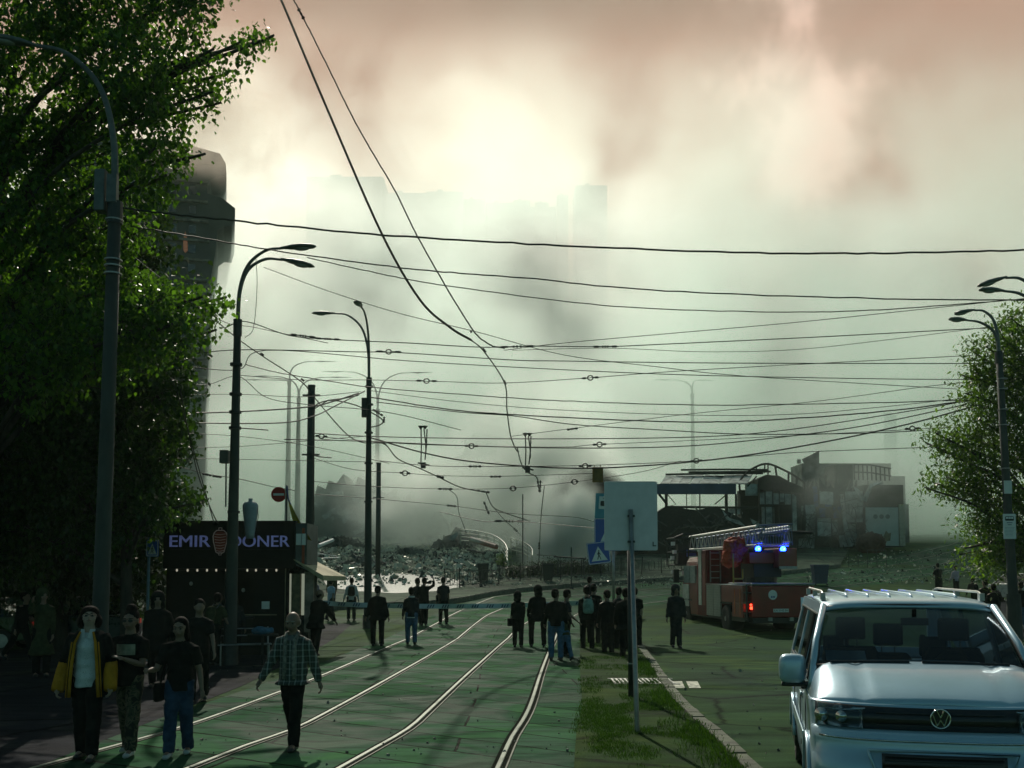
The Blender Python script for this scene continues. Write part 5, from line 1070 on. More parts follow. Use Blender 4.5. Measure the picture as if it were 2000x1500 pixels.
# parked cars behind the walkers on the left
def small_car(loc, rz, col, label, name='parked_car', group=None):
    e = empty(name, loc, rz, label=label, cat='car', group=group)
    pm_ = mat('paint_' + name + str(round(col[0], 3)) + str(round(col[2], 3)), col, .28, .2, var=.05, coat=.6)
    lower = [(-2.1, .35), (-2.12, .62), (-2.0, .86), (-1.2, .97), (1.55, .97), (2.0, .92), (2.12, .7), (2.1, .32), (1.65, .3), (1.55, .52), (1.3, .66), (1.05, .52), (.95, .28), (-.95, .28), (-1.05, .52), (-1.3, .66), (-1.55, .52), (-1.65, .3)]
    o = MB().prism(lower, -.84, .84).build('body', pm_, e, bevel=.05)
    up = [(-1.2, .96), (-.55, 1.42), (.9, 1.45), (1.6, .96)]
    vs = [(x, s * (.8 if z < 1.2 else .62), z) for s in (-1, 1) for x, z in up]; MB().add(vs, [(0, 1, 5, 4), (1, 2, 6, 5), (2, 3, 7, 6), (0, 3, 2, 1), (4, 5, 6, 7)]).build('windows', glassd, e)
    MB().box(-.6, .95, -.62, .62, 1.42, 1.47).build('roof', pm_, e, bevel=.02)
    pl_ = MB()
    for s in (-1, 1):
        for a, b in (((-1.2, .96), (-.55, 1.43)), ((.15, .96), (.15, 1.44)), ((1.6, .96), (.9, 1.44))): pl_.tube([(a[0], s * .81, a[1]), (b[0], s * .635, b[1])], .03, 6)
    pl_.build('pillars', pm_, e)
    for sx in (-1.3, 1.3):
        for s in (-1, 1):
            wh = empty('wheel', (sx, s * .76, .31)); wh.parent = e
            MB().tube([(0, -.1, 0), (0, .1, 0)], .31, 20).build('tyre', rubber, wh); MB().tube([(0, -.105, 0), (0, .105, 0)], .19, 14).build('rim', steel, wh)
    for s in (-1, 1): MB().box(2.06, 2.12, s * .55 - .15, s * .55 + .15, .68, .82).build('taillight', mat('tail_red', (.35, .02, .02), .3, emit=(.6, .03, .02), es=.2), e); MB().box(-2.13, -2.05, s * .58 - .15, s * .58 + .15, .62, .78).build('headlight', mat('lamp_clear', (.5, .52, .52), .1), e)
    return e
small_car(gz(X(120, 30), 30), R(3), (.02, .05, .06), 'dark teal hatchback parked behind the walkers on the left')
small_car(gz(X(-60, 29), 29), R(3), (.02, .05, .02), 'dark green saloon parked at the far left edge')
small_car(Vector((X(2010, 50), 50, g(0, 50))), R(100), (.5, .5, .5), 'white car parked behind the right lamp post', name='white_car')
# police tape
tp = MB(); pts = [(560, 1168, 31), (600, 1174, 31.5), (650, 1179, 32), (720, 1182, 32), (803, 1184, 32), (900, 1184, 32), (1000, 1183, 32), (1080, 1180, 32), (1150, 1178, 32), (1198, 1182, 33)]
sp_ = spline(pts, 16); n = len(sp_); hw = 4.6
a_ = [P(q.x, q.y - hw, q.z) + Vector((0, .05 * sin(i * .3), 0)) for i, q in enumerate(sp_)]; b_ = [P(q.x, q.y + hw, q.z) for q in sp_]
te = empty('barrier_tape', a_[0], label='white and blue hatched barrier tape stretched across the tram tracks', cat='barrier tape'); o_ = a_[0].copy()
tp.add([p - o_ for p in a_] + [p - o_ for p in b_], [(i, i + 1, n + i + 1, n + i) for i in range(n - 1)]).build('band', mat('tape_white', (.5, .6, .62), .45, var=.1), te, fix=False)
hx = MB(); xk = 575
while xk < 1190:
    for d in (0, 5, 10):
        i = min(range(n), key=lambda j: abs(sp_[j].x - xk - d)); q = sp_[i]; x = xk + d; yy = q.y
        hx.add([P(x - 2.4, yy + 3.2, q.z - .06) - o_, P(x, yy + 3.2, q.z - .06) - o_, P(x + 2.8, yy - 3.2, q.z - .06) - o_, P(x + .4, yy - 3.2, q.z - .06) - o_], [(0, 1, 2, 3)])
    xk += 29
hx.build('hatching', mat('tape_ink', (.02, .05, .12), .5), te, fix=False)
# ---------------------------------------------------------------- silver van
def glassmat(name, tint, gl=.12):
    m = bpy.data.materials.new(name); m.use_nodes = True; t = m.node_tree; t.nodes.clear(); lk = t.links.new
    tr = N(t, 'ShaderNodeBsdfTransparent', inp={0: (*tint, 1)}); g_ = N(t, 'ShaderNodeBsdfGlossy', inp={'Roughness': .03, 0: (.9, .95, 1, 1)})
    fr = N(t, 'ShaderNodeFresnel', inp={'IOR': 1.5}); f = mth(t, 'MULTIPLY_ADD', fr.outputs[0], .55, gl * .12)
    tc = N(t, 'ShaderNodeTexCoord'); nz = N(t, 'ShaderNodeTexNoise', inp={'Scale': 1.5, 'Detail': 5}); lk(tc.outputs['Object'], nz.inputs[0])
    bp = N(t, 'ShaderNodeBump', inp={'Strength': .08, 'Distance': .02}); lk(nz.outputs[0], bp.inputs['Height']); lk(bp.outputs[0], g_.inputs['Normal'])
    mx = N(t, 'ShaderNodeMixShader'); lk(f, mx.inputs[0]); lk(tr.outputs[0], mx.inputs[1]); lk(g_.outputs[0], mx.inputs[2])
    o = N(t, 'ShaderNodeOutputMaterial'); lk(mx.outputs[0], o.inputs[0]); return m
wsg = glassmat('windscreen_glass', (.17, .25, .29)); sdg = glassmat('side_glass', (.05, .07, .07), .3)
def _paint(t, b, lk):
    tc = N(t, 'ShaderNodeTexCoord'); n = N(t, 'ShaderNodeTexNoise', inp={'Scale': 900, 'Detail': 2}); lk(tc.outputs['Object'], n.inputs[0])
    n2 = N(t, 'ShaderNodeTexNoise', inp={'Scale': 2.2, 'Detail': 6, 'Roughness': .65}); lk(tc.outputs['Object'], n2.inputs[0])
    c = mixc(t, 1., ramp(t, n.outputs[0], [(.3, (.32, .48, .60)), (.7, (.48, .66, .78))]).outputs[0], ramp(t, n2.outputs[0], [(.35, (.92, .92, .9)), (.6, (1, 1, 1))]).outputs[0], 'MULTIPLY'); lk(c, b.inputs['Base Color'])
    b.inputs['Metallic'].default_value = .35; b.inputs['Coat Weight'].default_value = .7; b.inputs['Coat Roughness'].default_value = .06
    lk(ramp(t, n2.outputs[0], [(.3, (.32,) * 3), (.7, (.38,) * 3)]).outputs[0], b.inputs['Roughness'])
silver = nodemat('van_silver_paint', _paint); trimb = mat('van_black_trim', (.012, .014, .015), .35, coat=.2)
van = empty('van', (3.32, 8.02, 0), R(-13), label='silver blue van with roof rails facing the camera in the right foreground', cat='van')
# body: closed plan outlines stacked upwards
def plan(w, yf, yr, c=.30, n=16):
    o = []
    for k in range(-n, n + 1):
        t = k / n; a = abs(t) ** 3.2; o.append((w * math.copysign(1 - (1 - abs(t)) ** 1.25, t), yf + c * a * .9 - 0.02 + .04 * t * t))
    o.append((w, yf + c + .4)); o.append((w, 2.5)); o.append((w * .995, yr - .35)); o.append((w * .95, yr - .06)); o.append((w * .8, yr)); o.append((-w * .8, yr)); o.append((-w * .95, yr - .06)); o.append((-w * .995, yr - .35)); o.append((-w, 2.5)); o.append((-w, yf + c + .4))
    return o
rows = [(.24, .86, .10), (.30, .92, .0), (.45, .935, -.045), (.60, .94, -.055), (.74, .942, -.06), (.745, .942, -.045), (.86, .945, -.05), (.935, .945, -.035), (.955, .945, .03), (.96, .945, .04), (1.06, .95, .05), (1.14, .952, .065), (1.155, .95, .075)]
MB().rings([[(x, y, z) for x, y in plan(w, yf, 4.88)] for z, w, yf in rows]).build('body', silver, van, smooth=True)
bpy.data.objects['body'].modifiers.new('e', 'EDGE_SPLIT').split_angle = R(28) if 'body' in bpy.data.objects else 0
# bonnet
def bz(y, x):
    t = max(0, min(1, (y - .06) / .9)); zc = 1.155 + .275 * t ** .78 + .03 * sin(pi * t); e = abs(x) / .95
    return zc - (zc - 1.15) * e ** 14 * .9 + .012 * cos(pi * e) * (1 - t * .5) - (.014 if .55 < e < .62 else 0)
bn = MB(); ny, nxx = 14, 28; vs = []
for j in range(ny + 1):
    for i in range(nxx + 1):
        x = -.948 + 1.896 * i / nxx; e = abs(x) / .95; yf = .06 + .27 * e ** 3.2; y = yf + (.98 + .12 * (1 - e * e) - .12 - yf) * j / ny; vs.append((x, y, bz(y - .27 * e ** 3.2 * (1 - j / ny), x)))
bn.add(vs, [(j * (nxx + 1) + i, j * (nxx + 1) + i + 1, (j + 1) * (nxx + 1) + i + 1, (j + 1) * (nxx + 1) + i) for j in range(ny) for i in range(nxx)])
o = bn.build('bonnet', silver, van, smooth=True, fix=False); sm = o.modifiers.new('t', 'SOLIDIFY'); sm.thickness = .02; sm.offset = -1
# black band with grille slats between bonnet and bumper
def band(z0, z1, t0, t1, m, name, out=.012, parent=van, n=24, w=.952, f=lambda t: 0):
    vs = []; 
    for z in (z0, z1):
        for k in range(n + 1):
            t = t0 + (t1 - t0) * k / n; x = w * math.copysign(1 - (1 - abs(t)) ** 1.25, t); y = .045 + (z - .96) * .12 + .30 * abs(t) ** 3.2 * .9 - .02 + .04 * t * t - out; vs.append((x, y, z + (f(t) if z == z1 else 0)))
    b = MB(); b.add(vs, [(k, k + 1, n + 2 + k, n + 1 + k) for k in range(n)]); o = b.build(name, m, parent, smooth=True, fix=False); s_ = o.modifiers.new('t', 'SOLIDIFY'); s_.thickness = .012; return o
band(.962, 1.135, -.74, .74, trimb, 'grille_band', f=lambda t: .02 * t * t)
for z in (1.0, 1.045, 1.09): band(z, z + .006, -.42, .42, mat('grille_slat', (.06, .065, .065), .35, .4), 'grille_slat', .024)
lensg = glassmat('headlight_glass', (.75, .8, .82), .3); refl = mat('reflector', (.6, .65, .65), .15, .9); hlb = mat('headlight_housing', (.02, .025, .03), .3)
for s in (-1, 1):
    hl = empty('headlight', (0, 0, 0)); hl.parent = van
    t0, t1 = sorted((s * .52, s * .93))
    band(.965, 1.13, t0, t1, hlb, 'housing', .016, hl, 12, f=lambda t: .045 * (abs(t) - .5))
    band(.968, 1.125, t0, t1, lensg, 'lens', .045, hl, 12, f=lambda t: .045 * (abs(t) - .5))
    for tx, r in ((.86, .056), (.68, .045)):
        x = .952 * (1 - (1 - tx) ** 1.25) * s; y = .055 + .27 * tx ** 3.2 - .03
        M = RotM((x, y, 1.05), rx=R(90), rz=s * R(22)); MB().rings([[(q * cos(2 * pi * k / 18), q * sin(2 * pi * k / 18), h_) for k in range(18)] for q, h_ in ((r, .018), (r * .95, .014), (r * .6, -.008), (r * .3, -.014))], True, M).build('reflector', refl, hl, smooth=True)
    MB().tube([((.55 + .0) * s, .03, 1.14 - .015), (.72 * s, .10, 1.1), (.86 * s, .21, 1.1)], .006, 6).build('light_strip', refl, hl)
# emblem: ring, V above W
em = empty('emblem', (0, -.0, 1.062)); em.parent = van; em.location = (0, .012, 1.062)
Rr = .072; MB().tube([(Rr * cos(k * pi / 20), -.012, Rr * sin(k * pi / 20)) for k in range(41)], .0055, 8, False).build('ring', chrome, em, smooth=True)
def strk(mb, pts, w=.0062):
    for a, b in zip(pts, pts[1:]): mb.tube([(a[0] * Rr, -.013, a[1] * Rr), (b[0] * Rr, -.013, b[1] * Rr)], w, 6)
v = MB(); strk(v, [(-.38, .90), (-.0, .10), (.38, .90)]); v.build('letter_v', chrome, em)
v = MB(); strk(v, [(-.80, .52), (-.36, -.80), (0, -.12), (.36, -.80), (.80, .52)]); v.build('letter_w', chrome, em)
MB().rings([[(q * cos(2 * pi * k / 24), h_, q * sin(2 * pi * k / 24)) for k in range(24)] for q, h_ in ((.066, -.004), (.066, .02))]).build('backing', trimb, em)
# bumper: lower intake, seams, fog lamp blanks
band(.66, .80, -.40, .40, trimb, 'lower_intake', .125, f=lambda t: .0)
sf = MB()
pts = [(-.52, .86), (-.475, .685), (-.42, .65), (.42, .65), (.475, .685), (.52, .86)]
sf.tube([(x, -.075 + .06 * abs(x) ** 3, z) for x, z in [(-.545, .815), (-.50, .68), (-.44, .648), (.44, .648), (.50, .68), (.545, .815), (-.545, .815)]], .012, 6).build('intake_frame', silver, van, smooth=True)
band(.885, .9, -.9, .9, mat('chrome_strip', (.5, .55, .58), .2, .9), 'bumper_strip', .10)
for z in (.69, .72, .75, .78): band(z, z + .008, -.38, .38, mat('intake_slat', (.05, .05, .05), .5), 'intake_slat', .14)
# greenhouse
def side_x(z): return .945 - (z - 1.15) * .24
for s in (-1, 1):
    sl = MB(); q = lambda y, z, o=0: (s * (side_x(z) + o), y, z)
    def panel(mb, pts, th=.03):
        n = len(pts); a = [q(y, z) for y, z in pts]; b = [q(y, z, -th) for y, z in pts]; mb.add(a + b, [tuple(range(n)), tuple(range(2 * n - 1, n - 1, -1))] + [(k, (k + 1) % n, n + (k + 1) % n, n + k) for k in range(n)])
    panel(sl, [(.75, 1.15), (4.84, 1.15), (4.84, 1.24), (1.15, 1.24), (.95, 1.32)])
    panel(sl, [(1.62, 1.80), (4.75, 1.80), (4.72, 1.9), (1.72, 1.9)])
    panel(sl, [(2.02, 1.241), (2.14, 1.241), (2.14, 1.799), (2.02, 1.799)]); panel(sl, [(3.3, 1.241), (3.42, 1.241), (3.42, 1.799), (3.3, 1.799)]); panel(sl, [(4.6, 1.241), (4.84, 1.241), (4.75, 1.799), (4.55, 1.799)])
    sl.build('side_frame', silver, van)
    # A pillar, thick and silver, with a black inner edge
    a0, a1 = Vector((s * .905, .80, 1.22)), Vector((s * .745, 1.60, 1.88))
    MB().tube([a0, a0.lerp(a1, .5) + Vector((s * .025, -.03, .02)), a1], [.036, .03, .032], 10).build('pillar', silver, van, smooth=True)
    for i, (y0, y1, y2, y3) in enumerate(((1.12, 2.02, 2.02, 1.56), (2.14, 3.3, 3.3, 2.14), (3.42, 4.6, 4.55, 3.42))):
        MB().add([q(y0, 1.242, -.012), q(y1, 1.242, -.012), q(y2, 1.798, -.012), q(y3, 1.798, -.012)], [(0, 1, 2, 3)]).build('side_window', sdg, van, fix=False)
    tr_ = MB()
    for a, b in (((1.12, 1.243), (4.6, 1.243)), ((1.56, 1.798), (4.55, 1.798)), ((1.12, 1.243), (1.56, 1.798)), ((2.02, 1.243), (2.02, 1.798)), ((2.14, 1.243), (2.14, 1.798))): tr_.tube([q(*a, .004), q(*b, .004)], .012, 6)
    tr_.build('window_seal', trimb, van)
    sm_ = MB()
    for y in (1.15, 2.08, 3.36): sm_.tube([(s * .949, y, .5), (s * .953, y, .9), (s * .946, y, 1.15)], .005, 5)
    sm_.tube([(s * .95, 2.08, .62), (s * .95, 4.7, .62)], .005, 5).build('door_seam', trimb, van)
    MB().rings([[(s * (.945 + a), y, z) for y, z in ((1.5, .60), (4.3, .60), (4.3, .72), (1.5, .72))] for a in (0, .02)]).build('side_moulding', silver, van, bevel=.008)
    hd_ = MB().box(s * .955 - .012, s * .955 + .022, 1.72, 1.92, 1.02, 1.055); hd_.build('door_handle', silver, van, bevel=.01); MB().box(s * .95 - .006, s * .95 + .006, 1.70, 1.94, 1.0, 1.07).build('handle_recess', trimb, van)
    # door mirror
    mr = empty('door_mirror', (s * .93, 1.08, 1.26)); mr.parent = van
    MB().rings([[(s * (x + .05), y * 1, z) for x, y, z in [(c_ + w_ * math.copysign(abs(cos(2 * pi * k / 24)) ** .5, cos(2 * pi * k / 24)), yy, zz + h_ * math.copysign(abs(sin(2 * pi * k / 24)) ** .55, sin(2 * pi * k / 24))) for k in range(24)]] for yy, c_, w_, zz, h_ in ((-.10, .085, .06, .07, .075), (-.085, .085, .10, .07, .115), (-.02, .08, .12, .07, .135), (.04, .08, .12, .07, .13), (.05, .08, .11, .07, .12))]).build('shell', silver, mr, smooth=True)
    MB().box(s * .0, s * .23, -.06, .045, -.085, -.05).box(s * -.03, s * .06, -.03, .03, -.11, -.04).build('mirror_foot', trimb, mr, bevel=.012)
    # wheels and arches
    for y in (.98, 3.98):
        wh = empty('wheel', (s * .83, y, .34)); wh.parent = van
        MB().rings([[(s * a, r * cos(2 * pi * k / 28), r * sin(2 * pi * k / 28)) for k in range(28)] for a, r in ((-.1, .3), (-.09, .335), (.075, .34), (.1, .325), (.1, .22))]).build('tyre', rubber, wh, smooth=True)
        MB().rings([[(s * a, r * cos(2 * pi * k / 20), r * sin(2 * pi * k / 20)) for k in range(20)] for a, r in ((.105, .22), (.09, .19), (.1, .06), (.115, .05))]).build('rim', steel, wh)
        arch = [(.40 * cos(pi * k / 16), .40 * sin(pi * k / 16)) for k in range(17)]
        MB().rings([[(s * a, y + u, .36 + v_) for u, v_ in arch + [(-.40, -.12), (.40, -.12)]] for a in (.90, .952)]).build('wheel_arch', trimb, van)
        MB().tube([(s * .955, y + u * 1.05, .36 + v_ * 1.05) for u, v_ in arch], .02, 6).build('arch_lip', silver, van, smooth=True)
# windscreen, roof, rear
def wsp(u, v_):
    y = .93 + .74 * v_; z = 1.395 + .485 * v_; hw_ = .865 - .12 * v_; return (u * hw_, y + .10 * u * u - .10 + .02, z - .03 * u * u + .04 * sin(pi * v_))
n1, n2 = 12, 8
MB().add([wsp(-1 + 2 * i / n1, j / n2) for j in range(n2 + 1) for i in range(n1 + 1)], [(j * (n1 + 1) + i, j * (n1 + 1) + i + 1, (j + 1) * (n1 + 1) + i + 1, (j + 1) * (n1 + 1) + i) for j in range(n2) for i in range(n1)]).build('windscreen', wsg, van, smooth=True, fix=False)
ws = MB()
for ed in ([wsp(-1 + 2 * i / n1, 0) for i in range(n1 + 1)], [wsp(-1 + 2 * i / n1, 1) for i in range(n1 + 1)], [wsp(-1, j / n2) for j in range(n2 + 1)], [wsp(1, j / n2) for j in range(n2 + 1)]): ws.tube([(x, y - .004, z + .004) for x, y, z in ed], .022, 6)
ws.build('windscreen_seal', trimb, van, smooth=True)
MB().add([(-.86, .9, 1.36), (.86, .9, 1.36), (.86, 1.02, 1.40), (-.86, 1.02, 1.40)], [(0, 1, 2, 3)]).build('cowl', trimb, van)
wp = MB().tube([(-.75, .86, 1.415), (-.1, .83, 1.43)], .012, 6).tube([(.0, .83, 1.43), (.7, .86, 1.415)], .012, 6).build('wiper', trimb, van)
rf = MB(); rr = []
for y, zc, w_ in ((1.60, 1.885, .75), (1.72, 1.93, .76), (2.0, 1.96, .765), (3.2, 1.975, .765), (4.4, 1.96, .755), (4.78, 1.93, .74), (4.86, 1.88, .72)):
    rr.append([(w_ * math.copysign(1 - (1 - abs(t)) ** 1.5, t), y - (.09 * (1 - t * t) - .05 if y < 1.9 else 0), zc - .06 * abs(t) ** 3.5) for t in [k / 10 for k in range(-10, 11)]])
rf.add([p for r in rr for p in r], [(j * 21 + i, j * 21 + i + 1, (j + 1) * 21 + i + 1, (j + 1) * 21 + i) for j in range(len(rr) - 1) for i in range(20)])
o = rf.build('roof', silver, van, smooth=True, fix=False); s_ = o.modifiers.new('t', 'SOLIDIFY'); s_.thickness = .03; s_.offset = -1
for k in range(6): x = -.5 + k * .2; MB().tube([(x, 1.95, 1.958), (x, 2.1, 1.978), (x, 4.3, 1.982), (x, 4.5, 1.962)], [.003, .016, .016, .003], 8).build('roof_rib', silver, van, smooth=True)
for s in (-1, 1):
    rl = MB(); rl.tube(spline([(s * .72, 1.95, 1.94), (s * .725, 2.1, 2.0), (s * .725, 2.6, 2.005), (s * .725, 3.9, 2.005), (s * .72, 4.4, 2.0), (s * .715, 4.6, 1.93)], 5), .013, 8)
    for y in (2.0, 3.2, 4.5): rl.box(s * .725 - .022, s * .725 + .022, y - .05, y + .05, 1.925, 1.995)
    rl.build('roof_rail', steel, van, smooth=False)
tg = MB().box(-.72, .72, 4.82, 4.88, 1.15, 1.28).box(-.72, .72, 4.80, 4.85, 1.78, 1.88).box(-.80, -.68, 4.80, 4.87, 1.15, 1.88).box(.68, .80, 4.80, 4.87, 1.15, 1.88); tg.build('tailgate', silver, van)
MB().add([(-.68, 4.84, 1.28), (.68, 4.84, 1.28), (.68, 4.82, 1.78), (-.68, 4.82, 1.78)], [(0, 1, 2, 3)]).build('rear_window', glassmat('rear_glass', (.75, .8, .8)), van, fix=False)
# inside
inn = mat('interior_dark', (.006, .007, .008), .9, spec=.1)
MB().rings([[(-.84, y, z), (.84, y, z)] + [(.84, y + .02, z - .3), (-.84, y + .02, z - .3)] for y, z in ((.98, 1.30), (1.2, 1.38), (1.42, 1.36))]).build('dashboard', inn, van)
MB().box(-.84, .84, 1.3, 4.8, .45, .5).box(-.86, -.83, 1.2, 4.7, .5, 1.16).box(.83, .86, 1.2, 4.7, .5, 1.16).build('interior_trim', inn, van)
MB().tube([(.38 + .19 * cos(k * pi / 12), 1.5 + .07 * sin(k * pi / 12), 1.30 + .17 * sin(k * pi / 12)) for k in range(25)], .014, 6, False).tube([(.2, 1.5, 1.3), (.56, 1.5, 1.3)], .012).build('steering_wheel', inn, van)
def seat(x, y, w_=.25, hz_=1.48):
    se = empty('seat', (x, y, 0)); se.parent = van
    remesh(MB().box(-w_, w_, 0, .14, .75, hz_ - .2).box(-w_ * .85, w_ * .85, 0, .12, hz_ - .22, hz_ - .14), 'backrest', inn, se, .025, 4)
    q = MB().box(-.14, .14, .02, .10, hz_ - .08, hz_ + .14); remesh(q, 'headrest', inn, se, .018, 5); MB().tube([(-.06, .06, hz_ - .16), (-.06, .06, hz_)], .007).tube([(.06, .06, hz_ - .16), (.06, .06, hz_)], .007).build('headrest_post', steel, se)
    MB().box(-w_, w_, -.45, .05, .72, .84).build('cushion', inn, se, bevel=.03)
for x, y, hh in ((-.47, 1.95, 1.62), (.47, 1.95, 1.62), (-.12, 1.98, 1.56)): seat(x, y, .22 if x == -.12 else .27, hh)
for x, y in ((-.5, 3.3), (.5, 3.3)): seat(x, y, .24, 1.36)
MB().box(.02, .06, 1.45, 1.47, 1.78, 1.86).box(-.08, .16, 1.44, 1.47, 1.71, 1.78).build('rear_view_mirror', inn, van, bevel=.006)
MB().box(.05, .09, 1.22, 1.24, 1.5, 1.64).tube([(.07, 1.24, 1.38), (.07, 1.24, 1.5)], .008).build('phone_holder', inn, van)
MB().box(-.17, .17, -.08, .08, -.002, .002, RotM((-.60, 1.07, 1.455), rx=R(28))).build('paper_sheet', mat('paper', (.6, .66, .68), .7, var=.05), van)
# ---------------------------------------------------------------- fire truck
ft = empty('fire_truck', (X(1524, 35.7), 35.7, 0), R(8), label='red ladder fire truck with blue beacons parked across the road', cat='fire truck')
fred = mat('fire_red', (.22, .005, .004), .35, var=.25, coat=.5, scale=2); fred2 = mat('fire_red_dark', (.12, .003, .002), .6, var=.4); fwh = mat('truck_white', (.55, .56, .5), .45, var=.2); alu = mat('shutter_aluminium', (.36, .37, .33), .45, .4, var=.15)
MB().box(-1.05, 1.25, 0, .35, .62, 1.72).build('rear_board', fred, ft, bevel=.03); MB().box(-1.06, 1.26, -.02, 2.3, 1.74, 1.80).build('deck', mat('deck_grey', (.2, .24, .26), .6, .3), ft, bevel=.01)
MB().box(-1.2, 1.2, .3, 8.0, .45, .75).box(-1.0, 1.1, .05, .4, .42, .6).build('chassis', black, ft)
st_ = MB()
for z in (.75, 1.1, 1.45): st_.box(-1.25, -1.07, .0, .3, z, z + .05)
st_.box(-1.25, -1.2, .0, .05, .55, 1.75).build('corner_steps', black, ft)
MB().box(-1.12, -1.04, -.03, 0, .90, 1.0).box(-1.12, -1.06, -.035, 0, 1.03, 1.09).build('tail_light', mat('tail_red_lit', (.5, .02, .02), .3, emit=(1, .05, .02), es=5), ft); MB().box(1.05, 1.18, -.03, 0, .88, 1.1).build('tail_light', mat('tail_red_off', (.3, .02, .02), .3), ft)
MB().prism([(-.29 + .16 * cos(k * pi / 14), 1.4 + .17 * sin(k * pi / 14)) for k in range(28)], -.012, -.002).build('round_badge', signwhite, ft)
MB().box(-.36, -.3, -.016, -.013, 1.3, 1.36).box(-.28, -.22, -.016, -.013, 1.3, 1.36).build('badge_mark', mat('badge_blue', (.05, .1, .3), .5), ft)
MB().box(-.28, .28, -.02, -.002, .8, .92).build('number_plate', signwhite, ft); text('KA 5142 EH', .1, black, ft, (0, -.022, .86), depth=.001, name='plate_text')
for x in (-.4, .37): MB().box(x - .07, x + .07, -.05, .02, .5, .62).build('reflector', steel, ft)
# left flank lower: panels, roller shutters, trim
MB().box(-1.25, -1.0, .32, 2.55, 1.1, 1.72).box(-1.25, -1.0, .32, 1.4, .6, 1.1).build('rear_locker', fred, ft, bevel=.02)
MB().box(-1.262, -1.252, .55, .62, .7, 1.6).box(-1.262, -1.252, 1.1, 1.15, .7, 1.6).build('locker_trim', mat('orange_marking', (.5, .12, .02), .5), ft)
for y0, y1 in ((2.6, 3.35), (3.4, 4.15)):
    MB().box(-1.27, -1.22, y0, y1, .55, 1.70).build('roller_shutter', alu, ft); sl = MB()
    for k in range(12): sl.box(-1.275, -1.268, y0 + .03, y1 - .03, .6 + k * .092, .604 + k * .092)
    sl.build('shutter_groove', black, ft)
MB().box(-1.29, 1.2, .3, 4.2, 1.722, 1.738).build('deck_rail', fwh, ft)
MB().box(-1.22, 1.22, 2.58, 4.18, .56, 1.7).build('mid_locker', fred2, ft)
MB().box(-1.25, 1.25, 4.2, 5.25, .5, 3.05).build('forward_body', fred2, ft, bevel=.02); MB().box(-1.27, -1.255, 4.75, 5.1, .9, 3.0).box(-1.29, -1.1, 4.72, 5.15, 3.0, 3.08).build('white_pillar', fwh, ft)
MB().box(-1.262, -1.252, 4.3, 4.7, .9, 2.9).build('side_panel', fred, ft)
ld_ = MB()
for z in [1.95 + .24 * k for k in range(5)]: ld_.box(-1.1, -.7, 4.10, 4.18, z, z + .035)
ld_.box(-1.12, -1.09, 4.1, 4.18, 1.8, 3.0).box(-.72, -.69, 4.1, 4.18, 1.8, 3.0).build('climbing_steps', steel, ft)
# cab
cb = empty('cab', (0, 0, 0)); cb.parent = ft
MB().rings([[(x, y, z) for x, y in ((-1.22 * w_, 5.35), (1.22 * w_, 5.35), (1.22 * w_, 7.3 + dy), (.9 * w_, 7.6 + dy), (-.9 * w_, 7.6 + dy), (-1.22 * w_, 7.3 + dy))] for z, w_, dy in ((.5, 1, 0), (1.4, 1.01, .05), (1.75, 1.0, 0), (2.6, .92, -.25), (2.78, .85, -.35))]).build('shell', fred, cb, bevel=.03)
MB().box(-1.24, -1.16, 5.6, 6.3, 1.75, 2.45).box(-1.24, -1.16, 6.4, 7.1, 1.75, 2.45).build('side_window', mat('cab_glass', (.3, .34, .33), .12), cb); MB().box(-1.26, -1.23, 6.4, 7.2, .8, 1.7).build('white_door_panel', fwh, cb); MB().box(-1.0, 1.0, 5.7, 7.1, 2.78, 2.84).build('roof_deck', fwh, cb)
m_ = MB().box(-1.62, -1.4, 7.2, 7.3, 1.75, 2.3).tube([(-1.2, 7.1, 2.3), (-1.5, 7.25, 2.25)], .025).tube([(-1.2, 7.1, 1.8), (-1.5, 7.25, 1.8)], .025).build('mirror', black, cb)
for y in (2.1, 6.75):
    for s in (-1, 1):
        wh = empty('wheel', (s * 1.02, y, .5)); wh.parent = ft
        MB().rings([[(s * a, r * cos(2 * pi * k / 28), r * sin(2 * pi * k / 28)) for k in range(28)] for a, r in ((-.32, .42), (-.3, .5), (.2, .5), (.23, .46), (.23, .3))]).build('tyre', rubber, wh, smooth=True)
        MB().rings([[(s * a, r * cos(2 * pi * k / 18), r * sin(2 * pi * k / 18)) for k in range(18)] for a, r in ((.22, .3), (.12, .25), (.12, .1), (.24, .09))]).build('rim', steel, wh)
        MB().box(s * 1.0, s * 1.26, y - .62, y + .62, 1.04, 1.1).build('mudguard', black, ft)
# turntable, seat under a red cover, ladder
MB().rings([[(x0_ + .62 * cos(2 * pi * k / 20), 2.4 + .62 * sin(2 * pi * k / 20), z) for k in range(20)] for x0_, z in ((.2, 1.8), (.2, 2.0))]).box(-.3, .75, 1.7, 3.0, 2.0, 3.0).build('turntable', black, ft)
MB().box(.45, 1.15, 1.2, 2.6, 2.35, 3.05).box(-.5, .45, 1.6, 2.4, 2.5, 2.9).build('counterweight', fred, ft, bevel=.03); MB().box(.46, 1.14, 1.18, 1.2, 2.3, 2.4).build('counterweight_edge', steel, ft)
q = MB().ball((-.85, 2.2, 2.95), .42, 14, 9, sc=(1, .9, 1.3)).ball((-1.0, 2.2, 2.7), .36, 12, 8).ball((-.6, 2.3, 3.1), .34, 12, 8, sc=(1.1, 1, 1)); o = remesh(q, 'operator_seat_cover', mat('red_tarpaulin', (.5, .055, .015), .7, var=.4, scale=3), ft, .05, 1, .07)
for v_ in o.data.vertices: v_.co += Vector((noise.noise(v_.co * 2.3), noise.noise(v_.co * 2.1 + Vector((5, 5, 5))), 0)) * .12
o.data.polygons.foreach_set('use_smooth', [False] * len(o.data.polygons))
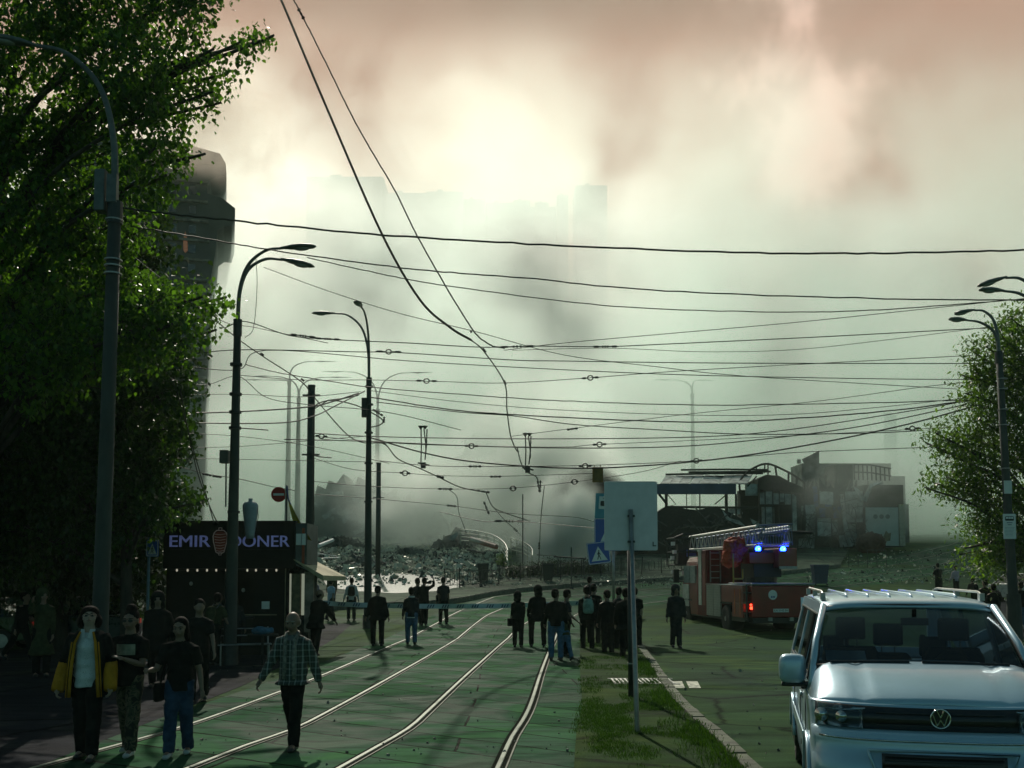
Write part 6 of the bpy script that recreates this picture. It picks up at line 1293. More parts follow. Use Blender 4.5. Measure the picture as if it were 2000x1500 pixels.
MB().tube([(-1.15, 1.5, 1.8), (-1.15, 1.5, 2.85)], .03).tube([(-1.15, 1.5, 1.95), (-.8, 1.5, 1.95)], .03).tube([(-.8, 1.5, 1.95), (-.8, 1.5, 2.3)], .03).build('yellow_handrail', mat('yellow_paint', (.4, .26, .03), .5), ft)
lad = empty('ladder', (0, 0, 0)); lad.parent = ft; lal = mat('ladder_aluminium', (.5, .52, .5), .4, .5, var=.1); lbl = mat('ladder_blue_grey', (.12, .17, .26), .4, .5)
for i, (dx, z0_, z1_, y0, y1, mm) in enumerate(((-.48, 3.15, 3.82, .9, 8.6, lal), (.72, 3.15, 3.82, .9, 8.6, lal), (-.38, 3.25, 3.7, .5, 8.0, lbl), (.62, 3.25, 3.7, .5, 8.0, lbl))):
    l = MB().tube([(dx, y0, z1_), (dx, y1, z1_ - .12)], .05, 8).tube([(dx, y0, z0_), (dx, y1, z0_)], .045, 8); nn = 15
    for k in range(nn):
        a = y0 + (y1 - y0) * k / nn; b = y0 + (y1 - y0) * (k + .5) / nn; c = y0 + (y1 - y0) * (k + 1) / nn
        l.tube([(dx, a, z0_), (dx, b, z1_ - .06)], .02, 5).tube([(dx, b, z1_ - .06), (dx, c, z0_)], .02, 5)
    l.build('side_truss', mm, lad)
l = MB()
for k in range(24): l.tube([(-.48, .9 + k * .32, 3.15), (.72, .9 + k * .32, 3.15)], .018, 5)
l.build('rungs', lal, lad); l = MB()
for k in range(13): x = -.5 + k * .1; l.tube([(x, .55, 3.15), (x, .62, 3.85)], .014, 5)
l.tube([(-.5, .6, 3.85), (.75, .6, 3.9)], .03).tube([(-.5, .5, 3.5), (.3, .5, 3.56)], .03).build('end_bars', lbl, lad)
MB().tube([(.7, .9, 3.62), (1.6, .9, 3.6)], .06, 8).build('stabiliser_tube', black, lad)
cg = empty('rescue_cage', (-.25, 9.0, 2.5)); cg.parent = ft; c = MB()
for z in (0, .55, 1.15):
    c.tube([(-.95, -.6, z), (.95, -.6, z), (.95, .6, z), (-.95, .6, z), (-.95, -.6, z)], .035, 6)
for x in (-.95, -.35, .35, .95):
    for y in (-.6, .6): c.tube([(x, y, 0), (x, y, 1.15)], .03, 6)
c.tube([(-.95, -.6, 1.15), (-.6, -.6, 1.3), (.7, -.6, 1.3), (.95, -.6, 1.15)], .05, 6)
c.build('frame', darksteel, cg); MB().box(-.85, .85, -.5, .5, -.02, .05).box(-.6, .6, .1, .4, .05, .9).build('cage_floor', black, cg); MB().box(-.4, .0, -.55, -.45, .35, .65).build('blue_box', mat('box_blue', (.03, .05, .35), .4), cg)
ct = MB()
for x, z in ((-1.05, .9), (-1.08, .3), (-1.05, -.3), (-.6, -.35), (-.98, .55)): ct.box(x - .07, x + .07, -.7, -.55, z - .08, z + .08)
ct.build('cage_lamp', white, cg)
bb_ = mat('beacon_blue', (.1, .15, .9), .2, emit=(.005, .03, 1.), es=60); bw_ = mat('beacon_core', (.8, .85, 1), .2, emit=(.45, .6, 1.), es=20)
for x in (-.34, .60):
    b = empty('beacon', (x, 1.15, 3.02)); b.parent = ft; MB().ball((0, 0, 0), .1, 12, 8).build('dome', bb_, b, smooth=True); MB().ball((0, -.06, 0), .04, 10, 6).build('core', bw_, b, smooth=True); MB().box(-.08, .08, -.06, .08, -.13, -.07).build('foot', black, b)
MB().box(-.2, .4, .7, .9, 3.2, 3.45).build('cable_drum', black, ft)
# ---------------------------------------------------------------- ruins, towers, rubble
rr_ = random.Random(11)
conc = mat('sooty_concrete', (.14, .145, .13), .9, var=.6, scale=1.2, bump=.4); pale = mat('scorched_panel', (.5, .54, .52), .7, var=.55, scale=1.6, bump=.1, col2=(.14, .15, .14)); pblue = mat('scorched_blue_panel', (.05, .10, .28), .6, var=.5, scale=1.5); fasc = mat('blue_fascia', (.02, .045, .11), .5, var=.5, scale=.6)
def bpx(mb, x0, x1, y0, y1, D, th=.3, o=(0, 0, 0)):
    "box whose front face spans the given outline at depth D"
    return mb.box(X(x0, D) - o[0], X(x1, D) - o[0], D - o[1], D + th - o[1], Z(y1, D) - o[2], Z(y0, D) - o[2])
def ruin(name, px, D, **k): return empty(name, (X(px, D), D, g(0, D)), **k)
def warp(o, amt, f=.35, seed=0):
    for v in o.data.vertices:
        q = v.co * f + Vector((seed, seed, seed)); v.co += Vector((noise.noise(q), noise.noise(q + Vector((7, 0, 0))), noise.noise(q + Vector((0, 9, 0))))) * amt
# market canopy
D = 86; e = ruin('market_canopy', 1360, D, label='burnt market canopy with blue fascia and buckled roof sheets', cat='canopy'); o = tuple(e.location)
bpx(MB(), 1170, 1440, 945, 965, D, .3, o).build('fascia', fasc, e)
rs = MB()
for k in range(9):
    x0 = 1290 + k * 19; rs.add([P(x0 + rr_.uniform(-2, 2), 944, D) - e.location, P(x0 + 17, 944, D) - e.location, P(x0 + 29 + rr_.uniform(-2, 2), 927 + rr_.uniform(-2, 3), D + 5) - e.location, P(x0 + 12, 927, D + 5) - e.location], [(0, 1, 2, 3)])
q = rs.build('roof_sheets', pale, e, fix=False); q.modifiers.new('t', 'SOLIDIFY').thickness = .08
bm_ = MB()
for y0, x0, x1 in ((917, 1330, 1500), (921, 1345, 1505), (925, 1300, 1490), (929, 1320, 1460)): bm_.tube([P(x0, y0 + rr_.uniform(-1, 3), D + 4) - e.location, P((x0 + x1) / 2, y0 + rr_.uniform(-2, 2), D + 4) - e.location, P(x1, y0 + rr_.uniform(-1, 1), D + 4) - e.location], .09, 6)
bm_.build('purlins', burnt, e)
ps = MB()
for x, w_ in ((1303, 5), (1421, 5), (1440, 3), (1450, 2.5), (1369, 1.5), (1343, 1.)): bpx(ps, x - w_ / 2, x + w_ / 2, 965, 1060, D, .25, o)
ps.tube([P(1287, 965, D) - e.location, P(1303, 985, D) - e.location], .1).tube([P(1303, 990, D) - e.location, P(1480, 992, D) - e.location], .1).tube([P(1420, 965, D) - e.location, P(1396, 985, D) - e.location], .05).tube([P(1303, 965, D) - e.location, P(1320, 985, D) - e.location, P(1303, 990, D) - e.location], .04)
ps.build('posts', burnt, e)
bpx(bpx(MB(), 1306, 1330, 990, 1003, D + 2, .1, o), 1424, 1452, 994, 1004, D + 2, .1, o).build('hanging_panel', pale, e)
# arched hall
D = 88; e = ruin('arched_hall', 1505, D, label='burnt hall with a bent arched roof truss', cat='ruin'); o = tuple(e.location); L_ = e.location
arc = spline([(1444, 948, D), (1450, 932, D), (1472, 914, D), (1500, 906, D), (1535, 920, D), (1556, 932, D), (1572, 944, D)], 5); ap = [P(q.x, q.y, q.z) - L_ for q in arc]
t_ = MB().tube(ap, .09, 6); lo = [(1478, 927), (1493, 924), (1500, 928), (1517, 931), (1540, 940), (1556, 946), (1572, 955)]
for x, y in lo:
    i = min(range(len(arc)), key=lambda j: abs(arc[j].x - x)); t_.tube([ap[i], P(x, y, D) - L_], .09 if x > 1505 else .06, 6)
t_.tube([P(1460, 950, D) - L_, P(1478, 930, D) - L_], .06).tube([P(1444, 948, D) - L_, P(1449, 1000, D) - L_], .09)
t_.build('truss', burnt, e)
top_ = [(1484, 935), (1500, 927), (1525, 929), (1545, 940), (1572, 952), (1574, 965), (1540, 960), (1520, 957), (1500, 958), (1484, 955)]
MB().prism([(X(a, D) - o[0], Z(b, D) - o[2]) for a, b in top_], .1, 5).build('roof', burnt, e)
pn = MB()
for x0, x1, y0, y1 in ((1487, 1496, 962, 985), (1498, 1511, 960, 985), (1513, 1524, 963, 985), (1526, 1534, 964, 980), (1536, 1548, 965, 985), (1490, 1514, 990, 1028), (1458, 1482, 945, 968), (1550, 1558, 965, 1040)): bpx(pn, x0, x1, y0, y1, D + .3, .12, o)
pn.build('wall_panels', pale, e); bpx(bpx(MB(), 1449, 1560, 957, 1075, D + 3, 1.5, o), 1480, 1560, 1030, 1078, D + .8, 1, o).build('back_wall', burnt, e)
fr = MB()
for x in (1485, 1497, 1512, 1525, 1549): bpx(fr, x - .8, x + .8, 957, 1060, D, .15, o)
fr.tube([P(1552, 965, D) - L_, P(1570, 984, D) - L_], .06).tube([P(1485, 986, D) - L_, P(1530, 986, D) - L_], .06).tube([P(1572, 955, D) - L_, P(1570, 1010, D) - L_], .07).build('frame', burnt, e)
# dark heap under the canopy
D = 84; e = ruin('burnt_heap', 1370, D, label='black heap of collapsed stalls under the canopy', cat='rubble heap'); o = tuple(e.location)
hp_ = [(1180, 1085), (1180, 1000), (1230, 985), (1285, 1000), (1300, 990), (1330, 992), (1360, 996), (1400, 990), (1425, 1000), (1460, 1018), (1490, 1030), (1500, 1085)]
q = MB().prism([(X(a, D) - o[0], Z(b, D) - o[2]) for a, b in hp_], 0, 2.2).build('heap', burnt, e)
dm = MB()
for _ in range(70):
    a = rr_.uniform(1185, 1490); top__ = 1000 + 25 * abs(a - 1370) / 130; yy = rr_.uniform(top__, 1080); q = P(a, yy, D - rr_.uniform(.1, 1.2)) - e.location; l = rr_.uniform(.4, 1.8)
    dm.box(-l / 2, l / 2, -.04, .04, -.05, .05, RotM(q, ry=rr_.uniform(-1, 1), rz=rr_.uniform(-1, 1)))
dm.build('bent_metal', mat('bent_metal', (.09, .09, .08), .6, .4, var=.6), e)
sh_ = MB().add([P(a, b, D - .6) - e.location for a, b in ((1410, 995), (1425, 1012), (1444, 1017), (1456, 1028), (1436, 1022), (1418, 1014))], [(0, 1, 2, 3, 4, 5)]).add([P(a, b, D - .7) - e.location for a, b in ((1465, 1012), (1480, 1020), (1490, 1030), (1472, 1026))], [(0, 1, 2, 3)]).build('torn_sheet', pale, e); sh_.modifiers.new('t', 'SOLIDIFY').thickness = .05
# broken stalls
D = 90; e = ruin('broken_stalls', 1620, D, label='row of smashed market stalls with hanging grey and blue panels', cat='stall'); o = tuple(e.location)
for i, (m_, lst) in enumerate(((pale, ((1573, 1592, 986, 1005), (1574, 1592, 1006, 1050), (1595, 1624, 1012, 1047), (1626, 1636, 1015, 1045), (1644, 1652, 965, 1040), (1652, 1684, 960, 1020), (1650, 1674, 1023, 1065), (1640, 1664, 1045, 1068), (1565, 1572, 988, 1008), (1600, 1628, 960, 985), (1560, 1590, 1052, 1075))), (pblue, ((1589, 1597, 950, 990), (1612, 1625, 962, 990), (1628, 1643, 990, 1012), (1600, 1612, 992, 1010))))):
    for j, (x0, x1, y0, y1) in enumerate(lst):
        mb = MB(); c = P((x0 + x1) / 2, (y0 + y1) / 2, D + rr_.uniform(-1, 1)) - e.location; w_, h_ = (x1 - x0) * D / F / 2, (y1 - y0) * D / F / 2
        mb.box(-w_, w_, -.06, .06, -h_, h_, RotM(c, ry=rr_.gauss(0, .05), rx=rr_.gauss(0, .12), rz=rr_.gauss(0, .2))); mb.build('panel', m_, e)
bw = bpx(bpx(bpx(MB(), 1560, 1690, 975, 1075, D + 1.6, 2, o), 1578, 1640, 958, 975, D + 2.5, 2, o), 1635, 1670, 907, 950, D + 2, 3, o).build('carcass', mat('soot_wall', (.05, .052, .048), .9, var=.6, scale=.8, bump=.4), e)
fr = MB()
for k in range(9): fr.tube([P(1668 + k * 8.5, 907 + k * .9, D + 3) - e.location, P(1669 + k * 8.5, 937 + k * .3, D + 3) - e.location], .07, 5)
for y in (907, 922): fr.tube([P(1668, y, D + 3) - e.location, P(1700, y + 1, D + 3) - e.location, P(1740, y + 8, D + 3) - e.location], .07, 5)
fr.build('roof_grid', burnt, e)
rg = [(1560, 975)]; x_ = 1560
while x_ < 1700: rg.append((x_, rr_.uniform(928, 968))); x_ += rr_.uniform(3, 12); rg.append((x_, rr_.uniform(932, 972)))
rg.append((x_, 980)); MB().prism([(X(a, D) - o[0], Z(b, D) - o[2]) for a, b in rg], 1.2, 1.5).build('ragged_wall', mat('soot_wall'), e)
bf = MB()
for _ in range(110):
    q = P(rr_.uniform(1556, 1700), rr_.triangular(925, 1078, 1060), D - rr_.uniform(.1, 1.6)) - e.location; l = rr_.uniform(.3, 1.7); bf.box(-l / 2, l / 2, -.03, .03, -.025, .03, RotM(q, ry=rr_.uniform(-1.6, 1.6), rz=rr_.uniform(-1, 1)))
bf.build('bent_frames', mat('bent_metal'), e)
# round poster kiosk
D = 89; e = ruin('poster_kiosk', 1725, D, label='scorched kiosk with a pale wall carrying three round icons', cat='kiosk'); o = tuple(e.location)
bpx(MB(), 1694, 1757, 991, 1066, D, .2, o).build('poster_wall', mat('pale_blue_wall', (.36, .42, .40), .6, var=.15, scale=1), e)
bpx(bpx(MB(), 1690, 1768, 947, 990, D + .2, 3.5, o), 1692, 1766, 990, 1068, D + .4, 3, o).build('carcass', burnt, e); bpx(MB(), 1759, 1770, 985, 1066, D, .2, o).build('corner_panel', mat('cream_panel', (.38, .36, .28), .7, var=.3), e)
for x in (1712, 1724, 1736): MB().prism([(X(x, D) - o[0] + .2 * cos(k * pi / 8), Z(1009, D) - o[2] + .2 * sin(k * pi / 8)) for k in range(16)], -.04, -.005).build('round_icon', mat('icon_grey', (.1, .13, .12), .7), e)
MB().prism([(X(a, D) - o[0], Z(b, D) - o[2]) for a, b in ((1727, 1048), (1732, 1036), (1737, 1042), (1742, 1040), (1740, 1056), (1730, 1058))], -.03, -.005).build('poster_picture', mat('poster_tan', (.16, .13, .07)), e)
for pts in (((1665, 948), (1680, 958), (1684, 978), (1679, 974), (1672, 960)), ((1683, 976), (1698, 946), (1722, 941), (1725, 945), (1704, 950), (1692, 980))): 
    q = MB().add([P(a, b, D - .8 + (i % 2) * .4) - e.location for i, (a, b) in enumerate(pts)], [(0, 1, 2, 3, 4)] if len(pts) == 5 else [(0, 1, 2, 3, 4, 5)]).build('peeled_sheet', pale, e); q.modifiers.new('t', 'SOLIDIFY').thickness = .05
q = MB().ball((0, 0, .8), 1.15, 14, 8, sc=(1.1, .5, .8)); q = remesh(q, 'burnt_bush', mat('rust_brown_brush', (.07, .025, .015), .95, var=.6, scale=8), None, .12, 0, .3); q.location = (X(1702, 87), 87, g(0, 87)); tag(q, 'rust brown burnt bush in front of the pale poster wall', 'bush')
# grey back wall and blue bin
D = 99; e = ruin('long_wall', 1650, D, label='long grey warehouse wall fading behind the broken stalls', cat='wall'); bpx(bpx(bpx(MB(), 1570, 1745, 905, 1060, D, 4, tuple(e.location)), 1745, 1772, 930, 1060, D, 4, tuple(e.location)), 1772, 1778, 985, 1060, D, 4, tuple(e.location)).add([P(a, b, D) - e.location for a, b in ((1570, 905), (1600, 905), (1600, 880), (1566, 897))], [(0, 1, 2, 3)]).build('wall', conc, e); bpx(MB(), 1562, 1568, 897, 905, D - .2, .3, tuple(e.location)).build('vent', conc, e)
D = 62; x = X(1601, D); e = empty('waste_bin', (x, D, g(x, D)), label='dark blue waste container on the square behind the fire truck', cat='bin')
MB().rings([[(a * w_, b * w_, z) for a, b in ((-.45, -.35), (.45, -.35), (.45, .35), (-.45, .35))] for z, w_ in ((.1, .8), (1.15, 1.), (1.16, 1.06), (1.25, 1.03))]).build('container', mat('bin_blue', (.02, .045, .1), .5), e); MB().tube([(-.35, -.3, .1), (-.35, -.3, 0)], .06).tube([(.35, -.3, .1), (.35, -.3, 0)], .06).build('castors', black, e)
e = empty('rack_frame', G(1700, 1108), R(4), label='low metal rack frame with litter beneath on the square', cat='rack')
mb = MB()
for x in (-1.6, -.9, -.2, .5, 1.2): mb.tube([(x, 0, 0), (x, 0, 1.25 if x > -.3 else .9)], .025, 5)
mb.tube([(-1.6, 0, .45), (1.2, 0, .45)], .025, 5).tube([(-.2, 0, 1.25), (1.2, 0, 1.25)], .02, 5).build('frame', darksteel, e)
# far ruins left
D = 104
for i, (pts, lab, dd, mm) in enumerate((
    ([(600, 1050), (600, 975), (612, 972), (618, 948), (634, 955), (640, 938), (655, 944), (668, 926), (676, 947), (692, 950), (697, 931), (712, 938), (722, 960), (737, 955), (741, 968), (764, 962), (772, 984), (790, 978), (798, 962), (806, 990), (824, 985), (836, 1006), (856, 998), (872, 1018), (880, 1050)], 'dark collapsed building mound behind the left poles', 0, conc),
    ([(880, 1050), (885, 1012), (905, 1000), (935, 1005), (938, 962), (975, 960), (975, 1010), (1010, 1020), (1050, 1060)], 'ghostly broken wall block behind the curved railing', 2, conc),
    ([(1085, 1080), (1090, 990), (1120, 965), (1185, 958), (1230, 960), (1260, 1080)], 'charred stall block in black smoke left of the canopy', -16, burnt),
    ([(830, 1030), (842, 905), (900, 890), (925, 845), (965, 850), (975, 900), (1010, 940), (1030, 1040)], 'tall faint skeleton of a wrecked building in the smoke', 20, conc))):
    d_ = D + dd; e = ruin('collapsed_building', sum(p[0] for p in pts) / len(pts), d_, label=lab, cat='ruin', group='collapsed buildings'); o = tuple(e.location)
    MB().prism([(X(a, d_) - o[0], Z(b, d_) - o[2]) for a, b in pts], 0, 6).build('shell', mm, e)
    w_ = MB()
    for _ in range(26):
        a = rr_.uniform(pts[0][0] + 15, pts[-1][0] - 15); yt = 1e9
        for (ax, ay), (bx, by) in zip(pts, pts[1:]):
            if ax <= a <= bx and bx > ax: yt = ay + (by - ay) * (a - ax) / (bx - ax)
        if yt > 2000: continue
        yy = rr_.uniform(yt + 3, max(yt + 5, 1040)); q = P(a, yy, d_ - .25) - e.location; w_.box(-rr_.uniform(.3, 1.6), rr_.uniform(.3, 1.2), -.2, .2, -.15, rr_.uniform(.1, .5), RotM(q, ry=rr_.uniform(-.6, .6)))
    w_.build('broken_slabs', pale, e)
# burning tower block at the left
D = 111.6; e = ruin('tower_block', 415, D, label='tall burnt apartment tower with a jagged right edge behind the poplar', cat='building'); o = tuple(e.location)
tw = [(120, 1045), (120, 290), (330, 285), (415, 300), (426, 318), (428, 340), (398, 352), (392, 360), (392, 380), (420, 386), (446, 404), (446, 420), (440, 440), (425, 440), (412, 450), (410, 490), (399, 560), (402, 660), (396, 800), (398, 900), (392, 1045)]
MB().prism([(X(a, D) - o[0], Z(b, D) - o[2]) for a, b in tw], 0, 14).build('wall', mat('tower_grey', (.06, .075, .075), .9, var=.5, scale=.15), e)
for r_ in range(18):
    for c_ in range(7):
        x0 = 135 + c_ * 37; y0 = 330 + r_ * 38
        bpx(MB(), x0, x0 + 14, y0, y0 + 16, D - .12, .14, o).build('window', glassd, e)
bl_ = MB()
for r_ in range(19): bpx(bl_, 125, 388 + rr_.uniform(-2, 8), 318 + r_ * 38, 322 + r_ * 38, D - .5, .5, o)
bl_.build('floor_edge', conc, e); e.rotation_euler = (0, 0, R(15.5))
MB().prism([(X(a, D) - o[0], Z(b, D) - o[2]) for a, b in ((348, 475), (352, 458), (356, 475), (357, 495), (352, 500), (349, 495))], -.3, -.1).build('glowing_window', mat('glow_orange', (.4, .15, .08), .8, emit=(.8, .35, .2), es=.08), e)
# far skyline
twm = mat('far_concrete', (.16, .15, .13), .9, var=.1, scale=.05)
for i, (x0, x1, y) in enumerate(((590, 742, 345), (742, 828, 377), (828, 903, 374), (903, 946, 389), (948, 1002, 396), (1003, 1036, 391), (1046, 1073, 395), (1090, 1112, 381), (1127, 1190, 362))):
    D = 345 + (i * 7) % 13; e = ruin('apartment_block', (x0 + x1) / 2, D, group='tower blocks on the skyline', cat='building', label='%s skyline tower block above the smoke' % ['leftmost broad', 'second long low', 'third flat topped', 'fourth sloping', 'fifth low', 'sixth narrow', 'seventh narrow', 'slim stepped', 'rightmost high'][i]); o = tuple(e.location)
    mb = bpx(MB(), x0, x1, y, 1062, D, 14, o); bpx(mb, x0 + (x1 - x0) * .3, x0 + (x1 - x0) * .45, y - 4, y, D + 2, 4, o); mb.build('block', twm, e)
D = 372; e = ruin('skyline_backing', 890, D, label='added backing slab blocking the bright gaps behind the skyline towers', cat='building'); o = tuple(e.location)  # added block, keeps bright slits of sky from showing between the towers
bpx(bpx(MB(), 640, 1110, 404, 1062, D, 14, o), 1178, 1181, 1000, 1062, D + 20, 14, o).build('block', twm, e)
# rubble on the square
def onsq(px, py): p = G(px, py); p.z = g(p.x, p.y) + .14; return p
def chunk(mb, c, s):
    n = 7; vs = []
    M = RotM(c, rr_.uniform(0, 6), rr_.uniform(0, 6), rr_.uniform(0, 6)); a, b, d = s * rr_.uniform(.5, 1.3), s * rr_.uniform(.4, 1), s * rr_.uniform(.12, .5)
    vs = [(x * a * rr_.uniform(.6, 1), y * b * rr_.uniform(.6, 1), z * d) for z in (-1, 1) for x, y in ((-1, -1), (1, -1), (1, 1), (-1, 1))]
    mb.add(vs, [(0, 3, 2, 1), (4, 5, 6, 7), (0, 1, 5, 4), (1, 2, 6, 5), (2, 3, 7, 6), (3, 0, 4, 7)], M)
rb = [MB(), MB(), MB()]
for _ in range(12000):
    px = rr_.uniform(605, 1110); py = rr_.triangular(1040, 1158, 1066)
    if noise.noise(Vector((px * .018, py * .06, 1))) < -.12 and rr_.random() < .75: continue
    if px > 980 and py > 1085: continue
    if py > 1128 and rr_.random() < .5: continue
    s = abs(rr_.gauss(0, .09)) + .03
    if rr_.random() < .02: s = min(.42, s * 3)
    chunk(rb[rr_.choice((0, 0, 1, 2))], onsq(px, py) + Vector((0, 0, s * .2)), s)
for _ in range(700):
    px = rr_.uniform(1570, 1990); py = rr_.uniform(1075, 1140); chunk(rb[rr_.choice((0, 1, 2))], G(px, py) + Vector((0, 0, .03)), abs(rr_.gauss(0, .05)) + .02)
for _ in range(500): chunk(rb[rr_.choice((0, 1, 2))], onsq(rr_.uniform(900, 1330), rr_.uniform(1128, 1150)), abs(rr_.gauss(0, .04)) + .02)
for mb, m_, nm in zip(rb, (mat('rubble_pale', (.5, .5, .38), .7, var=.5, scale=.7), mat('rubble_dark', (.05, .055, .05), .8, var=.6, scale=.7), mat('rubble_glassy', (.5, .5, .4), .3, .3, var=.4, scale=.7)), ('pale', 'dark', 'glinting')): mb.build('rubble', m_, kind='stuff', fix=False, label=nm + ' broken rubble strewn over the square', cat='rubble')
def mound(px, py, r, h, m, label, seed, name='rubble_mound'):
    c = onsq(px, py); q = MB(); n = 26; vs = []; 
    for j in range(n + 1):
        for i in range(n + 1):
            u, v_ = i / n * 2 - 1, j / n * 2 - 1; d = max(0, 1 - sqrt(u * u + v_ * v_)); z = h * d ** .8 * (1 + .5 * noise.noise(Vector((u * 3 + seed, v_ * 3, 0)))) + ((.5 * h * noise.noise(Vector((u * 9, v_ * 9, seed))) + .3 * h * noise.noise(Vector((u * 23, v_ * 23, seed)))) if d > 0 else 0); vs.append((u * r, v_ * r * .6, z - .08))
    q.add(vs, [(j * (n + 1) + i, j * (n + 1) + i + 1, (j + 1) * (n + 1) + i + 1, (j + 1) * (n + 1) + i) for j in range(n) for i in range(n)])
    for _ in range(260): u, v_ = rr_.gauss(0, .45), rr_.gauss(0, .45); chunk(q, Vector((u * r, v_ * r * .6, h * max(.05, 1 - sqrt(u * u + v_ * v_)) * .95)), rr_.uniform(.05, .22))
    for _ in range(60):
        u, v_ = rr_.gauss(0, .4), rr_.gauss(0, .4); l = rr_.uniform(.2, 1.); q.box(-l / 2, l / 2, -.05, .05, -.03, .03, RotM((u * r, v_ * r * .6, h * max(.05, 1 - sqrt(u * u + v_ * v_)) * .9), ry=rr_.uniform(-.9, .9), rz=rr_.uniform(-2, 2)))
    o = q.build(name, m, label=label, cat='rubble heap'); o.location = c; return o
dk_ = mat('rubble_heap_dark', (.05, .055, .05), .9, var=.7, scale=3, bump=.3)
mound(905, 1072, 2.9, 1.5, dk_, 'dark rubble heap with torn metal at the foot of the railing', 1); mound(665, 1070, 2.6, .9, dk_, 'heap of dark boards left of the lamp post on the square', 2)
mound(800, 1085, 1.3, .4, conc, 'low pale heap of broken concrete right of the lamp post', 4); mound(705, 1105, 1.4, .35, conc, 'low grey heap of bricks just left of the lamp post', 5); mound(1030, 1084, 2.2, .8, mat('grassy_bank', (.05, .08, .025), .95, var=.6, scale=5), 'grassy bank with debris under the railing', 6)
def plank(a, b, r, m, label, name='debris_beam', cat='debris', fl=.4):
    a, b = Vector(a), Vector(b); MB().tube([Vector((0, 0, 0)), (b - a) * .5, b - a], [r, r, r * .9], 8, flat=fl).build(name, m, label=label, cat=cat).location = a
plank(P(920, 1053, 70), P(970, 1068, 68), .2, mat('red_white_beam', (.5, .45, .38), .6, var=.5, scale=.6, col2=(.25, .06, .03)), 'long pale beam with a reddish end lying across the rubble heap', fl=1)
plank(P(622, 1066, 60), P(650, 1055, 62), .12, white, 'white pipe sticking out of the boards behind the kiosk', fl=1)
q = MB().add([P(a, b, 69) - P(890, 1055, 69) for a, b in ((876, 1052), (884, 1045), (895, 1038), (892, 1048), (884, 1056))], [(0, 1, 2, 3, 4)]).build('torn_sheet', pale, label='pale torn metal sheet standing on top of the dark heap', cat='debris'); q.location = P(890, 1055, 69); q.modifiers.new('t', 'SOLIDIFY').thickness = .04
for k, (px, py, l, lab) in enumerate(((630, 1092, 2.2, 'flat pale slab leaning by the kiosk end'), (640, 1100, 1.8, 'second flat pale slab nearer the awning'), (850, 1062, 1.8, 'long flat board left of the dark heap'), (780, 1068, 1.4, 'short board in the open rubble'), (1060, 1078, 2.0, 'crumpled sheet under the right end of the railing'), (930, 1086, 1.5, 'black bent plate below the reddish beam'))):
    q = MB().box(-l / 2, l / 2, -.4, .4, -.03, .03).build('debris_slab', pale if k != 5 else dk_, label=lab, cat='debris'); q.location = onsq(px, py) + Vector((0, 0, .25)); q.rotation_euler = (R(rr_.uniform(2, 14)), R(rr_.uniform(-12, 12)), R(rr_.uniform(-30, 30)))
# curved railing
e = empty('curved_railing', onsq(1000, 1075), label='curved white metal railing above the smoking hedge', cat='railing'); L_ = e.location
cv = spline([(900, 1034, 78), (935, 1038, 75), (965, 1046, 72), (985, 1060, 69), (992, 1075, 66)], 6); cv2 = spline([(998, 1052, 73), (1020, 1058, 71), (1038, 1070, 69), (1040, 1085, 67)], 6)
rlm = mat('railing_cream', (.5, .52, .4), .5, var=.2)
for cc in (cv, cv2):
    mb = MB()
    for dy in (0, 7, 14, 21): mb.tube([P(q.x, q.y + dy, q.z) - L_ for q in cc], .028 if dy else .04, 5)
    for q in cc[::3]: mb.tube([P(q.x, q.y, q.z) - L_, P(q.x, q.y + 30, q.z) - L_], .03, 5)
    mb.build('rails', rlm, e)
# thin dark poles
for px, y0, y1, D_, lab in ((1021, 965, 1075, 70, 'thin dark mast standing behind the railing'), (1116, 1068, 1115, 60, 'short thin stake by the smoking frame')):
    b = Vector((X(px, D_), D_, g(0, D_))); e = empty('thin_mast', b, label=lab, cat='mast'); MB().tube([(0, 0, 0), (0, 0, Z(y0, D_) - b.z)], .04, 6).build('mast_tube', darksteel, e); MB().tube([(0, 0, -.05), (0, 0, .1)], .12, 8).build('base', darksteel, e)
e = empty('broken_bench', P(1115, 1112, 60), label='dark shelter frame leaning before the white smoke plume', cat='frame'); mb = MB().tube([(-1., 0, .75), (.9, 0, .62)], .05).tube([(-.75, 0, -.3), (-.75, 0, .72)], .035).tube([(.75, 0, -.3), (.75, 0, .63)], .035).tube([(-2, 0, .85), (-.9, 0, .78)], .02); mb.build('frame', darksteel, e)
# ornamental fence: posts and panels with rings
fpts = gpts([(866, 1158), (900, 1154), (936, 1152), (975, 1148), (1040, 1143), (1100, 1138), (1160, 1134), (1220, 1130), (1280, 1127), (1335, 1124)])
fpts = [Vector((p.x, p.y + .9, g(p.x, p.y + .9) + .14)) for p in fpts]; fpts = resample(fpts, 1.55)
e = empty('ornamental_fence', fpts[0], label='low black wrought iron fence with ring ornaments along the square', cat='fence'); L_ = fpts[0].copy()
for i, p in enumerate(fpts):
    MB().tube([p - L_, p - L_ + Vector((rr_.gauss(0, .05), 0, 1.15))], .04, 6).build('post', black, e)
for i, (a, b) in enumerate(zip(fpts, fpts[1:])):
    mb = MB(); d = b - a; up = Vector((0, 0, 1)); bend = rr_.gauss(0, .06)
    for h_ in (.18, .95): mb.tube([a - L_ + up * h_, b - L_ + up * (h_ + bend)], .018, 5)
    for c_, r_ in ((.25, .2), (.5, .26), (.75, .2)):
        cc = a + d * c_ - L_ + up * .55; dn = d.normalized(); mb.tube([cc + dn * r_ * cos(k * pi / 7) + up * r_ * 1.4 * sin(k * pi / 7) for k in range(15)], .014, 5, False)
    for c_ in (.08, .16, .38, .5, .62, .84, .92): mb.tube([a + d * c_ - L_ + up * .18, a + d * c_ - L_ + up * .95], .01, 4)
    mb.build('panel', black, e)
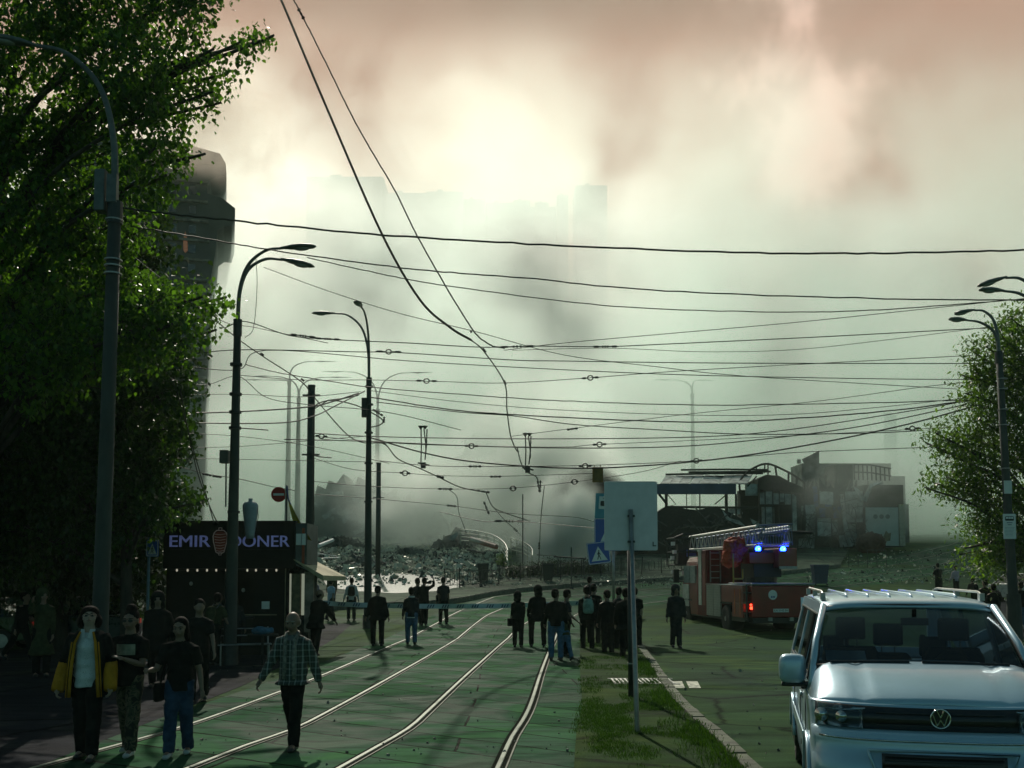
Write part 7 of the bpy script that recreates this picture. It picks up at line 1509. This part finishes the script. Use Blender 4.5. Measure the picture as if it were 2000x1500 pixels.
for k, (px, lab) in enumerate(((944, 'square black bin by the fence nearest the middle'), (1070, 'square black bin further right along the fence'))):
    p = onsq(px, 1140); e = empty('litter_bin', p, label=lab, cat='bin', group='bins by the fence'); MB().rings([[(a * w_, b * w_, z) for a, b in ((-.3, -.25), (.3, -.25), (.3, .25), (-.3, .25))] for z, w_ in ((.08, .9), (1., 1.1), (1.02, 1.2), (1.1, 1.1))]).build('container', black, e); MB().tube([(-.2, 0, .08), (-.2, 0, 0)], .05).tube([(.2, 0, .08), (.2, 0, 0)], .05).build('feet', darksteel, e)
# dark shrubs along the fence
for k, (px, py, r_, lab) in enumerate(((1010, 1122, 16, 'rounded dark shrub left of the shrubs by the fence'), (1045, 1118, 18, 'dark shrub before the curved railing foot'), (1085, 1118, 20, 'dark shrub under the white smoke plume'), (1125, 1115, 22, 'broad dark shrub below the black smoke'), (1165, 1115, 18, 'dark shrub beneath the tilted crossing sign'), (985, 1100, 12, 'small yellow green shrub on the grassy bank'))):
    c = G(px, py + 14); d_ = c.y + 1.5; rn2 = random.Random(40 + k); e = empty('shrub', (c.x, d_, g(c.x, d_)), label=lab, cat='shrub', group='shrubs by the fence')
    bl_ = [(P(px + rn2.uniform(-r_, r_) * .7, py - 2 + rn2.uniform(-8, 10), d_ + rn2.uniform(-.6, .6)), r_ * .75 * d_ / F) for _ in range(6)]
    me = leaves([(c_ - e.location, q) for c_, q in bl_], LANCE, .13, 420, rn2, False); me.materials.append(leaf_ash if k == 5 else leaf_dk); cr = bpy.data.objects.new('foliage', me); link(cr, e)
    mb = MB()
    for c_, q in bl_: mb.tube([(0, 0, -.1), (c_ - e.location) * .5, c_ - e.location], [.03, .02, .01], 5)
    mb.build('stems', bark, e)
# right side road edge
sheet('pavement_right', gpts([(2100, 1300), (1990, 1240), (1880, 1190), (1800, 1165)]), [Vector((26, 22, 0)), Vector((26, 34, 0)), Vector((28, 42, 0)), Vector((26, 52, 0))], pavement_m, .01, 20, 6)
# small litter on the carriageway
lt = MB()
for _ in range(260):
    p = G(rr_.uniform(300, 1530), rr_.uniform(1200, 1495)); chunk(lt, p + Vector((0, 0, .012)), abs(rr_.gauss(0, .012)) + .006)
lt.build('litter', mat('litter_grey', (.2, .2, .17), .8, var=.5), kind='stuff', fix=False, label='small stones and litter scattered over the slabs', cat='litter')
